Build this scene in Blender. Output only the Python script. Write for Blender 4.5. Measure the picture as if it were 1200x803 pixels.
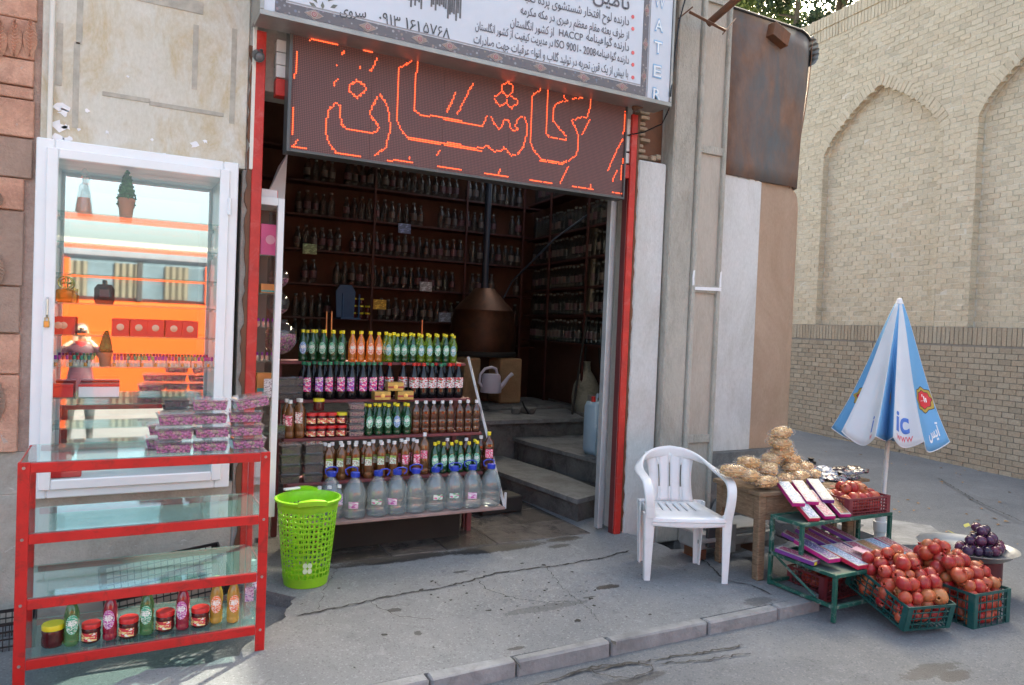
import bpy, bmesh, math, random
from mathutils import Vector, Matrix, noise
for o in list(bpy.data.objects): bpy.data.objects.remove(o)
sc = bpy.context.scene; COL = sc.collection
RD = random.Random(11); PI = math.pi; rad = math.radians
# ------------------------------------------------ camera
FPX, PITCH, ROLL, YAW = 860.0, rad(1.3), rad(2.3), rad(28.2)
EYE = Vector((0, 0, 1.65))
fw = Vector((math.sin(YAW)*math.cos(PITCH), math.cos(YAW)*math.cos(PITCH), -math.sin(PITCH)))
rt = Vector((math.cos(YAW), -math.sin(YAW), 0)); up = rt.cross(fw)
cr = rt*math.cos(ROLL) + up*math.sin(ROLL); cu = -rt*math.sin(ROLL) + up*math.cos(ROLL)
cd = bpy.data.cameras.new('camera'); cam = bpy.data.objects.new('camera', cd); COL.objects.link(cam)
cd.sensor_width = 36; cd.lens = FPX/1200*36; cd.clip_start = .05; cd.clip_end = 500
cam.matrix_world = Matrix(((cr.x, cu.x, -fw.x, EYE.x), (cr.y, cu.y, -fw.y, EYE.y), (cr.z, cu.z, -fw.z, EYE.z), (0, 0, 0, 1)))
sc.camera = cam
# ------------------------------------------------ sky, sun, exposure
SUN_EL, SUN_AZ = rad(35), rad(50)
w = bpy.data.worlds.new('World'); sc.world = w; w.use_nodes = True
nt = w.node_tree; bg = nt.nodes['Background']; sky = nt.nodes.new('ShaderNodeTexSky')
sky.sky_type = 'NISHITA'; sky.sun_disc = False; sky.sun_elevation = SUN_EL; sky.sun_rotation = SUN_AZ
sky.air_density = 0.8; sky.dust_density = 8.0; sky.ozone_density = 0.2
nt.links.new(sky.outputs[0], bg.inputs[0]); bg.inputs[1].default_value = .15
sl = bpy.data.lights.new('sun', 'SUN'); sl.energy = 2.1; sl.angle = rad(1); sl.color = (1, .95, .87)
so = bpy.data.objects.new('sun', sl); COL.objects.link(so)
sd = Vector((math.sin(SUN_AZ)*math.cos(SUN_EL), math.cos(SUN_AZ)*math.cos(SUN_EL), math.sin(SUN_EL)))
so.rotation_euler = sd.to_track_quat('Z', 'Y').to_euler()
sc.view_settings.view_transform = 'Standard'; sc.view_settings.look = 'None'
sc.view_settings.exposure = 2.65; sc.view_settings.gamma = 1
sc.view_settings.use_white_balance = True; sc.view_settings.white_balance_temperature = 7100; sc.view_settings.white_balance_tint = 2
sc.render.engine = 'CYCLES'
sc.cycles.max_bounces = 7; sc.cycles.transparent_max_bounces = 24; sc.cycles.glossy_bounces = 4
sc.cycles.use_denoising = True
# ------------------------------------------------ helpers
def ray(px, py): return fw + cr*((px-600)/FPX) - cu*((py-401.5)/FPX)
def onY(px, py, Y):
    d = ray(px, py); return EYE + d*(Y/d.y)
def onZ(px, py, Z=0.):
    d = ray(px, py); return EYE + d*((Z-1.65)/d.z)
def proj(p):
    v = Vector(p)-EYE; d = v.dot(fw)
    return (600+FPX*v.dot(cr)/d, 401.5-FPX*v.dot(cu)/d, d)
class MB:
    def __init__(s): s.v = []; s.f = []; s.m = []
    def add(s, vs, fs, mi=0, M=None):
        n = len(s.v)
        s.v += [tuple(M @ Vector(p)) if M else tuple(p) for p in vs]
        s.f += [tuple(i+n for i in f) for f in fs]; s.m += [mi]*len(fs); return s
    def box(s, x0, x1, y0, y1, z0, z1, mi=0, M=None, j=0):
        vs = [(x, y, z) for z in (z0, z1) for x, y in ((x0, y0), (x1, y0), (x1, y1), (x0, y1))]
        if j: vs = [tuple(c+RD.uniform(-j, j) for c in p) for p in vs]
        return s.add(vs, [(3, 2, 1, 0), (4, 5, 6, 7), (0, 1, 5, 4), (1, 2, 6, 5), (2, 3, 7, 6), (3, 0, 4, 7)], mi, M)
    def bbox(s, x0, x1, y0, y1, z0, z1, b=.004, mi=0, M=None):   # box with chamfered edges
        vs = []; ix = {}
        for a in (0, 1):
            for c in (0, 1):
                for e in (0, 1):
                    X = (x0, x1)[a]; Y = (y0, y1)[c]; Z = (z0, z1)[e]; sx = b*(1-2*a); sy = b*(1-2*c); sz = b*(1-2*e)
                    ix[a, c, e] = len(vs); vs += [(X, Y+sy, Z+sz), (X+sx, Y, Z+sz), (X+sx, Y+sy, Z)]
        f = []
        I = lambda a, c, e, k: ix[a, c, e]+k
        for a in (0, 1): f.append((I(a, 0, 0, 0), I(a, 1, 0, 0), I(a, 1, 1, 0), I(a, 0, 1, 0)))
        for c in (0, 1): f.append((I(0, c, 0, 1), I(1, c, 0, 1), I(1, c, 1, 1), I(0, c, 1, 1)))
        for e in (0, 1): f.append((I(0, 0, e, 2), I(1, 0, e, 2), I(1, 1, e, 2), I(0, 1, e, 2)))
        for c in (0, 1):
            for e in (0, 1): f.append((I(0, c, e, 1), I(1, c, e, 1), I(1, c, e, 2), I(0, c, e, 2)))
            for a in (0, 1): f.append((I(a, c, 0, 0), I(a, c, 1, 0), I(a, c, 1, 1), I(a, c, 0, 1)))
        for a in (0, 1):
            for e in (0, 1): f.append((I(a, 0, e, 0), I(a, 1, e, 0), I(a, 1, e, 2), I(a, 0, e, 2)))
        for a in (0, 1):
            for c in (0, 1):
                for e in (0, 1): f.append((I(a, c, e, 0), I(a, c, e, 1), I(a, c, e, 2)))
        return s.add(vs, f, mi, M)
    def tube(s, pts, r, seg=8, mi=0, cap=True, flat=None, M=None):
        pts = [Vector(p) for p in pts]; n = len(pts)
        rs = r if isinstance(r, (list, tuple)) else [r]*n
        vs = []; fs = []; prev = None
        for i, p in enumerate(pts):
            t = (pts[min(i+1, n-1)]-pts[max(i-1, 0)]).normalized()
            if prev is None:
                a = Vector((0, 0, 1)) if abs(t.z) < .9 else Vector((1, 0, 0))
                u = t.cross(a).normalized()
            else: u = (prev - t*prev.dot(t)).normalized()
            prev = u; q = t.cross(u)
            for k in range(seg):
                an = 2*PI*k/seg; vs.append(p+u*math.cos(an)*rs[i]+q*math.sin(an)*rs[i])
        for i in range(n-1):
            for k in range(seg): fs.append((i*seg+k, i*seg+(k+1) % seg, (i+1)*seg+(k+1) % seg, (i+1)*seg+k))
        if cap: fs += [tuple(range(seg))[::-1], tuple((n-1)*seg+k for k in range(seg))]
        return s.add(vs, fs, mi, M)
    def lathe(s, prof, seg=16, mi=0, M=None, cap=True, a0=0, a1=2*PI):
        vs = []; fs = []; full = abs(a1-a0-2*PI) < 1e-6; m = seg if full else seg+1
        for r, z in prof:
            for k in range(m):
                an = a0+(a1-a0)*k/seg; vs.append((r*math.cos(an), r*math.sin(an), z))
        for i in range(len(prof)-1):
            for k in range(seg):
                k2 = (k+1) % m; fs.append((i*m+k, i*m+k2, (i+1)*m+k2, (i+1)*m+k))
        if cap and full: fs += [tuple(range(m))[::-1], tuple((len(prof)-1)*m+k for k in range(m))]
        return s.add(vs, fs, mi, M)
    def prism(s, pts, z0, z1, mi=0, M=None):     # polygon in xy pushed along z
        n = len(pts); vs = [(x, y, z0) for x, y in pts]+[(x, y, z1) for x, y in pts]
        return s.add(vs, [tuple(range(n))[::-1], tuple(range(n, 2*n))]+[(i, (i+1) % n, n+(i+1) % n, n+i) for i in range(n)], mi, M)
    def prismY(s, pts, y0, y1, mi=0, M=None):    # polygon in xz pushed along y
        n = len(pts); vs = [(x, y0, z) for x, z in pts]+[(x, y1, z) for x, z in pts]
        return s.add(vs, [tuple(range(n)), tuple(range(n, 2*n))[::-1]]+[(i, n+i, n+(i+1) % n, (i+1) % n) for i in range(n)], mi, M)
    def grid(s, fn, nu, nv, mi=0, M=None, wrap=False):
        m = nu if wrap else nu+1
        vs = [fn(i/nu, j/nv) for j in range(nv+1) for i in range(m)]
        return s.add(vs, [(j*m+i, j*m+(i+1) % m, (j+1)*m+(i+1) % m, (j+1)*m+i) for j in range(nv) for i in range(nu)], mi, M)
    def blob(s, c, r, sub=1, jit=0, mi=0, sc3=(1, 1, 1)):
        bm = bmesh.new(); bmesh.ops.create_icosphere(bm, subdivisions=sub, radius=1)
        vs = []
        for v in bm.verts:
            k = r*(1+RD.uniform(-jit, jit)); vs.append((c[0]+v.co.x*k*sc3[0], c[1]+v.co.y*k*sc3[1], c[2]+v.co.z*k*sc3[2]))
        fs = [tuple(v.index for v in f.verts) for f in bm.faces]; bm.free(); return s.add(vs, fs, mi)
    def mesh(s, name, mats, smooth=False, weld=False, fixn=True):
        me = bpy.data.meshes.new(name); me.from_pydata(s.v, [], s.f)
        for m in (mats if isinstance(mats, (list, tuple)) else [mats]): me.materials.append(m)
        me.polygons.foreach_set('material_index', s.m)
        if fixn or weld:
            bm = bmesh.new(); bm.from_mesh(me)
            if weld: bmesh.ops.remove_doubles(bm, verts=bm.verts, dist=1e-5)
            if fixn: bmesh.ops.recalc_face_normals(bm, faces=bm.faces)
            bm.to_mesh(me); bm.free()
        if smooth:
            me.polygons.foreach_set('use_smooth', [True]*len(me.polygons))
            try: me.set_sharp_from_angle(angle=rad(smooth if smooth is not True else 45))
            except Exception: pass
        return me
def obj(name, me, parent=None, loc=None, rot=None):
    o = bpy.data.objects.new(name, me); COL.objects.link(o)
    if parent: o.parent = parent
    if loc is not None: o.location = loc
    if rot is not None: o.rotation_euler = rot
    return o
def part(name, mb, mats, parent, smooth=False, loc=None, rot=None, **k):
    return obj(name, mb if isinstance(mb, bpy.types.Mesh) else mb.mesh(name, mats, smooth, **k), parent, loc, rot)
def partw(name, mb, mats, root, smooth=False, **k):   # shapes given in world coordinates under an unrotated thing
    o = part(name, mb, mats, root, smooth, **k); p = root
    off = Vector((0, 0, 0))
    while p: off += Vector(p.location); p = p.parent
    o.location = -off; return o
def tag(o, label, cat, group=None):
    o['label'] = label; o['category'] = cat
    if group: o['group'] = group
    return o
def thing(name, label, cat, loc=(0, 0, 0), rotz=0, group=None):
    o = bpy.data.objects.new(name, None); COL.objects.link(o); o.empty_display_size = .1
    o.location = loc; o.rotation_euler = (0, 0, rotz); return tag(o, label, cat, group)
def struct(name, mb, mats, smooth=False, **k):
    o = part(name, mb, mats, None, smooth, **k); o['kind'] = 'structure'; return o
def stuff(o): o['kind'] = 'stuff'; return o
def dup(root, loc, rot=0, label=None, group=None, scale=None):
    r = root.copy(); COL.objects.link(r); r.location = loc
    r.rotation_euler = rot if isinstance(rot, (tuple, list)) else (0, 0, rot)
    if scale: r.scale = scale if isinstance(scale, tuple) else (scale,)*3
    if label: r['label'] = label
    if group: r['group'] = group
    for ch in list(root.children):
        c = ch.copy(); COL.objects.link(c); c.parent = r
        for g in list(ch.children):
            d = g.copy(); COL.objects.link(d); d.parent = c
    return r
class Kind:     # first use places the source itself, later uses place copies
    def __init__(s, root): s.root = root; s.used = False
    def put(s, loc, rot=0, label=None, group=None, scale=None):
        if s.used: return dup(s.root, loc, rot, label, group, scale)
        s.used = True; r = s.root; r.location = loc
        r.rotation_euler = rot if isinstance(rot, (tuple, list)) else (0, 0, rot)
        if scale: r.scale = scale if isinstance(scale, tuple) else (scale,)*3
        if label: r['label'] = label
        if group: r['group'] = group
        return r
ORD = ['first', 'second', 'third', 'fourth', 'fifth', 'sixth', 'seventh', 'eighth', 'ninth', 'tenth', 'eleventh', 'twelfth']
def nth(i):
    if i < 12: return ORD[i]
    n = i+1; return f"{n}{'th' if 10 <= n % 100 <= 20 else {1:'st',2:'nd',3:'rd'}.get(n % 10,'th')}"
# ------------------------------------------------ materials
MC = {}
def lin(c): return tuple(c[:3])+(1,)
class NT:
    def __init__(s, name):
        s.m = bpy.data.materials.new(name); s.m.use_nodes = True; s.t = s.m.node_tree; s.b = s.t.nodes['Principled BSDF']; s.out = s.t.nodes['Material Output']
    def n(s, ty, **k):
        x = s.t.nodes.new('ShaderNode'+ty)
        for a, v in k.items():
            if a.startswith('i_'): x.inputs[a[2:].replace('_', ' ')].default_value = v
            else: setattr(x, a, v)
        return x
    def l(s, a, b): s.t.links.new(a, b)
    def coord(s, scale=(1, 1, 1)):
        c = s.n('TexCoord'); mp = s.n('Mapping'); mp.inputs['Scale'].default_value = scale; s.l(c.outputs['Object'], mp.inputs[0]); return mp.outputs[0]
    def noise(s, sc_, det=4, vec=None, rough=.6, dist=0):
        x = s.n('TexNoise'); x.inputs['Scale'].default_value = sc_; x.inputs['Detail'].default_value = det; x.inputs['Roughness'].default_value = rough; x.inputs['Distortion'].default_value = dist
        if vec is not None: s.l(vec, x.inputs['Vector'])
        return x.outputs['Fac']
    def ramp(s, fac, stops):
        r = s.n('ValToRGB'); e = r.color_ramp.elements
        while len(e) < len(stops): e.new(.5)
        for i, (p, c) in enumerate(stops): e[i].position = p; e[i].color = lin(c) if not isinstance(c, (int, float)) else (c, c, c, 1)
        s.l(fac, r.inputs[0]); return r.outputs[0]
    def mix(s, fac, a, b, ty='MIX'):
        x = s.n('MixRGB', blend_type=ty)
        for i, v in enumerate((fac, a, b)):
            if isinstance(v, (int, float)): x.inputs[i].default_value = v if i == 0 else (v, v, v, 1)
            elif isinstance(v, (tuple, list)): x.inputs[i].default_value = lin(v)
            else: s.l(v, x.inputs[i])
        return x.outputs[0]
    def math(s, op, a, b=0.):
        x = s.n('Math', operation=op)
        for i, v in enumerate((a, b)):
            if isinstance(v, (int, float)): x.inputs[i].default_value = v
            else: s.l(v, x.inputs[i])
        return x.outputs[0]
    def bump(s, h, st=.3, dist=.01):
        x = s.n('Bump'); x.inputs['Strength'].default_value = st; x.inputs['Distance'].default_value = dist; s.l(h, x.inputs['Height']); s.l(x.outputs[0], s.b.inputs['Normal'])
    def col(s, c):
        if isinstance(c, (tuple, list)): s.b.inputs['Base Color'].default_value = lin(c)
        else: s.l(c, s.b.inputs['Base Color'])
    def set(s, rough=.6, metal=0, spec=.5):
        s.b.inputs['Roughness'].default_value = rough; s.b.inputs['Metallic'].default_value = metal; s.b.inputs['Specular IOR Level'].default_value = spec
def P(name, col, rough=.6, metal=0, var=.12, vs=6, bump=0, bs=40, rnd=0, dirt=0, dc=(.09, .07, .05), ds=5, spec=.5):
    if name in MC: return MC[name]
    t = NT(name); t.set(rough, metal, spec); v = t.coord()
    a = tuple(min(1, c*(1-var)) for c in col); b = tuple(min(1, c*(1+var)) for c in col)
    c = t.ramp(t.noise(vs, 5, v), [(.3, a), (.7, b)])
    if dirt: c = t.mix(t.math('MULTIPLY', t.ramp(t.noise(ds, 8, v, .7, 1.), [(.52, 0), (.68, 1)]), dirt), c, dc)
    if rnd:
        oi = t.n('ObjectInfo'); h = t.n('HueSaturation'); t.l(c, h.inputs['Color'])
        t.l(t.math('ADD', t.math('MULTIPLY', oi.outputs['Random'], 2*rnd), 1-rnd), h.inputs['Value']); c = h.outputs[0]
    t.col(c)
    if bump: t.bump(t.noise(bs, 6, v), bump, .01)
    MC[name] = t.m; return t.m
def clearmat(name, tint, fac=.8, rough=.05, diff=None, dfac=.3, spec=.5):
    # thin clear sheet or shell: light passes, a share is reflected, an optional tinted body shows
    if name in MC: return MC[name]
    t = NT(name); T = t.n('BsdfTransparent'); T.inputs[0].default_value = lin(tint)
    G = t.n('BsdfGlossy'); G.inputs['Roughness'].default_value = rough; G.inputs[0].default_value = (1, 1, 1, 1)
    lw = t.n('LayerWeight'); lw.inputs[0].default_value = .5   # Schlick reflectance, the same from either side
    frs = t.math('ADD', t.math('MULTIPLY', t.math('POWER', lw.outputs['Facing'], 5.), .9), .045)
    base = T.outputs[0]
    if diff is not None:
        t.b.inputs['Base Color'].default_value = lin(diff); t.b.inputs['Roughness'].default_value = .12
        mx = t.n('MixShader'); mx.inputs[0].default_value = dfac; t.l(base, mx.inputs[1]); t.l(t.b.outputs[0], mx.inputs[2]); base = mx.outputs[0]
    m2 = t.n('MixShader'); t.l(t.math('MULTIPLY', frs, fac), m2.inputs[0]); t.l(base, m2.inputs[1]); t.l(G.outputs[0], m2.inputs[2])
    t.l(m2.outputs[0], t.out.inputs[0]); MC[name] = t.m; return t.m
def labelmat(name, base, ink, ink2=None, sc_=60):
    # printed label: coloured ground with small flat print
    if name in MC: return MC[name]
    t = NT(name); t.set(.45); v = t.coord((1, 1, 2.2)); n = t.noise(sc_, 2, v, .5)
    c = t.mix(t.ramp(n, [(.54, 0), (.56, 1)]), base, ink)
    if ink2: c = t.mix(t.ramp(t.noise(sc_*.6, 1, v, .5), [(.6, 0), (.62, 1)]), c, ink2)
    t.col(c); MC[name] = t.m; return t.m
def plaster(name, c1, c2, stain=(.3, .27, .22), amt=.5, st_sc=2.2, bump=.4, rough=.85, chips=None, vstretch=1):
    if name in MC: return MC[name]
    t = NT(name); t.set(rough, 0, .2); v = t.coord((1, 1, vstretch))
    c = t.ramp(t.noise(3, 8, v, .65), [(.35, c1), (.65, c2)])
    c = t.mix(t.math('MULTIPLY', t.ramp(t.noise(st_sc, 10, v, .72, .6), [(.45, 0), (.66, 1)]), amt), c, stain)
    c = t.mix(.28, c, t.ramp(t.noise(60, 6, v, .7), [(.3, tuple(x*.72 for x in c2)), (.7, tuple(min(1, x*1.15) for x in c1))]), 'MIX')
    if chips: c = t.mix(t.ramp(t.noise(9, 12, v, .75, 1.5), [(.63, 0), (.65, 1)]), c, chips)
    t.col(c); h = t.mix(.5, t.noise(7, 8, v), t.noise(90, 6, v)); t.bump(h, bump, .02); MC[name] = t.m; return t.m
# text laid flat in a plane
AR = {'ا':(0xfe8d,2),'آ':(0xfe81,2),'أ':(0xfe83,2),'ب':(0xfe8f,4),'پ':(0xfb56,4),'ت':(0xfe95,4),'ث':(0xfe99,4),'ج':(0xfe9d,4),'چ':(0xfb7a,4),'ح':(0xfea1,4),'خ':(0xfea5,4),'د':(0xfea9,2),'ذ':(0xfeab,2),'ر':(0xfead,2),'ز':(0xfeaf,2),'س':(0xfeb1,4),'ش':(0xfeb5,4),'ص':(0xfeb9,4),'ض':(0xfebd,4),'ط':(0xfec1,4),'ظ':(0xfec5,4),'ع':(0xfec9,4),'غ':(0xfecd,4),'ف':(0xfed1,4),'ق':(0xfed5,4),'ک':(0xfb8e,4),'گ':(0xfb92,4),'ل':(0xfedd,4),'م':(0xfee1,4),'ن':(0xfee5,4),'و':(0xfeed,2),'ه':(0xfee9,4),'ی':(0xfbfc,4)}
def shape(s):
    out = []; n = len(s)
    for i, ch in enumerate(s):
        if ch in AR:
            b, k = AR[ch]; pj = i > 0 and s[i-1] in AR and AR[s[i-1]][1] == 4; nj = k == 4 and i+1 < n and s[i+1] in AR
            out.append(chr(b + (3 if pj and nj else 2 if nj else 1 if pj else 0)))
        else: out.append(ch)
    r = ''.join(out)[::-1]; res = ''; buf = ''
    for ch in r:                      # latin and digits keep reading left to right
        if ch.isascii() and ch not in ' ' or ch in '۰۱۲۳۴۵۶۷۸۹': buf = ch+buf
        else: res += buf+ch; buf = ''
    return res+buf
RC_ = {}
def raw_text(s, res, off):
    if (s, res, off) in RC_: return RC_[s, res, off]
    c = bpy.data.curves.new('txt', 'FONT'); c.body = s; c.resolution_u = res; c.offset = off
    o = bpy.data.objects.new('txt', c); COL.objects.link(o)
    me = bpy.data.meshes.new_from_object(o.evaluated_get(bpy.context.evaluated_depsgraph_get()))
    out = ([tuple(v.co) for v in me.vertices], [tuple(p.vertices) for p in me.polygons], sum(p.area for p in me.polygons))
    bpy.data.objects.remove(o); bpy.data.curves.remove(c); bpy.data.meshes.remove(me); RC_[s, res, off] = out; return out
GC = {}
def glyph(ch, bold):     # some outlines only fill properly at certain resolutions: keep the fullest
    if (ch, bold) not in GC:
        GC[ch, bold] = max((raw_text(ch, r_, bold+d) for r_ in (1, 3, 6) for d in (0, .004)), key=lambda g: g[2])
    return GC[ch, bold]
def text_mesh(s, extrude=.0, bold=0, font=None):
    vs = []; fs = []; ref = max(v[0] for v in raw_text('|', 1, 0)[0])
    for i, ch in enumerate(s):
        if ch == ' ': continue
        x = max(v[0] for v in raw_text(s[:i]+'|', 1, 0)[0])-ref if i else 0.
        g = glyph(ch, bold); n = len(vs); vs += [(a+x, b, c) for a, b, c in g[0]]; fs += [tuple(k+n for k in f) for f in g[1]]
    me = bpy.data.meshes.new('txt'); me.from_pydata(vs, [], fs); return me
def textXZ(name, s, pl, pr, h, mat, parent, bold=0, ex=.0):
    # letters standing in the facade plane between two points, letter height h (ascender to baseline)
    me = text_mesh(s, ex, bold); me.name = name; xs = [v.co.x for v in me.vertices]; x0, x1 = min(xs), max(xs)
    W = (pr-pl).length/(x1-x0); d = (pr-pl).normalized(); H = h/.72
    for v in me.vertices:
        x = (v.co.x-x0)*W; v.co = Vector((pl.x+d.x*x, pl.y-v.co.z*1, pl.z+d.z*x+v.co.y*H))
    me.materials.clear(); me.materials.append(mat)
    return partw(name, me, mat, parent)

# all lettering outlines are prepared while the scene is still empty
LINES = {'l1': ('تأمین کننده گلاب', .0084), 'l2': ('دارنده لوح افتخار شستشوی پرده کعبه', .0042), 'l3': ('از طرف بعثه مقام معظم رهبری در مکه مکرمه', .0042), 'l4': ('دارنده گواهینامه', .0042), 'l5': ('از کشور انگلستان', .0042),
    'l6': ('در مدیریت کیفیت از کشور انگلستان', .0042), 'l7': ('با بیش از یک قرن تجربه در تولید گلاب و انواع عرقیات جهت صادرات', .0042), 'l8': ('سروی', .007), 'l9': ('۰۹۱۳', 0), 'l10': ('۱۶۱', 0), 'l11': ('۵۷۶۸', 0), 'l12': ('آیس', .02)}
for s_, b_ in LINES.values(): text_mesh(shape(s_), 0, b_)
for s_, b_ in (('HACCP', .004), ('ISO 9001- 2008', .004), ('i', .02), ('w', 0), ('ic', .02), ('www', 0), ('e', .02), ('os', 0), ('ice', .02)): text_mesh(s_, 0, b_)
for s_ in 'WATER': text_mesh(s_, 0, .03); text_mesh(s_, 0, .003)
for m_ in [m for m in bpy.data.meshes if m.name.startswith('txt')]: bpy.data.meshes.remove(m_)
# ================================================ ground
def asphalt(name, c1, c2, spots=(), damp=(.03, .03, .032), aggr=.25, tint=None):
    t = NT(name); t.set(.9, 0, .25); v = t.coord()
    c = t.ramp(t.noise(1.1, 8, v, .65), [(.32, c1), (.68, c2)])
    c = t.mix(.3, c, t.ramp(t.noise(130, 4, v, .8), [(.3, tuple(x*.45 for x in c1)), (.72, tuple(x*1.5 for x in c2))]))
    c = t.mix(t.math('MULTIPLY', t.ramp(t.noise(5, 10, v, .75, 1.2), [(.56, 0), (.72, 1)]), .45), c, tuple(x*.55 for x in c1))
    c = t.mix(t.math('MULTIPLY', t.ramp(t.noise(2.3, 9, v, .7, .4), [(.55, 0), (.75, 1)]), .4), c, tuple(x*1.35 for x in c2))
    geo = t.n('NewGeometry'); sep = t.n('SeparateXYZ'); t.l(geo.outputs['Position'], sep.inputs[0])
    vo = t.n('TexVoronoi'); vo.inputs['Scale'].default_value = 110; t.l(v, vo.inputs['Vector']); sp3 = t.n('SeparateColor'); t.l(vo.outputs['Color'], sp3.inputs[0])
    c = t.mix(t.math('MULTIPLY', t.ramp(sp3.outputs[0], [(.92, 0), (.94, 1)]), .2), c, tuple(min(1, x*1.9) for x in c2)); c = t.mix(t.math('MULTIPLY', t.ramp(sp3.outputs[1], [(.92, 0), (.94, 1)]), .3), c, tuple(x*.35 for x in c1))
    c = t.mix(t.math('MULTIPLY', t.ramp(t.noise(4.2, 12, v, .82, .8), [(.57, 0), (.64, 1)]), .55), c, tuple(x*1.25 for x in c2)); c = t.mix(t.math('MULTIPLY', t.ramp(t.noise(13, 10, v, .8, .3), [(.64, 0), (.68, 1)]), .6), c, tuple(x*.5 for x in c1))
    ed = t.noise(14, 8, None, .75); rough = None; mask = None
    for (cx, cy, rx, ry, k) in spots:
        dx = t.math('DIVIDE', t.math('SUBTRACT', sep.outputs[0], cx), rx); dy = t.math('DIVIDE', t.math('SUBTRACT', sep.outputs[1], cy), ry)
        d = t.math('ADD', t.math('MULTIPLY', dx, dx), t.math('MULTIPLY', dy, dy))
        d = t.math('ADD', d, t.math('ADD', t.math('MULTIPLY', t.math('SUBTRACT', t.noise(9, 8, geo.outputs['Position'], .75), .5), 3.4), t.math('MULTIPLY', t.math('SUBTRACT', t.noise(38, 6, geo.outputs['Position'], .75), .5), 2.6)))
        m = t.math('MULTIPLY', t.ramp(d, [(.75, 1), (.97, 0)]), k)
        mask = m if mask is None else t.math('MAXIMUM', mask, m)
    if mask is not None:
        c = t.mix(mask, c, damp); t.l(t.math('SUBTRACT', .88, t.math('MULTIPLY', mask, .45)), t.b.inputs['Roughness'])
    t.col(c); h = t.mix(.6, t.noise(9, 8, v), t.noise(170, 4, v)); t.bump(h, .45, .012); return t.m
def S(px, py, rx, ry, k=.8, z=0): p = onZ(px, py, z); return (p.x, p.y, rx, ry, k)
M_road = asphalt('road_asphalt', (.112, .12, .132), (.185, .193, .204), [S(1090, 770, .25, .06, .6), S(1140, 640, .3, .2, .3), S(965, 690, .15, .2, .7), S(700, 790, .5, .04, .6), S(1120, 775, .12, .05, .7)])
M_pave = asphalt('pavement_cement', (.16, .168, .178), (.255, .26, .265), [S(580, 643, .4, .09, .95), S(465, 655, .5, .08, .95), S(660, 632, .16, .06, .95), S(712, 688, .09, .035, .95), S(600, 640, .3, .09, .7), S(560, 622, .5, .12, .75), S(430, 637, .25, .05, .8),
    S(690, 700, .05, .015, .7), S(462, 715, .04, .03, .8), S(490, 742, .02, .03, .8), S(640, 712, .3, .05, .35), S(655, 640, .1, .04, .8), S(800, 655, .3, .1, .35), S(890, 705, .12, .06, .5), S(450, 700, .05, .02, .6), S(540, 670, .06, .02, .8), S(605, 760, .05, .02, .8)])
def gz(x, y):
    z = -.075
    if x > 4: z += .075*min(1, (x-4)/5)
    if y > 5: z += .012*min(y-5, 20)
    if x < .9 and y > 3.4: z -= .035*min(1, (y-3.4)/.8)*min(1, (.9-x)/.5)
    if 3.6 < x < 6.3 and 4.1 < y < 4.85: z -= .22*min(1, (y-4.1)/.1)*min(1, (x-3.6)/.15)*min(1, (6.3-x)/.3)
    return z + .006*noise.noise((x*2.1, y*2.1, 0))
def spaced(a, b, lo, hi, fine, coarse):
    xs = []; x = a
    while x < b:
        xs.append(x); x += fine if lo <= x < hi else coarse
    return xs+[b]
g = MB(); xs = spaced(-80, 90, -4, 12, .1, 6); ys = spaced(-60, 110, 0, 14, .1, 6)
nx = len(xs); g.add([(x, y, gz(x, y)) for y in ys for x in xs], [(j*nx+i, j*nx+i+1, (j+1)*nx+i+1, (j+1)*nx+i) for j in range(len(ys)-1) for i in range(nx-1)])
struct('ground', g, M_road, smooth=True, fixn=False)
# raised pavement slab in front of the shop, broken at its left and right ends
def jag(pts, step=.06, j=.012):
    out = []
    for i in range(len(pts)-1):
        a, b = Vector(pts[i]), Vector(pts[i+1]); n = max(1, int((b-a).length/step))
        for k in range(n):
            p = a.lerp(b, k/n); out.append((p.x+RD.uniform(-j, j), p.y+RD.uniform(-j, j)))
    return out+[tuple(pts[-1])]
left = [onZ(a, b).xy for a, b in ((80, 830), (133, 802), (172, 785), (236, 778), (278, 769), (300, 745), (330, 727), (345, 700))]
right = [(4.02, 3.18), (4.05, 3.5), (4.12, 3.9), (4.05, 4.2), (3.75, 4.3), (3.7, 4.79)]
KY = 3.175
poly = [(-.9, KY)] + [(4.02, KY)] + jag(right, .06, .02)[1:] + [(3.7, 9.8), (.4, 9.8), (.4, 4.8)] + [(.62, 4.78)] + jag([tuple(p) for p in left[::-1]], .05, .015) + [(-.9, left[0][1])]
from mathutils.geometry import tessellate_polygon
tri = tessellate_polygon([[Vector((x, y, 0)) for x, y in poly]]); n = len(poly); pv = MB()
def upf(t):
    a, b, c = (Vector(poly[i]) for i in t); return tuple(t) if (b-a).cross(c-a) > 0 else tuple(t)[::-1]
pv.add([(x, y, 0) for x, y in poly]+[(x, y, -.24) for x, y in poly], [upf(t) for t in tri]+[(i, (i+1) % n, n+(i+1) % n, n+i) for i in range(n)])
pav = struct('pavement', pv, M_pave, fixn=False)
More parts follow.
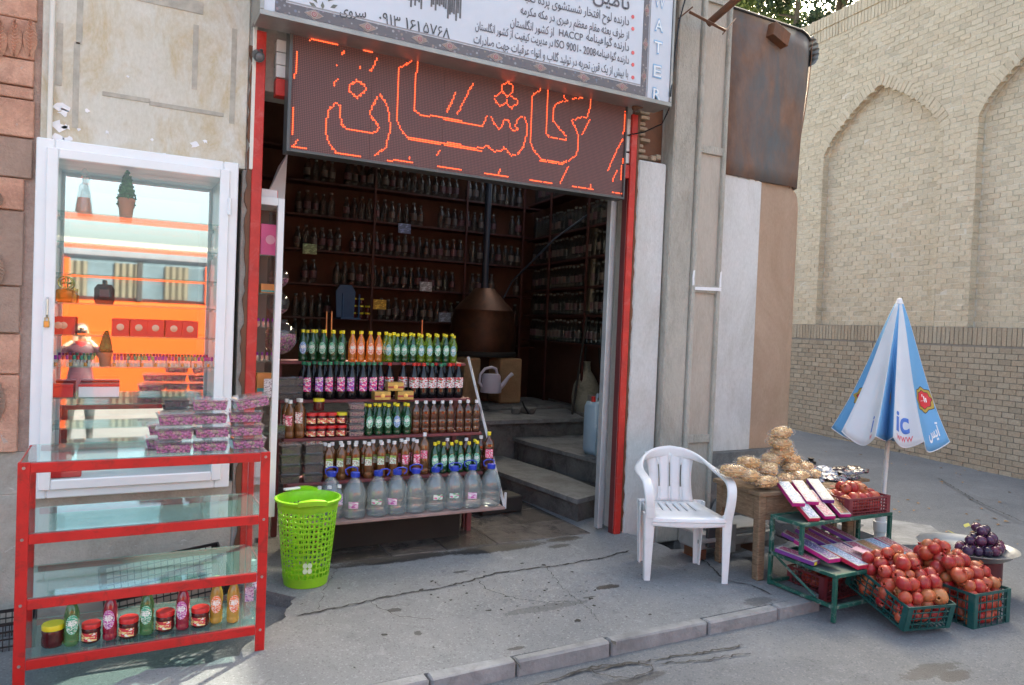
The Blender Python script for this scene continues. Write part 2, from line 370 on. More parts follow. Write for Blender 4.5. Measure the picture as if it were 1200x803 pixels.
# kerb stones
M_kerb = P('kerb_stone', (.25, .255, .26), .9, var=.3, vs=5, bump=.5, bs=50, rnd=.12, dirt=.6, dc=(.14, .14, .14), ds=6)
kp = [-1.2, -.55, .1, .72] + [onZ(a, b, .0).x for a, b in ((510, 803), (612, 781), (722, 757), (831, 730), (913, 713), (961, 702))]
kp = [kp[0], kp[1], kp[2], kp[3]] + kp[4:]
for i in range(len(kp)-1):
    if kp[i+1]-kp[i] < .15: continue
    b = MB(); b.bbox(kp[i]+.006, kp[i+1]-.006, KY-.07, KY-.002, -.2, .003, .008); tl = RD.uniform(-.02, .02); b.v = [(x, y+RD.uniform(-.003, .003)+(x-kp[i])*tl*.3, z+(RD.uniform(-.004, .004)+(x-kp[i])*tl*.4 if z > -.1 else 0)) for x, y, z in b.v]
    o = part('kerb_stone', b, M_kerb, pav)
# cracks filled with dirt: thin raised-edge strips
M_crack = P('crack_dirt', (.05, .047, .043), .95, var=.3, vs=30)
def crack(pix, wd=.012, z=.0045, seed=1):
    r = random.Random(seed); pts = [onZ(a, b, z) for a, b in pix]; fine = []
    for i in range(len(pts)-1):
        n = max(2, int((pts[i+1]-pts[i]).length/.025))
        for k in range(n): fine.append(pts[i].lerp(pts[i+1], k/n)+Vector((r.uniform(-.012, .012), r.uniform(-.012, .012), 0)))
    fine.append(pts[-1]); vs = []
    for i, p in enumerate(fine):
        t = (fine[min(i+1, len(fine)-1)]-fine[max(i-1, 0)]).normalized(); nn = Vector((-t.y, t.x, 0)); w_ = wd*r.uniform(.25, 1)*(1 if 0 < i < len(fine)-1 else .1)
        vs += [p+nn*w_*.5, p-nn*w_*.5]
    m = MB(); m.add(vs, [(2*i, 2*i+1, 2*i+3, 2*i+2) for i in range(len(fine)-1)]); struct('ground_crack', m, M_crack, fixn=False)
crack([(345, 722), (395, 712), (450, 700), (520, 688), (590, 670), (650, 663), (700, 655), (738, 645)], .02, seed=2)
crack([(820, 652), (850, 680), (880, 686), (905, 697)], .016, seed=3)
crack([(610, 783), (606, 775), (590, 768)], .02, seed=4); crack([(722, 757), (716, 750)], .03, seed=5)
crack([(575, 812), (640, 800), (665, 790), (720, 780), (800, 768), (872, 756)], .016, -.065, seed=6)
crack([(665, 790), (690, 782), (740, 776), (765, 778)], .02, -.065, seed=7)
crack([(1100, 560), (1150, 590), (1200, 612)], .02, .012, seed=8)
# flaked chips and pits scattered along the crack
cpm = MB(); r = random.Random(21)
for i in range(150):
    if i < 95: px, py = r.gauss(600, 75), r.gauss(698, 18)
    else: px, py = r.uniform(340, 900), r.uniform(640, 790)
    p = onZ(px, py, 0)
    if not (3.3 < p.y < 4.7 and p.x < 3.6): continue
    s_ = r.uniform(.003, .011) if r.random() < .8 else r.uniform(.012, .022); n_ = 9; el = r.uniform(.35, 1); a0 = r.uniform(0, 3)
    pts_ = []
    for k in range(n_):
        a = 2*PI*k/n_; q = s_*r.uniform(.4, 1.2); x, y = q*math.cos(a), q*el*math.sin(a); pts_.append((p.x+x*math.cos(a0)-y*math.sin(a0), p.y+x*math.sin(a0)+y*math.cos(a0), .0035))
    cpm.add(pts_, [tuple(range(n_))])
o = part('surface_chips', cpm, M_crack, pav, fixn=False); stuff(o)
crack([(430, 703), (452, 716), (470, 722), (512, 727)], .006, seed=11); crack([(560, 679), (570, 690), (600, 700), (640, 706), (668, 704)], .007, seed=12); crack([(640, 664), (660, 690), (690, 712), (702, 730)], .005, seed=13)
crack([(690, 782), (700, 790), (740, 795), (762, 786), (765, 778)], .012, -.065, seed=14); crack([(765, 778), (820, 774), (880, 765)], .012, -.065, seed=15); crack([(400, 660), (380, 690), (372, 717)], .005, seed=16)
# small fallen leaves and litter
M_leafd = P('dry_leaf', (.35, .2, .08), .8, rnd=.4)
lf = MB()
for i in range(70):
    px, py = RD.uniform(950, 1195), RD.uniform(520, 640)
    p = onZ(px, py, .02); p.z = gz(p.x, p.y)+.006
    if p.x < 5.4: continue
    a = RD.uniform(0, 6.3); s = RD.uniform(.015, .035); c, n_ = math.cos(a)*s, math.sin(a)*s
    lf.add([(p.x-c, p.y-n_, p.z), (p.x+n_*.5, p.y-c*.5, p.z+.008), (p.x+c, p.y+n_, p.z), (p.x-n_*.5, p.y+c*.5, p.z+.004)], [(0, 1, 2, 3)])
o = part('leaf_litter', lf, M_leafd, None); stuff(o); 
# ================================================ shop building
FY = 4.8
bld = thing('shop_building', 'old shop front with a wide open doorway, red door posts and patched plaster walls', 'building', (0, FY, 0))
M_stonepink = plaster('pink_stone', (.7, .41, .3), (.54, .29, .2), (.3, .15, .11), .75, 6, 1., chips=(.55, .42, .36))
M_stonebrown = plaster('brown_stone', (.42, .3, .24), (.33, .22, .17), (.2, .13, .1), .5, 5, .6)
M_mortar = plaster('pink_mortar', (.58, .45, .38), (.42, .3, .25), (.25, .18, .15), .5, 9, .9)
M_lowwall = plaster('lower_plaster', (.5, .47, .42), (.4, .37, .32), (.22, .18, .14), .6, 2.5, .5, chips=(.62, .6, .57), vstretch=1)
M_yellow = plaster('stained_board', (.66, .645, .59), (.56, .52, .42), (.46, .32, .12), .85, 4.2, .15, vstretch=.5)
M_trimw = P('white_trim', (.7, .67, .6), .6, var=.08)
M_greytape = P('grey_tape_residue', (.42, .39, .33), .8, var=.2, vs=14)
M_cement = plaster('grey_cement', (.45, .43, .39), (.36, .34, .31), (.2, .19, .17), .5, 4, .7)
M_concrete = plaster('precast_concrete', (.54, .51, .45), (.45, .425, .37), (.26, .24, .2), .8, 4, 1.6, chips=(.38, .35, .3), vstretch=.4)
M_white = plaster('white_plaster', (.66, .655, .645), (.58, .575, .565), (.38, .36, .32), .75, 1.6, .35, vstretch=.5)
M_beige = plaster('beige_mud_plaster', (.47, .34, .25), (.41, .29, .21), (.3, .19, .12), .65, 2.0, .5, vstretch=.5)
M_rough = plaster('rough_base', (.26, .25, .24), (.17, .165, .16), (.09, .085, .08), .7, 8, 1)
M_red = P('red_enamel', (.5, .012, .012), .35, var=.12, vs=9, rnd=0, dirt=.6, dc=(.12, .02, .015), ds=13)
M_redold = P('worn_red_paint', (.5, .025, .018), .5, var=.2, vs=7, dirt=.45, dc=(.55, .14, .12), ds=9, bump=.2)
def rustm(name, c, steel, amt, vz=.6):
    t = NT(name); t.set(.6, .12, .4); v = t.coord((1, 1, vz))
    k = t.ramp(t.noise(2.6, 10, v, .68, .5), [(.36, 0), (.62, 1)]); cc = t.ramp(t.noise(9, 8, v, .7), [(.3, tuple(x*.5 for x in c)), (.7, c)])
    t.col(t.mix(t.math('MULTIPLY', k, amt), t.ramp(t.noise(6, 6, v), [(.3, tuple(x*.75 for x in steel)), (.7, steel)]), cc)); t.bump(t.noise(30, 6, v), .25, .01); return t.m
M_rust = rustm('rusty_iron', (.24, .09, .04), (.13, .07, .045), .8)
M_steelsheet = rustm('blued_steel_sheet', (.3, .15, .085), (.13, .14, .145), .8, .5)
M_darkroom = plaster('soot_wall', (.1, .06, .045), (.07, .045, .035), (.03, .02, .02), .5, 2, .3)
def XZ(px, py, Y=FY): p = onY(px, py, Y); return p.x, p.z
def wallbox(name, x0, x1, z0, z1, mat, y0=FY, y1=5.05, parent=bld, b=.004):
    m = MB(); m.bbox(x0, x1, y0, y1, z0, z1, b); return partw(name, m, mat, parent)
xj0 = XZ(296, 279)[0]; xj1 = XZ(743, 240)[0]
x_st = XZ(38, 300)[0]          # right edge of the stone pilaster
x_cab0, x_cab1 = XZ(38, 300)[0]+.01, XZ(272, 400)[0]
TOP = 5.6
# left stone pilaster with its blocks
zs_low = XZ(10, 530)[1]
pm_ = MB(); pm_.box(-1.9, x_st+.02, FY+.02, 5.3, zs_low, TOP)
pil = partw('stone_pilaster', pm_, M_mortar, bld)
rows = [XZ(20, y)[1] for y in (530, 439, 391, 336, 247, 209, 161, 116, 101, 69, 22, -30, -110, -190)]
for i in range(len(rows)-1):
    z0, z1 = rows[i], rows[i+1]; xr = x_st - (.035 if i < 5 else .0) - .01*RD.random()
    cuts = [xr]; x = xr
    k = 0
    while x > -1.85:
        x -= RD.uniform(.19, .23) if (k == 0 and i % 2) else RD.uniform(.3, .5); cuts.append(max(x, -1.88)); k += 1
    for a, b in zip(cuts[1:], cuts[:-1]):
        m = MB(); m.bbox(a+.006, b-.006, FY-.004-RD.uniform(0, .016), FY+.05, z0+.004, z1-.004, .005)
        partw('stone_block', m, M_stonebrown if RD.random() < .3 else M_stonepink, pil)
def leafcarve(cx, cz, h, w_):
    m = MB(); vs = []; n = 20
    for i in range(n+1):
        t = i/n; hw = w_*.5*math.sin(PI*min(1, t*.92+.04))**.8; z = cz-h/2+h*t; rg = .011*(i % 2)
        vs += [(cx-hw, FY-.028, z), (cx-hw*.5, FY-.05+rg, z+.012), (cx, FY-.04+rg, z), (cx+hw*.5, FY-.05+rg, z+.012), (cx+hw, FY-.028, z)]
    m.add(vs, [(5*i+k, 5*i+k+1, 5*i+k+6, 5*i+k+5) for i in range(n) for k in range(4)]); return m
for px in (1, 18, 36):
    x, z = XZ(px, 48); o = partw('carved_leaf', leafcarve(x, z, .19, .066), M_stonepink, pil, smooth=50)
for px, py, h in ((2, 318, .3), (3, 470, .35), (1, 235, .15)):
    x, z = XZ(px, py); o = partw('carved_leaf', leafcarve(x-.02, z, h*.6, .07), M_stonebrown, pil, smooth=50)
# board panel above the cabinet
zc1 = XZ(160, 178)[1]; zc0 = XZ(150, 576)[1]
wallbox('stained_panel', x_st+.02, xj0-.055, zc1-.02, TOP, M_yellow)
for px in (60, 297):
    x = XZ(px, 90)[0]
    wallbox('corner_trim', x-.012, x+.012, zc1-(.02 if px > 100 else 0), TOP, M_trimw, FY-.03, FY+.002)
for (a, b, c, d) in ((75, 28, 68, 100), (98, 0, 92, 52), (94, 50, 87, 150), (233, 30, 227, 105), (280, 35, 271, 145)):
    p, q = XZ(a, b), XZ(c, d); wallbox('tape_mark', min(p[0], q[0])-.012, min(p[0], q[0])+.018, q[1], p[1], M_greytape, FY-.0025, FY+.001, b=.0005)
for (a, b, c, d) in ((120, 110, 176, 118), (175, 121, 262, 135), (160, 0, 238, 13)):
    p, q = XZ(a, b), XZ(c, d); z = (p[1]+q[1])/2; wallbox('tape_mark', p[0], q[0], z-.012, z+(.06 if b == 0 else .012), M_greytape, FY-.0045, FY+.001, b=.0005)
M_paper = P('torn_paper', (.8, .8, .82), .8)
for i, (px, py, s) in enumerate([(72, 125, .05), (75, 132, .04), (68, 147, .05), (78, 149, .03), (70, 163, .05), (80, 164, .03), (102, 130, .02), (125, 155, .02), (93, 152, .018), (228, 170, .045), (178, 164, .015), (240, 166, .02), (150, 90, .012), (192, 181, .02)]):
    x, z = XZ(px, py); m = MB(); n = 9; r = random.Random(i)
    m.prismY([(x+math.cos(2*PI*k/n)*s*r.uniform(.25, 1), z+math.sin(2*PI*k/n)*s*r.uniform(.25, 1)*.8) for k in range(n)], FY-.004, FY+.001); partw('paper_scrap', m, M_paper, bld)
# lower wall left, strip right of the cabinet
wallbox('lower_wall', -1.9, x_cab1+.03, -.3, zc0+.02, M_lowwall, FY+.01, 5.05)
wallbox('lower_wall', -1.9, x_st+.015, zc0+.02, zs_low-.002, M_lowwall, FY+.012, 5.05)
wallbox('cement_strip', x_cab1+.032, xj0-.003, -.3, zc1-.022, M_cement, FY+.005, 5.1)
wallbox('cement_strip', xj0-.053, xj0-.004, zc1-.02, TOP, M_cement, FY+.008, 5.1)
# rusted edge iron beside the left post
m = MB(); r = random.Random(4)
pts = []; z = .0
while z < 3.3: pts.append((xj0-.045+r.uniform(-.014, .012), z)); z += .05
pts += [(xj0-.006, 3.3), (xj0-.006, 0)]
m.prismY(pts[::-1], FY-.02, FY+.004); partw('rusty_edge_iron', m, M_rust, bld)
# door posts
def post(x, wd, z1, name='door_post', y0=FY-.03, y1=FY-.004, lean=0):
    m = MB(); m.bbox(x, x+wd, y0, y1, -.0, z1, .004)
    m.v = [(a+lean*c, b, c) for a, b, c in m.v]; return partw(name, m, M_redold, bld)
zlt = XZ(315, 40)[1]; zrt = XZ(741, 135)[1]
post(XZ(285, 460)[0]+.005, .062, zlt); post(xj1-.075, .06, zrt)
m = MB(); m.bbox(xj1-.083, xj1-.077, FY-.01, FY+.05, 0, zrt-.1, .002); partw('door_post_edge', m, P('dark_red_painted_shade', (.12, .02, .02), .6), bld)  # inner edge of the post, darker red with its shade painted in
r = random.Random(9); pts = [(xj1-.014, .02)]; z = .02
while z < zrt: pts.append((xj1-.004+r.uniform(0, .016), z)); z += .05
pts.append((xj1-.014, zrt)); m = MB(); m.prismY(pts, FY-.03, FY+.0); partw('rusty_edge_iron', m, M_rust, bld)
# little tiled strip and red bar at the top of the opening, each side
M_tile = P('white_tile', (.72, .71, .7), .3, var=.06)
for (a, b, side) in ((323, 341, 0), (733, 740, 1)):
    xa, xb = XZ(a, 90)[0], XZ(b, 90 if not side else 200)[0]
    ys_ = ((48, 62), (63, 77), (78, 92)) if not side else ((140, 158), (160, 178), (180, 192))
    for (q0, q1) in ys_:
        z1_, z0_ = XZ((a+b)/2, q0)[1], XZ((a+b)/2, q1)[1]; wallbox('tile', xa, xb, z0_, z1_, M_tile, FY-.01, FY+.06, b=.002)
    q = (94, 114) if not side else (194, 210)
    wallbox('red_bar', xa, xb, XZ((a+b)/2, q[1])[1], XZ((a+b)/2, q[0])[1], M_redold, FY-.02, FY+.06)
# wall over the door (behind the signs)
zopen = XZ(340, 112)[1]
wallbox('wall_over_door', xj0, XZ(742, 200)[0]+.02, zopen+.02, TOP, M_cement, FY+.065, 5.1)
# right of the door
x_wp0, x_wp1 = xj1+.012, XZ(772, 300)[0]
z_wp = XZ(760, 190)[1]
wallbox('white_plaster_strip', x_wp0, x_wp1+.02, -.1, z_wp, M_white, FY-.03, 5.05, b=.012)
wallbox('recess_back', x_wp0-.02, x_wp1+.06, z_wp, TOP, M_rust, FY+.07, 5.05)
M_oldbrick = plaster('old_loose_brick', (.46, .36, .26), (.33, .25, .18), (.16, .12, .09), .5, 12, .8)
for i in range(9):
    x, z = XZ(752+RD.uniform(-3, 3), 183-i*6.5); m = MB(); m.bbox(x-.03, x+.03+RD.uniform(0, .05), FY-.015+RD.uniform(0, .03), FY+.1, z-.015, z+.013, .006); partw('brick', m, M_oldbrick, bld)
for px, py in ((764, 187), (770, 186)):
    x, z = XZ(px, py); m = MB(); m.bbox(x-.02, x+.03, FY-.02, FY+.08, z-.01, z+.03, .006); partw('brick', m, M_oldbrick, bld)
# precast post with recessed face
cp = thing('concrete_post', 'tall weathered precast concrete post with recessed panels right of the doorway', 'post', (XZ(805, 300)[0], FY, 0))
xa, xb = XZ(776, 300)[0], XZ(829, 400)[0]+.015
xg = xa+(xb-xa)*.42; yf = FY-.12
m = MB(); m.bbox(xa, xg, yf+.03, FY+.2, -.1, TOP, .012); partw('flat_side', m, M_concrete, cp)
m = MB(); m.bbox(xg+.002, xg+.045, yf, FY+.2, -.1, TOP, .01); partw('flange', m, M_concrete, cp)
m = MB(); m.bbox(xb-.04, xb, yf, FY+.2, -.1, TOP, .01); partw('flange', m, M_concrete, cp)
m = MB(); m.box(xg+.044, xb-.039, yf+.035, FY+.19, -.1, TOP); partw('recessed_panel', m, plaster('warm_concrete', (.5, .45, .39), (.44, .39, .33), (.3, .25, .2), .5, 4, .5, vstretch=.3), cp)
for py in (515, 338, 172, -10):
    z = XZ(815, py, yf)[1]; m = MB(); m.prism([(xg+.046, yf+.012), (xb-.042, yf+.012), (xb-.042, yf+.08), (xg+.046, yf+.08)], z-.03, z+.035); partw('cross_rib', m, M_concrete, cp)
z = XZ(815, 335, yf)[1]
for (x0, x1, z0, z1) in ((xg-.0, xg+.02, z, z+.13), (xg+.03, xb, z-.035, z+.0), (xb-.022, xb-.002, z, z+.14)):
    m = MB(); n = 8; m.prismY([(x0, z0), (x1, z0+.006), (x1-.004, (z0+z1)/2), (x1, z1), (x0+.004, z1-.008), (x0-.002, (z0+z1)/2)], yf-.004, yf+.002); partw('white_paint_mark', m, M_paper, cp)
# white panel, beige rounded corner, rough base
x_b0 = XZ(884, 350)[0]; x_b1 = XZ(943, 400)[0]; z_base = XZ(860, 527)[1]
z_w = XZ(860, 203)[1]
m = MB(); r = random.Random(3); top = []; x = xb+.003
while x < x_b0: top.append((x, z_w+r.uniform(-.015, .02)-.1*(x-xb)*1.)); x += .04
top.append((x_b0, top[-1][1]-.01))
m.prismY([(xb+.003, z_base), (x_b0, z_base)]+top[::-1], FY-.02, FY+.2); partw('white_plaster_panel', m, M_white, bld)
RC = .28
def cornerpath(off=0., back=6.0):
    # plan line: along the facade then round the corner and back along the alley
    cx, cy = x_b1-RC, FY+RC; pts = [(x_b0+.001, FY-off)]
    for k in range(11):
        a = -PI/2+k/10*(PI/2-rad(6)); pts.append((cx+(RC+off)*math.cos(a), cy+(RC+off)*math.sin(a)))
    e = pts[-1]; pts.append((e[0]+back*.12, e[1]+back)); return pts
cpth = cornerpath()
def ribbon(path, z0f, z1f, nz=1):
    m = MB(); vs = []
    for j in range(nz+1):
        for i, (x, y) in enumerate(path):
            t = j/nz; a, b = z0f(i), z1f(i); vs.append((x, y, a+(b-a)*t))
    n = len(path); m.add(vs, [(j*n+i, j*n+i+1, (j+1)*n+i+1, (j+1)*n+i) for j in range(nz) for i in range(n-1)]); return m
z_bt = XZ(900, 215)[1]
def btop(i): return z_bt+.02*math.sin(i*2.3)-(0 if i < 1 else (0, .01, .03, .06, .1, .15, .21, .28, .34, .38, .4, .4, .4, .4)[min(i, 13)])
inner = [(x-.0, y) for x, y in cpth]
m = MB(); poly_ = cpth+[(cpth[-1][0]-.3, cpth[-1][1]), (x_b0+.001, FY+.5)]
n = len(poly_); vs = [(x, y, z_base) for x, y in poly_]+[(x, y, btop(i) if i < len(cpth) else z_bt) for i, (x, y) in enumerate(poly_)]
m.add(vs, [tuple(range(n))[::-1], tuple(range(n, 2*n))]+[(i, (i+1) % n, n+(i+1) % n, n+i) for i in range(n)]); partw('beige_plaster_corner', m, M_beige, bld, smooth=35)
m = MB(); bp = cornerpath(.06); bp = [(xb-.35, FY-.08)]+[(xb+.3, FY-.09)]+bp; poly_ = bp+[(bp[-1][0]-.3, bp[-1][1]), (xb-.35, FY+.3)]
m.prism(poly_, -.45, z_base-.004)
o = partw('rough_base', m, M_rough, bld)
# rubble stones in the gutter behind the stall
M_stone = plaster('grey_rubble', (.3, .29, .28), (.2, .195, .19), (.1, .1, .1), .5, 8, 1)
def rock(x, y, z, sx, sy, sz, seed, mat=M_stone):
    r = random.Random(seed); m = MB(); bm = bmesh.new(); bmesh.ops.create_icosphere(bm, subdivisions=2, radius=1)
    for v in bm.verts:
        k = 1+.5*noise.noise(v.co*1.3+Vector((seed, 0, 0)))+.12*noise.noise(v.co*4+Vector((0, seed, 0))); v.co = Vector((max(-.75, min(.75, v.co.x*k))*sx, max(-.75, min(.75, v.co.y*k))*sy, max(-.7, min(.7, v.co.z*k))*sz))
    m.add([tuple(v.co) for v in bm.verts], [tuple(v.index for v in f.verts) for f in bm.faces]); bm.free()
    o = part('rubble_stone', m, mat, None, smooth=30, loc=(x, y, z), rot=(0, 0, r.uniform(0, 3))); return o
rocks = [(4.45, 4.38, .02, .2, .15, .14), (4.8, 4.45, .0, .17, .14, .16), (5.05, 4.3, .03, .2, .14, .13), (5.35, 4.4, .0, .15, .15, .12), (5.0, 4.62, .2, .14, .1, .1), (4.6, 4.65, .15, .16, .1, .1), (5.6, 4.2, .0, .2, .2, .09), (5.25, 4.0, -.0, .14, .12, .09), (4.2, 4.5, -.05, .15, .15, .12)]
for i, a in enumerate(rocks):
    o = rock(*a, seed=i+3); tag(o, ['largest rough stone at the left end of the gutter, behind the table', 'rough stone second from the left, low in the gutter', 'rough stone in the gutter just left of the parasol pipe', 'small round stone in the gutter under the crates', 'dark stone pushed against the plaster wall, right one', 'dark stone pushed against the plaster wall, left one', 'flat stone at the right end of the gutter', 'small stone at the foot of the parasol pipe', 'stone in the gutter beside the market scale'][i], 'stone', 'rubble stones in the gutter')
# flat concrete slab by the umbrella foot
m = MB(); sp = [(5.5, 3.62), (5.95, 3.42), (6.35, 3.9), (6.1, 4.3), (5.6, 4.25)]; m.prism(sp, -.2, .04); o = part('gutter_slab', m, M_kerb, None); tag(o, 'flat broken concrete slab bridging the gutter beside the umbrella', 'slab')
# steel sheet wrapped round the corner above the plaster
zt0 = XZ(845, 8)[1]; cs = cornerpath(.03, .4); cs[0] = (xb-.01, FY-.03)
m = MB(); vs = []; n = len(cs); NZ = 10
for j in range(NZ+1):
    t = j/NZ; bul = .03*math.sin(PI*t)**.8
    for i, (x, y) in enumerate(cs):
        z0 = z_w-.03-(.1*(i/n)); z1 = zt0-.12*(i/n); k = max(0, (i-2)/(n-3)); vs.append((x+bul*k-.5*(1-t)**1.4*k, y-bul*.5*(1-k), z0+(z1-z0)*t))
m.add(vs, [(j*n+i, j*n+i+1, (j+1)*n+i+1, (j+1)*n+i) for j in range(NZ) for i in range(n-1)])
sh = partw('steel_sheet', m, M_steelsheet, bld, smooth=40)
mo = sh.modifiers.new('thick', 'SOLIDIFY'); mo.thickness = .004
m = MB()
m.tube([(x, y-.004, zt0-.12*(i/n)+.01) for i, (x, y) in enumerate(cs[:6])], .014, 6); partw('sheet_top_angle', m, P('black_iron', (.04, .04, .045), .5, .6), bld)
# seam strip with warm rust on the right
m = MB(); vs = []
for j in range(NZ+1):
    t = j/NZ; bul = .03*math.sin(PI*t)**.8
    for i in (5, 6, 7, 8):
        x, y = cs[i]; z0 = z_w-.03-.1*(i/n)+.02; z1 = zt0-.12*(i/n); vs.append((x+bul*.6+.006-.5*(1-t)**1.4*.42, y-.03, z0+(z1-z0)*t))
m.add(vs, [(j*4+i, j*4+i+1, (j+1)*4+i+1, (j+1)*4+i) for j in range(NZ) for i in range(3)]); o = partw('rusty_seam_strip', m, rustm('orange_rust', (.36, .15, .07), (.2, .1, .06), .9), bld, smooth=40); o.modifiers.new('thick', 'SOLIDIFY').thickness = .004
# bent rusty flashing and corrugated offcut on top of the corner
x, z = XZ(905, 45, FY-.05)
m = MB(); m.bbox(x-.06, x+.13, FY-.12, FY-.02, z-.02, z+.1, .003); m.v = [(a+(c-z)*.25, b, c-(a-x)*.35) for a, b, c in m.v]; partw('rusty_flashing', m, M_rust, bld)
x, z = XZ(928, 68, FY+.25); m = MB()
m.grid(lambda u, v: (x-.05+.15*math.cos(-1.35+2.5*v)+.006*math.cos(v*2*PI*8), FY+.02+.3*u, z+.15*math.sin(-1.35+2.5*v)+.006*math.cos(v*2*PI*8)), 3, 64)
o = partw('corrugated_offcut', m, P('grey_corrugated', (.22, .23, .22), .5, .5), bld, smooth=60); o.modifiers.new('thick', 'SOLIDIFY').thickness = .003
# struts and pipe sticking out at the top of the post
def W(px, py, Y): return onY(px, py, Y)
for (a, b, r_) in ((W(808, 14, 4.55), W(850, 36, 4.5), .014), (W(795, 22, 4.6), W(812, 8, 4.5), .006), (W(830, 28, 4.6), W(868, -5, 4.3), .03), (W(847, 40, 4.5), W(862, 22, 4.6), .006)):
    m = MB(); m.tube([a, b], r_, 4 if r_ != .03 else 10); partw('iron_strut' if r_ != .03 else 'iron_pipe', m, M_rust, bld)
# roof slab and outer walls that close the building
wallbox('upper_wall', x_wp1+.06, xa-.001, z_wp, TOP, M_cement, FY+.05, 5.05)
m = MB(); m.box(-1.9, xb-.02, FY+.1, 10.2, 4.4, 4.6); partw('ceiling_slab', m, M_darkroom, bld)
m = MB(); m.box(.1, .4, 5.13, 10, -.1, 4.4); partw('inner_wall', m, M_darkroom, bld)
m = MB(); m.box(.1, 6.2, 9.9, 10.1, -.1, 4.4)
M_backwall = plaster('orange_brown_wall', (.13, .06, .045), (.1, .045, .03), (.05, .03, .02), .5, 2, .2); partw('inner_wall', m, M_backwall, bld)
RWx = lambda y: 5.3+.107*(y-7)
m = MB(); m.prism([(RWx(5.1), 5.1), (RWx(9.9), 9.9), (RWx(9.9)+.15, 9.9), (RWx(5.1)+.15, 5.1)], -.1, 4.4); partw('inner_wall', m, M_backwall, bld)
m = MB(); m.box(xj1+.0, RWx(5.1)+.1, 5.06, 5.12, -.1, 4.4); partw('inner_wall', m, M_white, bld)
m = MB(); m.box(-1.9, -1.7, 5.3, 10, -.3, 4.4); partw('outer_wall', m, M_cement, bld)
# sliding door rail inside the right post
m = MB(); m.bbox(xj1-.15, xj1-.1, FY+.1, FY+.16, .02, XZ(720, 232)[1]+.3, .004); partw('door_rail', m, P('grey_door_rail', (.45, .46, .47), .4, .3), bld)
# ================================================ steps and platform
M_slab = plaster('worn_marble_slab', (.28, .285, .285), (.17, .175, .175), (.06, .055, .05), .8, 5, .5, rough=.45)
M_riser = plaster('wet_cement', (.2, .195, .185), (.12, .115, .11), (.025, .022, .02), .9, 4.5, 1.)
stp = thing('inner_steps', 'two grey worn stone steps rising to the raised floor inside the shop', 'steps', (4.2, 5.9, 0))
def slab(pts, z0, z1, root, name, mat, ov=0): m = MB(); m.prism(pts, z0, z1); return partw(name, m, mat, root)
s1 = [(3.37, 6.62), (3.49, 5.2), (3.87, 5.36), (5.1, 5.36), (5.15, 7.2), (3.37, 7.2)]
slab(s1, -.05, .158, stp, 'riser', M_riser); slab([(3.34, 6.6), (3.46, 5.17), (3.88, 5.33), (3.9, 5.9), (3.9, 6.2), (3.8, 7.2), (3.34, 7.2)], .16, .2, stp, 'tread', M_slab); 
s2 = [(3.95, 6.95), (4.13, 5.55), (5.1, 5.6), (5.15, 7.2), (3.95, 7.2)]
slab(s2, .16, .36, stp, 'riser', M_riser); slab([(3.92, 6.95), (4.1, 5.52), (5.08, 5.57), (5.13, 7.2), (3.92, 7.2)], .362, .4, stp, 'tread', M_slab)
plt = thing('raised_floor', 'raised grey stone platform at the back of the shop', 'platform', (3.5, 7.3, 0))
slab([(.42, 7.24), (5.2, 7.24), (5.55, 9.88), (.42, 9.88)], -.05, .555, plt, 'platform_base', M_riser)
xx = .42
for x1_ in (1.3, 2.4, 3.2, 4.1, 5.18):
    slab([(xx+.003, 7.18), (x1_-.003, 7.18), (x1_+.0, 9.87), (xx+.003, 9.87)], .557, .6, plt, 'stone_slab', M_slab); xx = x1_
# wet floor tiles in the doorway
M_ftile = P('worn_floor_tile', (.1, .088, .08), .25, var=.3, vs=8, bump=.2, bs=30, rnd=.25, dirt=.95, dc=(.045, .04, .038), ds=3)
for i in range(6):
    for j in range(3):
        x0, y0 = 1.3+i*.42, 4.86+j*.42
        if x0+.4 > 3.45 and y0+.4 > 5.2: continue
        m = MB(); m.bbox(x0+.004, x0+.416, y0+.004, y0+.416, -.02, .006+RD.uniform(0, .003), .002); part('floor_tile', m, M_ftile, pav)
# ================================================ brick wall along the alley
WA = rad(83); WO = Vector((9.95, 5.0, 0)); WU = Vector((math.cos(WA), math.sin(WA), 0)); WN = Vector((-math.sin(WA), math.cos(WA), 0))
def onWall(px, py):
    d = ray(px, py); t = (WO-EYE).dot(WN)/d.dot(WN); p = EYE+d*t; return (p-WO).dot(WU), p.z
bw = thing('brick_wall', 'high pale brick wall with pointed blind arches along the alley', 'wall', tuple(WO), WA)
U0, U1 = -7.0, 16.0
zb1 = onWall(1100, 383)[1]; zb0 = onWall(1100, 403)[1]; zt = (onWall(1000, 20)[1]+onWall(937, 46)[1])/2
uA0, zsp = onWall(966, 165); uA1, _ = onWall(1103, 133); uap, zap = onWall(1030, 99)
hi, lo = uA0, uA1; aw = hi-lo; gap = lo-onWall(1143, 200)[0]
per = aw+gap
arches = [(lo-per*k, hi-per*k) for k in (-3, -2, -1, 0, 1, 2, 3)]
zspr = zap-aw*.42
def arch_h(u):   # top of the niche at u, or None
    for a, b in arches:
        if a < u < b:
            c = (a+b)/2; s = abs(u-c)/(aw/2); return zspr+(zap-zspr)*(max(0, 1-s**1.12)**.68)**1.0
    return None
M_brick = None
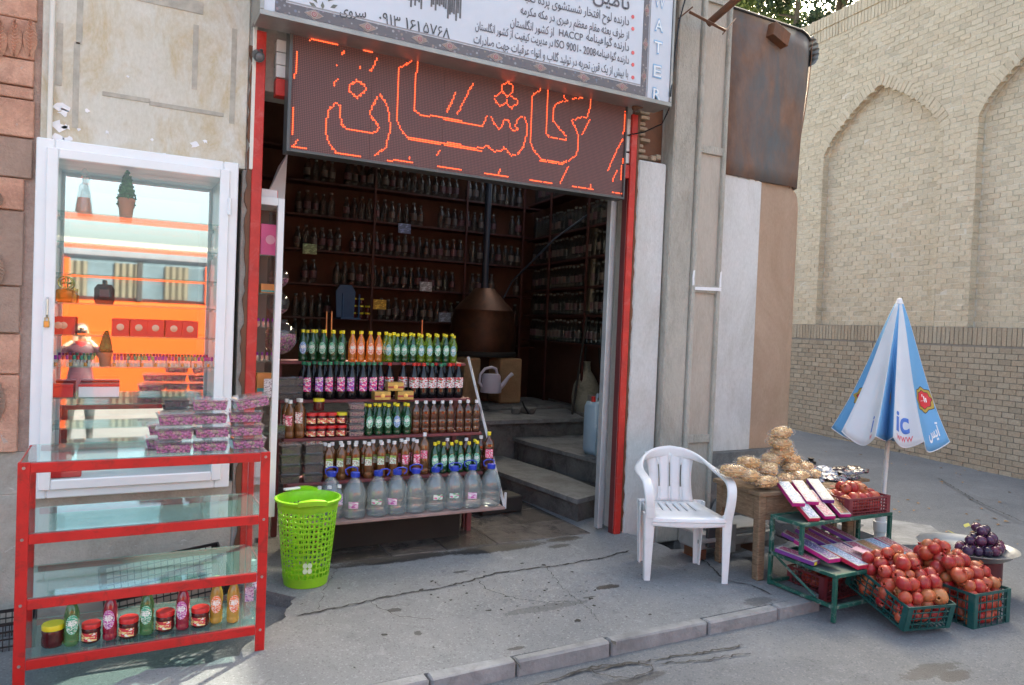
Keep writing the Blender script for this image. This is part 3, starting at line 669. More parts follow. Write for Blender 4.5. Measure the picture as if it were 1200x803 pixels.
def brickmat(name, c1, c2, c3):
    t = NT(name); t.set(.9, 0, .2); geo = t.n('NewGeometry'); oi = t.n('ObjectInfo')
    k = t.math('FRACT', t.math('ADD', geo.outputs['Random Per Island'], oi.outputs['Random']))
    c = t.ramp(k, [(0, c1), (.45, c2), (.8, c3), (1, tuple(x*.72 for x in c2))]); v = geo.outputs['Position']
    c = t.mix(.45, c, t.ramp(t.noise(45, 6, v, .7), [(.3, tuple(x*.6 for x in c2)), (.7, tuple(min(1, x*1.3) for x in c1))]))
    c = t.mix(t.math('MULTIPLY', t.ramp(t.noise(1.1, 8, v, .7), [(.5, 0), (.7, 1)]), .35), c, (.42, .37, .29)); t.col(c); t.bump(t.noise(70, 5, v), .4, .01); return t.m
M_brU = brickmat('pale_yellow_brick', (.62, .55, .42), (.55, .48, .35), (.54, .45, .32))
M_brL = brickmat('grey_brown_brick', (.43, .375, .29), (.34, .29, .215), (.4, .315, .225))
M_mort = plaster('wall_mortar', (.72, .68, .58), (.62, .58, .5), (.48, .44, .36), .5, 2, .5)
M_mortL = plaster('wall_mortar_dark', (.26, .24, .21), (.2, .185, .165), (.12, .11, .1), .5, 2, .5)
# body: lower mass, upper front with niches (built from strips), niche backs
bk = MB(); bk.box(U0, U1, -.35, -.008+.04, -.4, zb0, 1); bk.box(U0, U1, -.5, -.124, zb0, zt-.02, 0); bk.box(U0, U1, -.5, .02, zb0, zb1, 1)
N = 300; seg_ = [U0+(U1-U0)*i/N for i in range(N+1)]
cuts = sorted(set([U0, U1]+[x for a, b in arches for x in (a, b)]))
edges = [x for a, b in sorted(arches) for x in (a, b)]
us = []
for a, b in sorted(arches): us += [(a, b, 1)]
prev = U0; solid = []
for a, b in sorted(arches):
    if b < U0 or a > U1: continue
    solid.append((prev, a)); prev = b
solid.append((prev, U1))
for a, b in solid:
    if b > a: bk.box(a, b, -.2, -.006, zb1, zt-.01, 0)
for a, b in arches:
    if b < U0 or a > U1: continue
    n = 26
    for i in range(n):
        u0, u1 = a+(b-a)*i/n, a+(b-a)*(i+1)/n; h0 = arch_h(u0+1e-4); h1 = arch_h(u1-1e-4)
        bk.add([(u0, y, z) for y in (-.2, -.006) for z in (h0, zt-.01)]+[(u1, y, z) for y in (-.2, -.006) for z in (h1, zt-.01)], [(2, 3, 7, 6), (0, 2, 6, 4), (0, 1, 3, 2), (4, 6, 7, 5)], 0)
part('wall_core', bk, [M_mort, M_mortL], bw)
bricks = []   # (u0,u1,y0,z0,z1,zone)
CH = .074; rowi = 0; z = zb1+.008
def runs(z, inv):   # intervals at this height that belong to front (inv False) or niche (True)
    out = []; a0 = U0; zz = z
    for a, b in sorted(arches):
        if b < U0 or a > U1: continue
        if zz < zspr: l, r_ = a, b
        elif zz < zap:
            n = 60; ins = [a+(b-a)*(i+.5)/n for i in range(n) if arch_h(a+(b-a)*(i+.5)/n) > zz]
            if not ins: continue
            l, r_ = ins[0], ins[-1]
        else: continue
        if inv: out.append((l, r_))
        else: out.append((a0, l)); a0 = r_
    if not inv: out.append((a0, U1))
    return [(max(a, U0), min(b, U1)) for a, b in out if min(b, U1)-max(a, U0) > .05]
def lay(a, b, z0, z1, y, zone, odd, L=.165, G=.009):
    u = a-(L/2 if odd else 0)-(a-U0) % 0.0001
    while u < b:
        u0, u1 = max(u, a)+G/2, min(u+L, b)-G/2
        if u1-u0 > .03: bricks.append((u0, u1, y+RD.uniform(-.004, .004), z0, z1, zone))
        u += L
while z < zt-.22:
    z1 = z+CH-.010
    for a, b in runs(z+CH/2, False): lay(a, b, z, z1, 0, 0, rowi % 2)
    for a, b in runs(z+CH/2, True): lay(a, b, z, z1, -.118, 0, rowi % 2)
    z += CH; rowi += 1
u = U0
while u < U1:      # coping, two courses of bricks on end
    bricks.append((u+.004, u+.06, .012, zt-.205, zt-.01, 0)); bricks.append((u+.004, u+.06, .02+RD.uniform(0, .01), zt+.0, zt+.19+RD.uniform(-.01, .01), 0))
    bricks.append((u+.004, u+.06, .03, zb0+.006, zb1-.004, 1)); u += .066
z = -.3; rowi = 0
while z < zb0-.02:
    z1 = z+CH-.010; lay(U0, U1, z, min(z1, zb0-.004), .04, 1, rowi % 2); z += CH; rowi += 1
def bmeshbrick(u0, u1, y, z0, z1, d=.06, j=.003): 
    m = MB(); m.box(u0, u1, y-d, y, z0, z1, 0, None, j); return m
vis = []
for i, b_ in enumerate(bricks):
    c = WO+WU*((b_[0]+b_[1])/2)+WN*b_[2]+Vector((0, 0, (b_[3]+b_[4])/2)); px, py, d = proj(c)
    if 938 < px < 1203 and -3 < py < 600: vis.append((d, i))
vis.sort(); sel = set(i for d, i in vis[:300])
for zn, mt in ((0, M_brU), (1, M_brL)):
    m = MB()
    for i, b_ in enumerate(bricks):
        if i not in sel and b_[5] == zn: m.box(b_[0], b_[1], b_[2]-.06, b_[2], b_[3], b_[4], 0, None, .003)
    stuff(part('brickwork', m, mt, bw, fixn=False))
proto = {}
for i in sorted(sel):
    b_ = bricks[i]; zn = b_[5]
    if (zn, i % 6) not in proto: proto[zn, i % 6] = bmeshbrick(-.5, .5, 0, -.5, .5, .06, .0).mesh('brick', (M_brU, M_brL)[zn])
    me = proto[zn, i % 6]
    o = obj('brick', me, bw, ((b_[0]+b_[1])/2, b_[2], (b_[3]+b_[4])/2), (0, 0, 0)); o.scale = (b_[1]-b_[0], 1, b_[4]-b_[3])
# arch rings of bricks on end
ring = MB()
for a, b in arches:
    if b < U0 or a > U1: continue
    pts = [(a+(b-a)*i/200, arch_h(a+(b-a)*min(max(i, .02), 199.98)/200)) for i in range(201)]
    L = 0; last = -1
    for i in range(200):
        p, q = Vector(pts[i]), Vector(pts[i+1]); L += (q-p).length
        if L-last > .072:
            last = L; t = (q-p).normalized(); n_ = Vector((-t.y, t.x)); c = p
            q4 = [c+t*.03-n_*.012, c-t*.03-n_*.012, c-t*.034+n_*.15, c+t*.034+n_*.15]
            ring.prismY([(v.x, v.y) for v in q4], -.06, .003+RD.uniform(0, .003), 0)
    zz = zb1+.01
    while zz < zspr:     # worn rounded brick edges down both sides
        for s, e in ((1, b), (-1, a)):
            ring.box(min(e-s*.008, e+s*.05), max(e-s*.008, e+s*.05), -.115, .003, zz, zz+CH-.011, 0, None, .004)
        zz += CH
stuff(part('arch_ring', ring, M_brU, bw))
# ================================================ white display cabinet
M_pvc = P('white_pvc', (.8, .81, .82), .3, var=.03)
M_pane = clearmat('clear_pane', (.97, .985, .98), .9, .01)
M_shelfglass = clearmat('green_edge_glass', (.8, .95, .93), .9, .02, (.35, .62, .6), .1)
t = NT('mirror_back'); t.set(.02, 1, .5); t.col((.88, .9, .9)); M_mirror = t.m
cab = thing('display_cabinet', 'white framed glass display cabinet set in the wall left of the doorway', 'cabinet', (XZ(150, 400)[0], FY, zc0))
cx0, cx1 = x_cab0, x_cab1; FT = .085; YF = FY-.06
for nm, a in (('frame_side', (cx0, cx0+FT, zc0, zc1)), ('frame_side', (cx1-FT, cx1, zc0, zc1)), ('frame_top', (cx0+FT+.001, cx1-FT-.001, zc1-FT, zc1)), ('frame_bottom', (cx0+FT+.001, cx1-FT-.001, zc0, zc0+FT))):
    m = MB(); m.bbox(a[0], a[1], YF, FY+.05, a[2], a[3], .006)
    o = partw(nm, m, M_pvc, cab)
dx0, dx1, dz0, dz1 = cx0+.05, cx1-.05, zc0+.05, zc1-.05; DT = .055
door = partw('door_frame', MB().bbox(dx0, dx0+DT, YF-.02, YF+.012, dz0, dz1, .005).bbox(dx1-DT, dx1, YF-.02, YF+.012, dz0, dz1, .005).bbox(dx0+DT+.001, dx1-DT-.001, YF-.02, YF+.012, dz1-DT, dz1, .005).bbox(dx0+DT+.001, dx1-DT-.001, YF-.02, YF+.012, dz0, dz0+DT, .005), M_pvc, cab)
m = MB(); m.box(dx0+DT-.005, dx1-DT+.005, YF-.006, YF-.001, dz0+DT-.005, dz1-DT+.005); partw('glass_pane', m, M_pane, door)
for py in (245, 500):
    z = XZ(275, py)[1]; m = MB(); m.bbox(dx1-.012, dx1+.014, YF-.03, YF-.018, z-.05, z+.05, .004); m.tube([(dx1+.002, YF-.03, z-.05), (dx1+.002, YF-.03, z+.05)], .008, 8); partw('hinge', m, M_pvc, door)
z = XZ(55, 360)[1]; xh = dx0+.022
m = MB(); m.tube([(xh, YF-.02, z-.05), (xh, YF-.045, z-.04), (xh, YF-.045, z+.04), (xh, YF-.02, z+.05)], .007, 8); partw('handle', m, P('silver_metal', (.6, .6, .6), .3, .9), door)
m = MB(); m.bbox(xh-.016, xh+.012, YF-.034, YF-.02, z-.11, z-.075, .003); m.tube([(xh-.01, YF-.027, z-.076), (xh-.01, YF-.027, z-.058), (xh+.007, YF-.027, z-.058), (xh+.007, YF-.027, z-.076)], .003, 6); partw('padlock', m, P('brass', (.55, .38, .12), .35, .9), door)
ix0, ix1, YB = cx0+FT, cx1-FT, FY+.24
M_cabin = P('cabinet_lining', (.72, .76, .76), .4, var=.03)
partw('lining', MB().box(ix0-.02, ix0, FY+.05, YB+.02, zc0, zc1).box(ix1, ix1+.02, FY+.05, YB+.02, zc0, zc1).box(ix0-.02, ix1+.02, FY+.05, YB+.02, zc1-FT+.002, zc1).box(ix0-.02, ix1+.02, FY+.05, YB+.02, zc0, zc0+FT-.002), M_cabin, cab)
m = MB(); m.box(ix0+.001, ix1-.001, YB-.006, YB, zc0+FT, zc1-FT); partw('mirror', m, M_mirror, cab)
SY = FY+.12; shz = []
for py in (246, 282, 319, 354, 392, 429, 466, 502):
    z = onY(66, py, FY+.06)[2]; shz.append(z); m = MB(); m.bbox(ix0+.002, ix1-.002, FY+.055, YB-.008, z-.008, z, .002); partw('glass_shelf', m, M_shelfglass, cab)
    m = MB(); m.box(ix1-.02, ix1-.001, FY+.08, FY+.1, z-.022, z-.009); m.box(ix0+.001, ix0+.02, FY+.08, FY+.1, z-.022, z-.009); partw('shelf_clip', m, M_pvc, cab)
def cabx(px, py=400, Y=None): return onY(px, py, Y or SY)[0]
# contents
M_cglass = clearmat('bottle_glass', (.93, .95, .95), 1, .03, (.8, .85, .85), .15)
M_amber = clearmat('amber_perfume', (.95, .55, .12), 1, .05, (.8, .3, .03), .6)
M_orangeliq = clearmat('orange_liquid', (.95, .35, .1), 1, .05, (.85, .2, .04), .7)
M_gold = P('gold_metal', (.75, .55, .2), .25, .9)
t_ = thing('glass_decanter', 'clear glass decanter half full of orange liquid on the top shelf of the white cabinet', 'bottle', (cabx(98, 246), SY, shz[0]))
part('decanter_glass', MB().lathe([(.035, 0), (.045, .01), (.034, .1), (.026, .16), (.012, .175), (.012, .2), (.02, .205)], 16), M_cglass, t_, 40)
part('liquid', MB().lathe([(.038, .004), (.041, .012), (.032, .09)], 16), M_orangeliq, t_, 40)
part('stopper', MB().lathe([(.006, .2), (.018, .212), (.02, .24), (.006, .26)], 12), M_cglass, t_, 40)
M_topi = P('topiary_green', (.05, .13, .035), .8, var=.5, vs=60); M_terra = P('terracotta', (.45, .16, .08), .7)
def topiary(label, x, z, h, w_, dots):
    t_ = thing('potted_topiary', label, 'plant', (x, SY-.02, z))
    part('pot', MB().lathe([(w_*.32, 0), (w_*.42, h*.33), (w_*.47, h*.33), (w_*.47, h*.4), (w_*.4, h*.4)], 14), M_terra, t_, 40)
    m = MB(); r = random.Random(5)
    for i in range(170):
        t = r.random(); a = r.random()*2*PI; R_ = w_*.5*(1-t)**.6*(.75 if dots else (1 if t < .5 else .95)); c = Vector((R_*math.cos(a), R_*math.sin(a), h*.38+t*h*.62)); s = w_*.09
        u = Vector((r.uniform(-1, 1), r.uniform(-1, 1), r.uniform(-1, 1))).normalized()*s; v = u.cross(Vector((r.uniform(-1, 1), r.uniform(-1, 1), 1))).normalized()*s
        m.add([c-u, c-v, c+u, c+v], [(0, 1, 2, 3)], 1 if dots and r.random() < .25 else 0)
    m.lathe([(w_*.2, h*.35), (w_*.4, h*.5), (w_*.25, h*.8), (.001, h*.97)], 10)
    part('foliage', m, [M_topi, P('berry_mix', (.5, .25, .1), .6, var=.9, vs=90)], t_, fixn=False)
topiary('dark green ball topiary in a clay pot on the top cabinet shelf', cabx(148, 246), shz[0], .27, .1, 0)
topiary('small cone topiary with orange berries in a clay pot among the perfume vials', cabx(123, 429), shz[5], .2, .085, 1)
t_ = thing('perfume_bottle', 'amber perfume bottle with a round gold ring top on the fourth cabinet shelf', 'perfume', (cabx(76, 354), SY, shz[3]))
part('amber_body', MB().bbox(-.045, .045, -.02, .02, 0, .075, .01), M_amber, t_)
m = MB(); m.tube([(.035*math.cos(a), 0, .115+.035*math.sin(a)) for a in [k*PI/10 for k in range(21)]], .005, 6); m.tube([(0, 0, .075), (0, 0, .15)], .005, 6); m.tube([(-.035, 0, .115), (.035, 0, .115)], .004, 6); part('ring_top', m, M_gold, t_, 40)
t_ = thing('perfume_bottle', 'small amber perfume vial beside the ring topped bottle', 'perfume', (cabx(87, 354), SY-.02, shz[3]))
part('amber_body', MB().lathe([(.014, 0), (.014, .05), (.006, .055), (.006, .07)], 10), M_amber, t_, 40); part('cap', MB().lathe([(.008, .07), (.008, .085)], 8), M_gold, t_)
t_ = thing('perfume_flask', 'rounded black perfume flask on the fourth cabinet shelf', 'perfume', (cabx(122, 356), SY, shz[3]))
M_blk = P('black_gloss', (.012, .012, .014), .2, var=.05)
m = MB(); pts = [(-.045, 0), (.045, 0), (.052, .02), (.052, .09), (.035, .115), (-.035, .115), (-.052, .09), (-.052, .02)]; m.prismY(pts, -.018, .018); part('flask_body', m, M_blk, t_); part('cap', MB().lathe([(.012, .115), (.012, .14)], 10), M_blk, t_)
part('front_panel', MB().bbox(-.025, .025, -.0205, -.0182, .04, .085, .001), P('dark_red_panel', (.12, .03, .03), .4), t_)
M_redbox = P('red_velvet_box', (.7, .03, .03), .55, var=.08)
xs_ = [57, 75, 141, 162, 182, 203, 222]; nm = ['leftmost red box, cut off by the cabinet frame', 'second red box with a round medallion, left of the photographer reflection', 'first of the row of five red medallion boxes', 'second of the row of five red medallion boxes', 'third of the row of five red medallion boxes', 'fourth of the row of five red medallion boxes', 'last of the row of five red medallion boxes, at the right']
for i, px in enumerate(xs_):
    x = cabx(px, 392) if i else ix0+.03
    t_ = thing('medallion_box', nm[i], 'gift box', (x, SY-.03, shz[4]), RD.uniform(-.12, .12), 'red boxes with medallions on the fifth cabinet shelf'); s = .045 if i > 1 else .055
    if not i: s = .028
    part('box_body', MB().bbox(-s, s, -.012, .014, .0, .1, .002), M_redbox, t_); part('medallion', MB().lathe([(.02, 0), (.02, .003), (.016, .005)], 18, M=Matrix.Translation((0, -.0125, .052)) @ Matrix.Rotation(PI/2, 4, 'X')), P('pale_medallion', (.6, .45, .33), .4, .4), t_, 30)
cols = [(.3, .02, .35), (.02, .25, .18), (.45, .05, .3), (.25, .4, .15), (.4, .04, .05)]
cn = ['purple', 'teal green', 'magenta', 'olive green', 'dark red']; VC = [P('vial_cap_%s' % cn[i].replace(' ', '_'), c, .3, .3) for i, c in enumerate(cols)]
vbody = MB().lathe([(.0075, 0), (.0075, .034), (.005, .037)], 8).mesh('vial_glass', M_cglass, 40); vliq = MB().lathe([(.0076, .0), (.0076, .02)], 8).mesh('vial_liquid', M_amber, 40)
vcaps = [MB().lathe([(.0078, .037), (.0078, .06)], 8).mesh('vial_cap', m_, 40) for m_ in VC]
nv = 46; cnt = {}
for i in range(nv):
    x = ix0+.02+(ix1-ix0-.04)*i/(nv-1)
    if abs(x-cabx(123, 429)) < .045: continue
    c = (i*7+i//3) % 5; cnt[c] = cnt.get(c, 0)+1
    t_ = thing('perfume_vial', f'tiny {cn[c]} capped vial, {nth(cnt[c]-1)} such from left on the sixth cabinet shelf', 'vial', (x, FY+.085, shz[5]), 0, 'tiny perfume vials in a row')
    obj('glass_tube', vbody, t_); obj('cap', vcaps[c], t_)
    if i % 4 == 0: obj('liquid', vliq, t_)
M_wbox = P('white_card', (.78, .78, .8), .5, var=.04)
for i, (px, wd, lb) in enumerate(((60, .05, 'red and white card box at the left end of the seventh cabinet shelf'), (104, .05, 'white card box with a red lid, left of a matching pair'), (127, .055, 'white card box with a red lid, right of a matching pair'))):
    t_ = thing('card_box', lb, 'box', (max(cabx(px, 466), ix0+wd+.01), SY-.03, shz[6]), 0, 'white boxes with red lids in the cabinet')
    part('box_body', MB().bbox(-wd, wd, -.03, .05, 0, .06, .002), M_wbox if i else M_redbox, t_); part('lid', MB().bbox(-wd-.002, wd+.002, -.032, .052, .061, .074, .002), M_redbox, t_)
# rose bud tubs
M_tub = clearmat('clear_tub', (.98, .98, .98), .8, .06, (.8, .8, .82), .06)
def budmat(name, a, b, c, sc_=95):
    t = NT(name); t.set(.75); v = t.coord(); vo = t.n('TexVoronoi'); vo.inputs['Scale'].default_value = sc_; t.l(v, vo.inputs['Vector'])
    s = t.n('SeparateColor'); t.l(vo.outputs['Color'], s.inputs[0]); cc = t.ramp(s.outputs[0], [(.0, a), (.45, b), (.8, c), (1, tuple(x*.4 for x in a))])
    t.col(t.mix(t.ramp(vo.outputs['Distance'], [(.5, 0), (.85, .8)]), cc, (.05, .01, .02))); t.bump(t.math('SUBTRACT', 1., vo.outputs['Distance']), 1, .01); return t.m
M_buds = budmat('rose_buds', (.38, .04, .19), (.55, .17, .36), (.5, .42, .27), 75); M_buds_dark = budmat('dark_buds', (.16, .05, .07), (.25, .1, .12), (.2, .17, .12)); M_herb = budmat('brown_herbs', (.09, .05, .03), (.13, .08, .05), (.06, .04, .03), 120); M_budp = budmat('pale_buds', (.4, .15, .18), (.5, .28, .25), (.4, .3, .2))
def tub(label, mat, grp, w_=.09, d=.065, h=.052):
    t_ = thing('plastic_tub', label, 'container', (0, 0, 0), 0, grp)
    T = [(-1, -1), (1, -1), (1, 1), (-1, 1)]
    def fr(k0, k1, z0, z1, m): m.add([(x*w_*k0, y*d*k0, z0) for x, y in T]+[(x*w_*k1, y*d*k1, z1) for x, y in T], [(3, 2, 1, 0), (4, 5, 6, 7)]+[(i, (i+1) % 4, 4+(i+1) % 4, 4+i) for i in range(4)]); return m
    part('tub_walls', fr(.88, .98, 0, h, MB()), M_tub, t_)
    m = MB(); m.grid(lambda u, v: ((u*2-1)*w_*(.86+.08*1), (v*2-1)*d*.93, h*.86+.006*noise.noise((u*8, v*8, 1))), 8, 6); fr(.84, .93, .002, h*.8, m); part('contents', m, mat, t_)
    m = MB(); fr(1.04, 1.04, h, h+.004, m); fr(.9, .86, h+.005, h+.014, m); part('lid', m, M_tub, t_); return t_
def stackk(kind, lst, grp):
    for (x, y, z, r_, lb) in lst: kind.put((x, y, z), r_, lb, grp)
KT = Kind(tub('x', M_buds, 'tubs of dried rose buds on the red stand')); KTd = Kind(tub('x', M_buds_dark, 'x')); KTh = Kind(tub('x', M_herb, 'x', .085, .06, .07)); KTp = Kind(tub('x', M_budp, 'x', .06, .05, .05))
for (px, py, k, lb) in ((207, 466, 0, 'lowest tub of the left stack'), (207, 466, 1, 'middle tub of the left stack'), (207, 466, 2, 'topmost tub of the left stack'), (237, 466, 0, 'lower tub of the right stack'), (237, 466, 1, 'upper tub of the right stack')):
    KTd.put((min(cabx(px, py), ix1-.1), SY-.0, shz[7]+k*.054), 0, f'clear tub of dark rose buds inside the cabinet, {lb}', 'tubs of dark buds inside the cabinet', (.8, .8, .8))
t_ = thing('red_case', 'flat red case lying on the floor of the white cabinet', 'box', (ix0+.1, SY, zc0+FT), 0); part('case_body', MB().bbox(-.09, .06, -.04, .05, 0, .035, .003), M_redbox, t_)
# ================================================ LED sign
def flat(name, x0, x1, y0, y1, z0, z1, mat, root, b=.002): m = MB(); m.bbox(x0, x1, y0, y1, z0, z1, b); return partw(name, m, mat, root)
LY = 4.66
lp = {k: onY(*v, LY) for k, v in dict(tl=(343, 42), tr=(735, 120), bl=(339, 177), br=(727, 229)).items()}
lx0, lx1 = (lp['tl'].x+lp['bl'].x)/2, (lp['tr'].x+lp['br'].x)/2; lz0, lz1 = (lp['bl'].z+lp['br'].z)/2, (lp['tl'].z+lp['tr'].z)/2
led = thing('led_sign', 'dark electronic sign board showing a word in glowing red dots over the doorway', 'sign', (lx0, LY, lz0))
M_ledf = P('led_frame', (.1, .1, .1), .4, .5)
for a in ((lx0-.02, lx0, lz0-.02, lz1+.02), (lx1, lx1+.012, lz0-.02, lz1+.02), (lx0, lx1, lz0-.018, lz0), (lx0, lx1, lz1, lz1+.018)): flat('frame_bar', a[0], a[1], LY-.02, LY+.1, a[2], a[3], M_ledf, led)
PIT = (lx1-lx0)/235
t = NT('led_matrix'); t.set(.55, 0, .3); v = t.coord(); sp = t.n('SeparateXYZ'); t.l(v, sp.inputs[0])
fx = t.math('SUBTRACT', t.math('FRACT', t.math('DIVIDE', sp.outputs[0], PIT)), .5); fz = t.math('SUBTRACT', t.math('FRACT', t.math('DIVIDE', sp.outputs[2], PIT)), .5)
d = t.math('ADD', t.math('MULTIPLY', fx, fx), t.math('MULTIPLY', fz, fz)); t.col(t.ramp(d, [(.05, (.24, .11, .1)), (.14, (.095, .052, .052))])); M_ledm = t.m
for k in range(5):
    a, b = lx0+(lx1-lx0)*k/5, lx0+(lx1-lx0)*(k+1)/5; m = MB(); m.box(a+.0008, b-.0008, 0, .02, lz0+.001, lz1-.001)
    m.v = [(x-lx0, y, z-lz0) for x, y, z in m.v]; part('diode_panel', m, M_ledm, led)
t = NT('lit_diode'); t.b.inputs['Base Color'].default_value = (.9, .08, .02, 1); t.b.inputs['Emission Color'].default_value = (1, .09, .03, 1); t.b.inputs['Emission Strength'].default_value = .8; M_lit = t.m
strokes = []
def z1s(pts): strokes.append([(320+x/4.0136, 30+y/4.015) for x, y in pts])      # from the first close-up
def z2s(pts): strokes.append([(520+x/4.459, 60+y/4.461) for x, y in pts])
z1s([(172, 67), (300, 90)]); z1s([(425, 115), (548, 138)]); z1s([(668, 160), (782, 184)])
z1s([(110, 128), (103, 250)]); z1s([(97, 385), (90, 512)]); z1s([(90, 570), (158, 578)]); z1s([(95, 565), (115, 538)])
z1s([(290, 597), (412, 614)]); z1s([(538, 632), (655, 648)]); z1s([(640, 640), (640, 622)]); z1s([(773, 664), (883, 680)])
z1s([(333, 120), (325, 138)]); z1s([(490, 158), (472, 192), (455, 215)]); z1s([(297, 185), (300, 187)]); z1s([(303, 251), (284, 281)]); z1s([(408, 197), (409, 199)])
z1s([(395, 258), (432, 285), (436, 305), (395, 340), (362, 310), (357, 285), (395, 258)])
z1s([(295, 368), (318, 375), (318, 450), (330, 478), (370, 493), (450, 507), (485, 503), (497, 480), (485, 460), (452, 415), (470, 375), (490, 340)])
z1s([(503, 325), (530, 365), (548, 420), (548, 500), (530, 575), (480, 610)]); z1s([(290, 368), (262, 400), (250, 450), (250, 510), (262, 555), (290, 590)])
z1s([(660, 163), (620, 185), (588, 205), (585, 300), (583, 450), (610, 505), (640, 532), (700, 543), (883, 570)]); z1s([(640, 527), (883, 563)])
z1s([(677, 165), (672, 260), (667, 400), (690, 418), (883, 451)])
z1s([(858, 320), (838, 365), (818, 405)]); z1s([(782, 588), (770, 606)])
z2s([(103, 97), (227, 120)]); z2s([(345, 146), (460, 168)]); z2s([(573, 190), (682, 213)]); z2s([(792, 238), (892, 259)])
z2s([(62, 222), (38, 270), (15, 318)]); z2s([(152, 170), (110, 250), (70, 330)])
z2s([(0, 354), (100, 372), (200, 390), (225, 345)]); z2s([(0, 483), (100, 500), (200, 510), (225, 492), (260, 525), (300, 520), (315, 503), (350, 545), (385, 540), (415, 500), (430, 440), (432, 380), (420, 347), (400, 345), (382, 362), (372, 395), (388, 410), (362, 418), (345, 395), (338, 360)])
z2s([(0, 492), (100, 507), (200, 520)]); z2s([(250, 345), (265, 385), (285, 405), (303, 395), (315, 360), (330, 360)])
z2s([(330, 162), (362, 180), (362, 210), (330, 235), (300, 210), (302, 180), (330, 162)]); z2s([(300, 212), (268, 240), (270, 268), (295, 290), (325, 270), (330, 235)]); z2s([(340, 235), (380, 250), (385, 275), (352, 300), (325, 270)])
z2s([(525, 188), (488, 212), (460, 235), (460, 340), (455, 480), (470, 520), (510, 565), (610, 585), (650, 572)]); z2s([(500, 575), (560, 583), (620, 590), (650, 575), (690, 545), (702, 500), (702, 440), (688, 400), (668, 365), (700, 350), (750, 345), (762, 300), (766, 240)])
z2s([(545, 195), (540, 280), (535, 430), (550, 450), (640, 465), (638, 445), (570, 365), (570, 310), (585, 275), (645, 258)]); z2s([(625, 235), (632, 248)]); z2s([(670, 250), (725, 243)])
z2s([(762, 360), (745, 395), (723, 435)]); z2s([(648, 608), (628, 650), (608, 688)])
z2s([(946, 320), (942, 380), (938, 430)]); z2s([(935, 458), (905, 515), (875, 585), (856, 625)]); z2s([(935, 565), (928, 620), (926, 672)]); z2s([(905, 625), (880, 683)])
z2s([(0, 607), (93, 622)]); z2s([(215, 638), (335, 657)]); z2s([(295, 618), (285, 640)]); z2s([(450, 673), (563, 692)]); z2s([(672, 708), (780, 724)]); z2s([(765, 700), (765, 716)]); z2s([(882, 741), (925, 745)])
dots = set()
A_, B_, C_, D_ = Vector((343, 42)), Vector((735, 120)), Vector((339, 177)), Vector((727, 229))
for st in strokes:
    for i in range(len(st)-1):
        a, b = Vector(st[i]), Vector(st[i+1]); n = max(1, int((b-a).length/1.6))
        for k in range(n+1):
            p = a.lerp(b, k/n); q = onY(p.x, p.y, LY)
            dots.add((round((min(max(q.x, lx0+PIT), lx1-PIT)-lx0)/PIT-.5), round((min(max(q.z, lz0+PIT), lz1-PIT)-lz0)/PIT-.5)))
m = MB(); rr = PIT*.38
for (i, j) in dots:
    cx, cz = (i+.5)*PIT, (j+.5)*PIT; vs = [(cx+rr*math.cos(PI/3*k), -.003, cz+rr*math.sin(PI/3*k)) for k in range(6)]+[(cx, -.006, cz)]
    m.add(vs, [(k, (k+1) % 6, 6) for k in range(6)])
stuff(part('lit_diodes', m, M_lit, led))
# ================================================ large shop sign
BY = 4.46
bs = thing('shop_sign', 'large white light box sign with Persian lettering and a carpet pattern border', 'sign', tuple(onY(545, 60, BY)))
bp0, bp1 = onY(304, 21, BY), onY(786, 121, BY); bx0, bx1 = bp0.x, bp1.x; bz = (bp0.z+bp1.z)/2; BH = 1.7
M_alu = P('dull_aluminium', (.33, .32, .3), .45, .6, var=.15); M_face = P('sign_face', (.56, .6, .67), .35, var=.05, vs=2, dirt=.12, dc=(.5, .5, .48), ds=3)
flat('sign_face', bx0+.02, bx1-.02, BY, BY+.02, bz+.02, bz+BH, M_face, bs)
for a in ((bx0, bx1, BY-.012, BY+.2, bz-.005, bz+.025), (bx0, bx0+.022, BY-.012, BY+.3, bz+.026, bz+BH), (bx1-.018, bx1, BY-.012, BY+.3, bz+.026, bz+BH)): flat('edge_frame', *a, M_alu, bs)
flat('underside', bx0+.024, bx1-.02, BY+.022, BY+.2, bz+.028, bz+.034, P('grimy_underside', (.12, .1, .085), .8), bs)
# carpet pattern border, its outline and rosettes
M_bord = None
t = NT('carpet_border'); t.set(.4); v = t.coord(); vo = t.n('TexVoronoi'); vo.inputs['Scale'].default_value = 38; t.l(v, vo.inputs['Vector']); s_ = t.n('SeparateColor'); t.l(vo.outputs['Color'], s_.inputs[0])
cc = t.ramp(s_.outputs[0], [(.0, (.1, .11, .15)), (.3, (.11, .1, .12)), (.55, (.34, .34, .37)), (.7, (.27, .2, .16)), (.85, (.16, .19, .26)), (1, (.3, .18, .18))])
t.col(t.mix(t.ramp(vo.outputs['Distance'], [(.25, 0), (.36, 1)]), cc, (.13, .12, .13))); M_bord = t.m
bzl = onY(400, 58, BY).z
bh = onY(783, 108, BY).z-bz; band = .066
zbd = bz+.03; xr_ = onY(757, 100, BY).x; xl_ = onY(322, 15, BY).x
flat('border_band', xl_, xr_, BY-.003, BY-.0006, zbd, zbd+band, M_bord, bs, .0003); flat('border_band', xr_-band*.78, xr_, BY-.003, BY-.0006, zbd+band+.0005, bz+BH, M_bord, bs, .0003); flat('border_band', xl_, xl_+band*.9, BY-.003, BY-.0006, zbd+band+.0005, bz+BH, M_bord, bs, .0003)
M_ros = P('rosette_red', (.3, .12, .12), .4, var=.2, vs=60); M_rosl = P('rosette_line', (.42, .4, .4), .4); M_rosb = P('rosette_ground', (.28, .2, .17), .4, var=.2, vs=40)
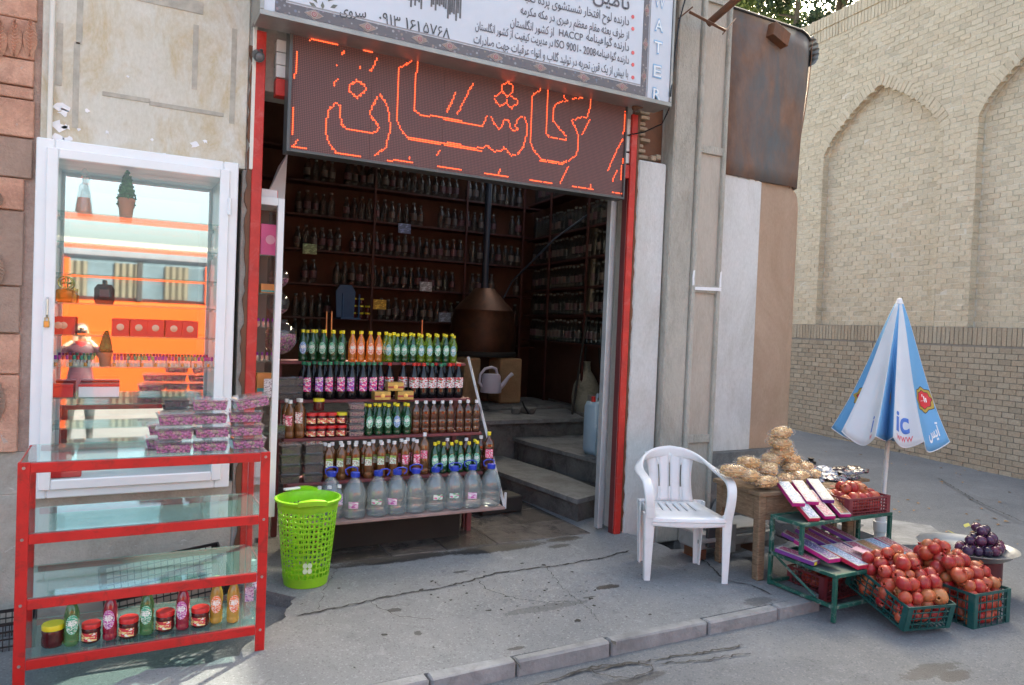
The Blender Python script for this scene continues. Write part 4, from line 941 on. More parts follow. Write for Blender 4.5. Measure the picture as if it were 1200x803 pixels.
def rosette(cx, cz, s, vert=False):
    def Q(r_, n, off, y, mat, sx=1, sz=1):
        m = MB(); m.prismY([(cx+r_*sx*math.cos(2*PI*k/n+off), cz+r_*sz*math.sin(2*PI*k/n+off)) for k in range(n)], BY-y-.001, BY-y); return partw('rosette', m, mat, bs)
    a, b = (1.9, 1) if not vert else (1, 1.9)
    Q(s*1.08, 4, 0, .0042, M_rosl, a, b); Q(s, 4, 0, .0054, M_rosb, a, b); Q(s*.72, 8, PI/8, .0066, M_rosl); Q(s*.62, 8, PI/8, .0078, M_ros); Q(s*.3, 8, PI/8, .009, M_rosl); Q(s*.2, 8, 0, .0102, M_ros)
for px in (367, 430, 491, 526, 580, 632, 683, 728): rosette(onY(px, 40, BY).x if px < 400 else onY(px, 40+(px-367)*.2, BY).x, zbd+band/2, band*.42)
for py in (88, 50, 10, -30, -70): rosette(xr_-band*.39, onY(748, py, BY).z, band*.36, True)
flat('border_line', xl_+band*.9+.0, xr_-band*.78, BY-.0044, BY-.003, zbd+band+.008, zbd+band+.014, P('border_line_grey', (.3, .3, .32), .5), bs, .0003)
flat('border_line', xl_+band*.9+.008, xl_+band*.9+.014, BY-.0044, BY-.003, zbd+band+.015, bz+BH, P('border_line_grey', (.3, .3, .32), .5), bs, .0003)
flat('border_line', xr_+.006, xr_+.014, BY-.0044, BY-.003, zbd, bz+BH, P('border_line_grey', (.3, .3, .32), .5), bs, .0003)
M_ink = P('sign_ink', (.1, .1, .12), .5, var=.02); M_inkb = P('sign_ink_dark', (.06, .065, .07), .5, var=.02)
TYP = BY-.004
def sline(s, xl, yl, xr, yr, h, bold=.006, mat=None): return textXZ('lettering', shape(s), onY(xl, yl, TYP), onY(xr, yr, TYP), h, mat or M_ink, bs, next(b for t_, b in LINES.values() if t_ == s))
sline('تأمین کننده گلاب', 595, -26, 738, 12, .105, .012)
sline('دارنده لوح افتخار شستشوی پرده کعبه', 612, 0, 737, 30, .062)
sline('از طرف بعثه مقام معظم رهبری در مکه مکرمه', 610, 16, 737, 46, .058)
sline('دارنده گواهینامه', 687, 47, 737, 60, .058); textXZ('lettering', 'HACCP', onY(655, 42, TYP), onY(683, 48, TYP), .05, M_ink, bs, .004); sline('از کشور انگلستان', 598, 30, 649, 42, .058)
sline('دارنده گواهینامه', 699, 65, 737, 75, .055); textXZ('lettering', 'ISO 9001- 2008', onY(650, 55, TYP), onY(698, 66, TYP), .055, M_ink, bs, .004); sline('در مدیریت کیفیت از کشور انگلستان', 557, 34, 648, 55, .055)
sline('با بیش از یک قرن تجربه در تولید گلاب و انواع عرقیات جهت صادرات', 555, 50, 736, 91, .058)
M_bul = P('bullet_red', (.7, .12, .12), .4)
for py in (20, 34, 62, 76, 91):
    p = onY(741.5, py, BY); m = MB(); m.prismY([(p.x+.014*math.cos(k*PI/6), p.z+.014*math.sin(k*PI/6)) for k in range(12)], BY-.003, BY-.0008); partw('bullet_dot', m, M_bul, bs)
sline('سروی', 398, 17, 429, 21, .06, .01, M_inkb)
sline('۰۹۱۳', 444, 26, 469, 33, .07, .01, M_inkb); sline('۱۶۱', 475, 33, 492, 38, .07, .01, M_inkb); sline('۵۷۶۸', 496, 38, 527, 46, .07, .01, M_inkb)
M_wout = P('water_blue', (.2, .42, .66), .4); M_win = P('water_white', (.74, .78, .82), .4)
for ch, px, py in (('W', 773, 8), ('A', 772, 36), ('T', 771, 62), ('E', 770, 90), ('R', 769.5, 117)):
    p = onY(px, py, TYP); hw = .048 if ch == 'W' else .036
    for bo, mt, dy in ((.05, M_wout, 0), (.005, M_win, .002)):
        e = .006 if bo > .01 else 0
        textXZ('lettering', ch, Vector((p.x-hw-e, TYP-dy, p.z-e)), Vector((p.x+hw+e, TYP-dy, p.z-e)), .085+2*e, mt, bs, .03 if e else .003)
# dark picture fragment (rows of blocks) and flower emblem at the top
m = MB(); r = random.Random(8)
for i in range(26):
    px = 478+i*2.4; top = -40; low = 2+ (i*.45) + r.uniform(-4, 6) + (6 if i > 18 else 0)
    a, b = onY(px, low, BY), onY(px+2.1, low, BY)
    if 6 < i < 11: continue
    if i > 10 or i < 7: m.box(a.x, b.x, BY-.0022, BY-.0008, a.z, bz+BH*.9)
partw('dark_picture', m, P('picture_ink', (.12, .12, .13), .6, var=.4, vs=30), bs)
m = MB()
for (px, py, l, an) in ((372, 4, .07, 2.3), (384, 2, .08, .9), (378, 12, .05, 1.6), (371, 9, .05, 2.7), (387, 9, .05, .5), (380, -8, .09, 1.5)):
    p = onY(px, py, BY); c, s = math.cos(an), math.sin(an); m.prismY([(p.x, p.z), (p.x+c*l*.5-s*l*.22, p.z+s*l*.5+c*l*.22), (p.x+c*l, p.z+s*l), (p.x+c*l*.5+s*l*.22, p.z+s*l*.5-c*l*.22)], BY-.0022, BY-.0008)
partw('flower_emblem', m, P('emblem_grey', (.14, .15, .13), .6), bs)
# security camera and cable
xc, zc_ = XZ(300, 70)
t_ = thing('security_camera', 'small dark security camera on the wall beside the red door post', 'camera', (xc, FY-.02, zc_))
Mx = Matrix.Rotation(rad(25), 4, 'X') @ Matrix.Rotation(PI/2, 4, 'X')
part('housing', MB().lathe([(.02, -.05), (.032, -.04), (.034, .04), (.03, .06)], 16, M=Matrix.Translation((0, -.06, 0)) @ Mx), P('dark_plastic', (.05, .055, .06), .35), t_, 40)
part('lens', MB().lathe([(.022, .061), (.016, .066), (.001, .07)], 14, M=Matrix.Translation((0, -.06, 0)) @ Mx), P('lens_glass', (.12, .12, .13), .1), t_, 40)
part('bracket', MB().tube([(.02, .02, .05), (.02, -.04, .04), (0, -.05, .02)], .012, 8), P('dark_plastic', (.05, .055, .06), .35), t_, 40)
ca = [onY(*p) for p in ((806, -12, 4.5), (796, 25, 4.52), (791, 60, 4.5), (786, 110, 4.44), (784, 128, 4.5), (776, 145, 4.6), (755, 155, 4.7), (738, 158, 4.76))]
o = part('black_cable', MB().tube(ca, .006, 6), M_blk, None, 40); tag(o, 'black cable hanging down past the right edge of the shop sign', 'cable')
m = MB(); m.tube([onY(742, 127, 4.6), onY(762, 122, 4.6)], .018, 8); o = part('sign_bracket', m, M_rust, bld, 40); o.location = -Vector(bld.location)
# ================================================ narrow white glass case just inside the door
gc = thing('side_showcase', 'narrow white framed showcase of perfumes just inside the left door post', 'cabinet', (XZ(316, 400)[0], FY+.1, 0))
gx0, gx1 = XZ(302, 400, FY+.12)[0], XZ(327, 400, FY+.12)[0]; gzt, gzb = XZ(320, 232, FY+.1)[1], .35
for a in ((gx1-.04, gx1, gzb, gzt), (gx0-.06, gx0-.03, gzb, gzt)): flat('frame_side', a[0], a[1], FY+.08, FY+.13, a[2], a[3], M_pvc, gc)
flat('frame_top', gx0-.029, gx1-.041, FY+.08, FY+.13, gzt-.05, gzt, M_pvc, gc); flat('case_top', gx0-.06, gx1, FY+.131, FY+.5, gzt-.03, gzt, M_pvc, gc); flat('case_side', gx1-.02, gx1, FY+.132, FY+.5, gzb, gzt-.031, M_pane, gc); flat('case_back', gx0-.06, gx1-.021, FY+.5, FY+.51, gzb, gzt, P('case_back', (.2, .12, .1), .6), gc)
gsh = []
for py in (300, 345, 385, 425, 465, 510):
    z = XZ(315, py, FY+.12)[1]; gsh.append(z); flat('glass_shelf', gx0-.05, gx1-.022, FY+.14, FY+.49, z, z+.008, M_shelfglass, gc)
M_pinkb = P('pink_carton', (.75, .12, .3), .5); M_orb = P('orange_carton', (.7, .28, .08), .5); M_teal = P('teal_band', (.05, .35, .35), .5)
for (zi, col, lb, h, wd) in ((0, M_pinkb, 'pink carton with a pale disc on the upper shelf of the side showcase', .2, .06), (1, M_orb, 'small orange carton in the side showcase, below the pink one', .06, .05), (4, M_orb, 'orange and teal carton low in the side showcase', .14, .055)):
    t_ = thing('perfume_carton', lb, 'box', ((gx0+gx1)/2-.0, FY+.2, gsh[zi]+.009)); part('carton_body', MB().bbox(-wd, wd, -.03, .03, 0, h, .002), col, t_)
    part('print', MB().lathe([(.03, 0), (.03, .001)], 16, M=Matrix.Translation((0, -.0315, h*.5)) @ Matrix.Rotation(PI/2, 4, 'X')) if zi == 0 else MB().box(-wd+.002, wd-.002, -.0315, -.0302, h*.12, h*.3), P('pale_disc', (.8, .4, .5), .4) if zi == 0 else M_teal, t_)
for k in range(4):
    for q in (2, 3):
        t_ = thing('perfume_bottle', f'small purple capped perfume bottle, {nth(k)} on the {("third", "fourth")[q-2]} shelf of the side showcase', 'perfume', (gx0+.01+k*.03, FY+.18, gsh[q]+.009), 0, 'small bottles in the side showcase')
        part('bottle_body', MB().bbox(-.01, .01, -.008, .008, 0, .035, .002), M_cglass, t_); part('cap', MB().lathe([(.006, .035), (.006, .055)], 8), VC[0], t_)
m = MB(); x, z = XZ(313, 455, FY+.075); m.box(x-.02, x+.03, FY+.076, FY+.079, z-.06, z+.06); o = partw('paper_note', m, labelmat('note_print', (.6, .55, .55), (.15, .1, .12), None, 90), gc)
t_ = thing('white_carton', 'small white carton with a red edge on top of the side showcase', 'box', (XZ(317, 222, FY+.12)[0], FY+.2, gzt)); part('carton_body', MB().bbox(-.05, .05, -.05, .06, 0, .06, .003), M_wbox, t_); part('red_edge', MB().box(.0505, .053, -.049, .059, .002, .058), M_redbox, t_)
m = MB(); a, b, c_ = onY(312, 214, FY+.3), onY(337, 180, FY+.5), onY(336, 214, FY+.3); a.z = c_.z = gzt+.003; a.y = c_.y = FY+.36; m.add([tuple(a), tuple(onY(326, 196, FY+.5)), tuple(b), tuple(c_)], [(0, 1, 2, 3)]); o = part('white_board', m, M_wbox, None, fixn=False); o.modifiers.new('t', 'SOLIDIFY').thickness = .006; tag(o, 'white board leaning upright above the side showcase', 'board')
# ================================================ red iron stand with glass shelves
SX0, SX1, SY0, SY1 = -.365, .672, 3.72, 4.2
rs = thing('red_stand', 'red painted iron stand with four glass shelves at the left front', 'shelf', (.14, 3.95, 0))
RZ = [.98, .672, .388, .125]; a_ = .045
for (x, y, n_) in ((SX0, SY0, 0), (SX1-a_, SY0, 0), (SX0, SY1-.03, 1), (SX1-a_, SY1-.03, 1)):
    m = MB()
    if n_ == 0: m.bbox(x, x+a_, y-.006, y, 0, .984, .002); m.bbox(x if x < 0 else x+a_-.006, x+.006 if x < 0 else x+a_, y+.0005, y+.03, 0, .984, .002)
    else: m.bbox(x if x < 0 else x+.015, x+.03 if x < 0 else x+a_, y, y+.03, 0, .982, .002)
    partw('leg', m, M_red, rs)
M_bolt = P('bolt_steel', (.4, .38, .36), .4, .8)
for z in RZ:
    partw('front_rail', MB().bbox(SX0+a_+.001, SX1-a_-.001, SY0-.005, SY0+.001, z-.043, z, .002).bbox(SX0+a_+.001, SX1-a_-.001, SY0+.0015, SY0+.03, z-.006, z-.001, .002), M_red, rs)
    partw('back_rail', MB().bbox(SX0+a_+.001, SX1-a_-.001, SY1-.006, SY1, z-.03, z, .002), M_red, rs)
    for x in (SX0+.002, SX1-.009): partw('side_rail', MB().bbox(x, x+.006, SY0+.031, SY1-.031, z-.035, z, .002), M_red, rs)
    m = MB(); m.bbox(SX0+.012, SX1-.012, SY0+.004, SY1-.004, z+.001, z+.006, .001); partw('glass_shelf', m, M_shelfglass, rs)
    for x in (SX0+a_/2, SX1-a_/2): partw('bolt', MB().lathe([(.007, 0), (.006, .004)], 10, M=Matrix.Translation((x, SY0-.006, z-.02)) @ Matrix.Rotation(PI/2, 4, 'X')), M_bolt, rs)
for z0, z1 in ((RZ[1]+.01, RZ[0]-.04), (RZ[2]+.01, RZ[1]-.04), (RZ[3]+.01, RZ[2]-.04)):
    for x in (SX0+.01, SX1-.016): partw('side_glass', MB().box(x, x+.004, SY0+.033, SY1-.033, z0, z1), M_pane, rs)
# bottle kinds
M_yel = P('yellow_cap', (.75, .62, .02), .35, var=.05); M_capw = P('white_cap', (.75, .75, .76), .35, var=.04); M_capg = P('green_cap', (.02, .22, .12), .35); M_capr = P('red_cap', (.6, .02, .02), .35, var=.05); M_capb = P('blue_cap', (.02, .05, .45), .35)
def liq(name, tint, diff, f): return clearmat(name, tint, 1, .06, diff, f)
L_green = liq('green_bottle', (.12, .5, .2), (.02, .1, .04), .55); L_pale = liq('pale_green_bottle', (.5, .75, .5), (.1, .22, .08), .55); L_lime = liq('lime_bottle', (.5, .7, .1), (.2, .3, .03), .5)
L_orange = liq('orange_bottle', (.95, .5, .1), (.65, .24, .04), .6); L_pink = liq('crimson_bottle', (.6, .05, .1), (.35, .01, .04), .75); L_yellow = liq('honey_bottle', (.9, .65, .2), (.6, .38, .08), .55)
L_black = P('black_syrup', (.008, .007, .009), .12, var=.1); L_brown = liq('brown_vinegar', (.3, .08, .02), (.11, .03, .01), .75); L_tea = liq('tea_brown', (.45, .2, .05), (.2, .075, .02), .7); L_jam = P('dark_jam', (.07, .008, .01), .2, var=.3, vs=50)
L_clear = clearmat('clear_pet', (.9, .94, .95), 1.3, .08, (.5, .56, .6), .1); L_water = clearmat('cloudy_water', (.84, .9, .91), 1.6, .07, (.5, .57, .58), .2)
def patch(r_, z0, z1, a, oval=True, n=12, nz=8, off=.0012):
    m = MB(); vs = [(0, -(r_+off), (z0+z1)/2)]
    if oval:
        N_ = 20
        for k in range(N_):
            t = 2*PI*k/N_; an = -PI/2+a/2*math.cos(t); vs.append(((r_+off)*math.cos(an), (r_+off)*math.sin(an), (z0+z1)/2+(z1-z0)/2*math.sin(t)))
        return m.add(vs, [(0, 1+k, 1+(k+1) % N_) for k in range(N_)])
    return m.grid(lambda u, v: ((r_+off)*math.cos(-PI/2-a/2+a*u), (r_+off)*math.sin(-PI/2-a/2+a*u), z0+(z1-z0)*v), n, 1)
def bottle(name, prof, bm_, cap, capm, labs=(), liqprof=None, lm=None, seg=14, fixr=None):
    t_ = thing(name, 'x', 'bottle')
    part('bottle_body', MB().lathe(prof, seg), bm_, t_, 50)
    if liqprof: part('liquid', MB().lathe(liqprof, seg), lm, t_, 50)
    part('cap', MB().lathe(cap, 12), capm, t_, 40)
    for (m_, mat) in labs: part('label', m_, mat, t_, 60, fixn=False)
    return Kind(t_)
pr = [(.026, 0), (.031, .006), (.031, .025), (.0285, .03), (.031, .036), (.031, .075), (.028, .085), (.031, .1), (.031, .14), (.026, .165), (.014, .195), (.012, .2), (.012, .215)]
cp_ = [(.0145, .212), (.0145, .232), (.0135, .234), (.001, .2345)]
def labs2(a, b, c, ink=(.85, .85, .8)):
    m1 = patch(.031, .055, .145, 1.7); m2 = patch(.031, .09, .122, 1.2, off=.0018); m3 = patch(.031, .064, .08, .8, False, 8, off=.0018)
    return [(m1, labelmat('label_'+a, b, ink, None, 130)), (m2, labelmat('label_logo_'+a, ink, b, None, 150)), (m3, labelmat('label_foot_'+a, c, ink, None, 170))]
G_ = ('green', (.03, .4, .22), (.02, .25, .12)); B_ = ('blue', (.05, .25, .6), (.03, .15, .4)); O_ = ('orange', (.85, .2, .04), (.7, .1, .02)); PK_ = ('purple', (.5, .05, .35), (.35, .03, .3)); TQ_ = ('turquoise', (.05, .42, .45), (.03, .3, .3))
K_gg = bottle('rosewater_bottle', pr, L_green, cp_, M_yel, labs2(*G_)); K_gb = bottle('rosewater_bottle', pr, L_green, cp_, M_yel, labs2(*B_)); K_gt = bottle('rosewater_bottle', pr, L_lime, cp_, M_yel, labs2(*TQ_))
K_or = bottle('syrup_bottle', pr, L_orange, cp_, M_yel, labs2(*O_)); K_pg = bottle('rosewater_bottle', pr, L_pale, cp_, M_yel, labs2(*G_)); K_cr = bottle('syrup_bottle', pr, L_pink, cp_, M_yel, labs2(*PK_)); K_hy = bottle('syrup_bottle', pr, L_yellow, cp_, M_yel, labs2(*O_))
pb = [(.03, 0), (.036, .006), (.037, .05), (.033, .075), (.036, .11), (.036, .15), (.028, .18), (.015, .215), (.013, .22), (.013, .235)]; cb = [(.0155, .232), (.0155, .252), (.001, .2535)]
M_pk = labelmat('label_hot_pink', (.72, .03, .22), (.9, .75, .8), (.1, .1, .4), 70); M_pk2 = labelmat('label_magenta_blue', (.5, .05, .4), (.85, .75, .85), (.1, .15, .5), 70); M_wr = labelmat('label_white_cherry', (.75, .72, .72), (.55, .02, .05), (.15, .2, .08), 60); M_wr2 = labelmat('label_red_head', (.6, .02, .03), (.8, .8, .8), None, 90)
K_bk = bottle('syrup_bottle', pb, L_black, cb, M_capg, [(patch(.036, .055, .15, 1.5, False, 10), M_pk), (patch(.036, .12, .142, 1., True, off=.002), M_wr)]); K_bk2 = bottle('syrup_bottle', pb, L_black, cb, M_capg, [(patch(.036, .055, .15, 1.5, False, 10), M_pk2), (patch(.036, .12, .142, 1., True, off=.002), M_wr)])
K_br = bottle('syrup_bottle', pb, L_black, cb, M_capr, [(patch(.036, .075, .145, 2.4, False, 12), M_wr), (patch(.036, .135, .15, 2.3, False, 12, off=.002), M_wr2)])
K_bg = bottle('syrup_bottle', pb, L_black, cb, M_capg, [(patch(.036, .075, .145, 2.4, False, 12), M_wr), (patch(.036, .135, .15, 2.3, False, 12, off=.002), M_wr2)])
def sqprof(w_, h, neck, seg=4, ribs=True):
    rng = [(0, .9), (.008, 1), (.04, 1), (.045, .93), (.05, 1), (h*.42, 1), (h*.44, .93), (h*.46, 1), (h*.72, 1), (h*.8, .8), (h*.88, neck/w_*1.1), (h*.95, neck/w_)]
    m = MB(); vs = []; n = 16
    for z, k in rng:
        for i in range(n):
            a = 2*PI*(i+.5)/n; rr = w_*k*(1/max(abs(math.cos(a)), abs(math.sin(a))))**(.85 if k*w_ > neck*1.5 else 0)*(1 if k*w_ > neck*1.5 else 1); vs.append((rr*math.cos(a), rr*math.sin(a), z))
    return m.add(vs, [(j*n+i, j*n+(i+1) % n, (j+1)*n+(i+1) % n, (j+1)*n+i) for j in range(len(rng)-1) for i in range(n)]+[tuple(range(n))[::-1], tuple((len(rng)-1)*n+i for i in range(n))])
def sqbottle(name, w_, h, mat, capm, lab=None, cat='bottle'):
    t_ = thing(name, 'x', cat); part('bottle_body', sqprof(w_, h, .012), mat, t_, 50); part('cap', MB().lathe([(.0145, h*.94), (.0145, h*1.03), (.001, h*1.035)], 12), capm, t_, 40)
    if lab: m = MB(); m.box(-w_*.75, w_*.75, -w_-.0016, -w_-.0004, h*lab[1], h*lab[2]); part('label', m, lab[0], t_)
    if lab and len(lab) > 3: m = MB(); m.box(-w_*.75, w_*.75, -w_-.0028, -w_-.0018, h*lab[4], h*lab[5]); part('label', m, lab[3], t_)
    return Kind(t_)
M_gw = labelmat('label_green_white', (.78, .8, .72), (.1, .35, .1), (.5, .1, .1), 90); M_gh = labelmat('label_green_head', (.35, .5, .1), (.1, .25, .05), None, 90); M_rp = labelmat('label_rose_print', (.75, .08, .2), (.85, .8, .8), (.3, .1, .1), 80); M_wrt = labelmat('label_white_rose', (.8, .76, .76), (.6, .1, .12), (.2, .1, .1), 80)
K_vb = sqbottle('vinegar_bottle', .03, .24, L_brown, M_capw); K_tg = sqbottle('herb_drink_bottle', .032, .25, L_tea, M_capw, (M_gw, .38, .62, M_gh, .56, .62)); K_tr = sqbottle('herb_drink_bottle', .03, .25, L_tea, M_capw, (M_rp, .35, .62)); K_ty = sqbottle('vinegar_bottle', .036, .27, L_brown, M_yel, (M_rp, .35, .58)); K_tw = sqbottle('herb_drink_bottle', .032, .26, L_tea, M_capw, (M_wrt, .4, .68))
K_t2 = sqbottle('herb_drink_bottle', .037, .3, L_tea, M_capw, (M_rp, .4, .6))
K_wb = sqbottle('water_bottle', .028, .22, L_clear, M_capw, (labelmat('label_lilac', (.72, .6, .75), (.4, .15, .4), (.2, .2, .4), 80), .42, .75))
def jar(name, lidm, cat='jar'):
    t_ = thing(name, 'x', cat); part('jar_body', MB().lathe([(.036, 0), (.041, .006), (.042, .03), (.039, .045), (.042, .06), (.036, .07)], 18), L_jam, t_, 45); part('lid', MB().lathe([(.04, .068), (.042, .07), (.042, .086), (.039, .09), (.001, .09)], 18), lidm, t_, 40)
    if name == 'jam_jar': part('label', patch(.0415, .012, .05, 1.9, False, 12), labelmat('label_jam', (.62, .05, .06), (.85, .7, .3), (.85, .8, .75), 60), t_, 60, fixn=False)
    return Kind(t_)
K_jr = jar('jam_jar', M_capr); K_jy = jar('jam_jar', M_yel); K_hj = jar('honey_jar', M_yel)
# --- bottles and jars on the lowest glass shelf of the red stand
zb = RZ[3]+.007
gr = 'bottles and jars on the lowest shelf of the red stand'
spec = [(62, K_hj, 'dark honey jar with a yellow lid at the left end of the red stand', 1.1), (84, K_pg, 'pale green bottle with a green label, left one of the two on the red stand', .99), (107, K_jr, 'red lidded jam jar between the left green and crimson bottles', .95), (129, K_cr, 'crimson syrup bottle with a purple label, left one of the two on the red stand', .99), (151, K_jr, 'red lidded jam jar between the left crimson and right green bottles', 1), (172, K_pg, 'pale green bottle with a green label, right one of the two on the red stand', .98), (194, K_jr, 'red lidded jam jar between the right green and crimson bottles', 1), (214, K_cr, 'crimson syrup bottle with a purple label, right one of the two on the red stand', .98), (235, K_jr, 'red lidded jam jar right of the second crimson bottle', 1), (254, K_hy, 'honey coloured bottle with an orange label, left of a pair on the red stand', .97), (273, K_hy, 'honey coloured bottle with an orange label, right of a pair on the red stand', .97), (291, K_wb, 'clear bottle with a lilac label at the right end of the red stand', .98)]
for px, k, lb, s in spec:
    x = onY(px, 745-(px-62)*.2, SY0+.1)[0]; k.put((x, SY0+.1+RD.uniform(-.015, .015), zb), RD.uniform(-.3, .35)-.2, lb, gr, s)
K_wb.put((onY(299, 690, SY0+.25)[0]-.01, SY0+.24, zb), .3, 'clear bottle standing behind another at the right end of the red stand', gr, 1.08)
# --- tubs of rose buds on top
zt_ = RZ[0]+.007; h_ = .066
def tubs(px, y, n, nm, xs=None, k0=0):
    for k in range(n):
        p = onY(px, 520, y); KT.put((p.x+RD.uniform(-.008, .008), y+RD.uniform(-.008, .008), zt_+k*h_), RD.uniform(-.12, .12), f'rose bud tub, {nth(k)} up in the {nm} on the red stand', 'tubs of dried rose buds on the red stand', .92)
tubs(205, SY0+.1, 3, 'left front stack'); tubs(245, SY0+.12, 4, 'middle stack'); tubs(288, SY0+.14, 3, 'right stack'); tubs(193, SY0+.25, 2, 'left rear stack')
p = onY(293, 520, SY0+.14); KT.put((p.x, p.y, zt_+3*h_+.006), (.0, -.16, .1), 'clear tub of pink rose buds lying tilted on top of the right stack', 'tubs of dried rose buds on the red stand', .95)
# black crates under and behind the stand
M_blkpl = P('black_crate_plastic', (.02, .02, .022), .5, var=.2)
def crate(name, label, L, W_, H, mat, loc, rot, group=None, nb=5, nvb=11, t=.006, grp=None):
    c = thing(name, label, 'crate', loc, 0, group); c.rotation_euler = rot
    def side(a, b, n_, axis, pos, nm):
        m = MB()
        for k in range(nb):
            z = t/2+(H-t)*k/(nb-1); hh = t*.55 if 0 < k < nb-1 else t*.9
            if k == nb-1: hh = t*1.4
            (m.box(a, b, pos-t*.45, pos+t*.45, z-hh, z+hh) if axis == 0 else m.box(pos-t*.45, pos+t*.45, a, b, z-hh, z+hh))
        for k in range(n_+1):
            q = a+(b-a)*k/n_; wd = t*.35
            if k in (0, n_): continue
            (m.box(q-wd, q+wd, pos-t*.6, pos+t*.3, .004, H) if axis == 0 else m.box(pos-t*.3, pos+t*.6, q-wd, q+wd, .004, H))
        return part(nm, m, mat, c)
    nl = max(4, int(nvb*L/max(L, W_))); nw = max(4, int(nvb*W_/max(L, W_)))
    side(-L/2, L/2, nl, 0, -W_/2, 'side_lattice'); side(-L/2, L/2, nl, 0, W_/2, 'side_lattice'); side(-W_/2, W_/2, nw, 1, -L/2, 'side_lattice'); side(-W_/2, W_/2, nw, 1, L/2, 'side_lattice')
    for sx in (-1, 1):
        for sy in (-1, 1):
            m = MB(); x, y = sx*L/2, sy*W_/2; m.box(min(x, x-sx*.035), max(x, x-sx*.035), y-t*.7, y+t*.7, 0, H+t); m.box(x-t*.7, x+t*.7, min(y, y-sy*.035), max(y, y-sy*.035), 0, H+t*1.01); part('corner_post', m, mat, c)
    m = MB(); n = int(L/.03)
    for k in range(n+1): x = -L/2+L*k/n; m.box(x-.004, x+.004, -W_/2, W_/2, 0, .005)
    for k in range(9): y = -W_/2+W_*k/8; m.box(-L/2, L/2, y-.004, y+.004, .0052, .009)
    part('floor_lattice', m, mat, c); return c
crate('black_crate', 'black plastic crate behind the left foot of the red stand', .3, .2, .2, M_blkpl, (-.5, 4.55, -.17), (0, 0, .05), nb=6)
crate('black_crate', 'black plastic crate lying tilted against the wall under the white cabinet', .62, .34, .28, M_blkpl, (.28, 4.5, -.05), (.25, -.1, .08), nb=8, nvb=18)
M_card = P('greyed_cardboard', (.3, .23, .2), .8, var=.1)
m = MB(); m.bbox(-.3, .42, -.01, .01, 0, .2, .003); o = part('cardboard_sheet', m, M_card, None, loc=(.1, 4.3, -.02), rot=(-.35, -.03, .02)); tag(o, 'long pinkish cardboard strip lying behind the lowest shelf of the red stand', 'cardboard')
# ================================================ green laundry basket
M_lime = P('lime_plastic', (.25, .57, .02), .38, var=.08, dirt=.3, dc=(.2, .3, .06), ds=9)
bk_ = thing('laundry_basket', 'lime green perforated plastic laundry basket in front of the bottle display', 'basket', tuple(onZ(358, 682, 0))); bk_.scale = (.88, .88, 1.06)
def bR(z): return .152+.058*(z/.5)**.9
m = MB(); NU, NV = 36, 13; z0, z1 = .055, .447
def bp(u, z, off=0): r_ = bR(z)-off; a = u*2*PI; return (r_*math.cos(a), r_*math.sin(a), z)
for i in range(NU):
    for j in range(NV):
        ua, ub = i/NU, (i+1)/NU; za, zb_ = z0+(z1-z0)*j/NV, z0+(z1-z0)*(j+1)/NV; um, zm = (ua+ub)/2, (za+zb_)/2
        solid_ = .70 < (um) < .745 and .09 < zm < .16
        C4 = [(ua, za), (ub, za), (ub, zb_), (ua, zb_)]
        if solid_: m.add([bp(u, z) for u, z in C4], [(0, 1, 2, 3)]); continue
        if (i+j) % 2: I8 = [(um+(u-um)*.72, zm+(z-zm)*.78) for u, z in C4]
        else: I8 = [(um, za+(zb_-za)*.12), (ub-(ub-ua)*.14, zm), (um, zb_-(zb_-za)*.12), (ua+(ub-ua)*.14, zm)]
        V8 = [bp(u, z) for u, z in C4]+[bp(u, z) for u, z in I8]
        if (i+j) % 2: m.add(V8, [(k, (k+1) % 4, 4+(k+1) % 4, 4+k) for k in range(4)])
        else: m.add(V8, [(0, 1, 4), (1, 5, 4), (1, 2, 5), (2, 6, 5), (2, 3, 6), (3, 7, 6), (3, 0, 7), (0, 4, 7)])
o = part('lattice_wall', m, M_lime, bk_, 60, weld=True); md = o.modifiers.new('t', 'SOLIDIFY'); md.thickness = .003
m = MB(); m.lathe([(.12, .0), (.15, .002), (.153, .02), (bR(.055)+.002, .056), (bR(.055)-.004, .056), (.145, .01), (.001, .01)], 48, cap=False); part('base_ring', m, M_lime, bk_, 50)
m = MB(); m.lathe([(bR(.446)+.001, .445), (bR(.455)+.004, .455), (bR(.465)+.002, .465), (bR(.48)+.006, .485), (bR(.5)+.018, .492), (bR(.5)+.02, .505), (bR(.5)+.004, .508), (bR(.48)-.006, .48), (bR(.445)-.004, .445)], 64, cap=False); part('rim', m, M_lime, bk_, 50)
def hand(a0, mat, nm): 
    m = MB(); vs = []; n = 12
    for k in range(n+1):
        a = a0-.42+.84*k/n; up_ = .012*math.sin(PI*k/n); c, s = math.cos(a), math.sin(a)
        for (r_, z) in ((bR(.5)+.002, .49), (bR(.5)+.03+up_, .488+up_), (bR(.5)+.03+up_, .514+up_), (bR(.5)-.002, .517+up_)): vs.append((r_*c, r_*s, z))
    m.add(vs, [(4*i+k, 4*i+(k+1) % 4, 4*i+4+(k+1) % 4, 4*i+4+k) for i in range(n) for k in range(4)]+[(3, 2, 1, 0), tuple(4*n+k for k in range(4))]); part(nm, m, mat, bk_, 50)
hand(rad(-95), M_lime, 'handle'); hand(rad(85), M_lime, 'handle')
m = MB(); m.bbox(-.07, .05, .0, .04, 0, .012, .004); part('white_grip', m, M_capw, bk_, loc=(-.06, bR(.5)-.03, .516), rot=(0, 0, .25))
m = MB()
for k in range(4):
    a = k*PI/2+PI/4; x, z = .022*math.cos(a), .022*math.sin(a); m.prismY([(x+.016*math.cos(q), z+.016*math.sin(q)) for q in [i*PI/4 for i in range(8)]], -.003, 0)
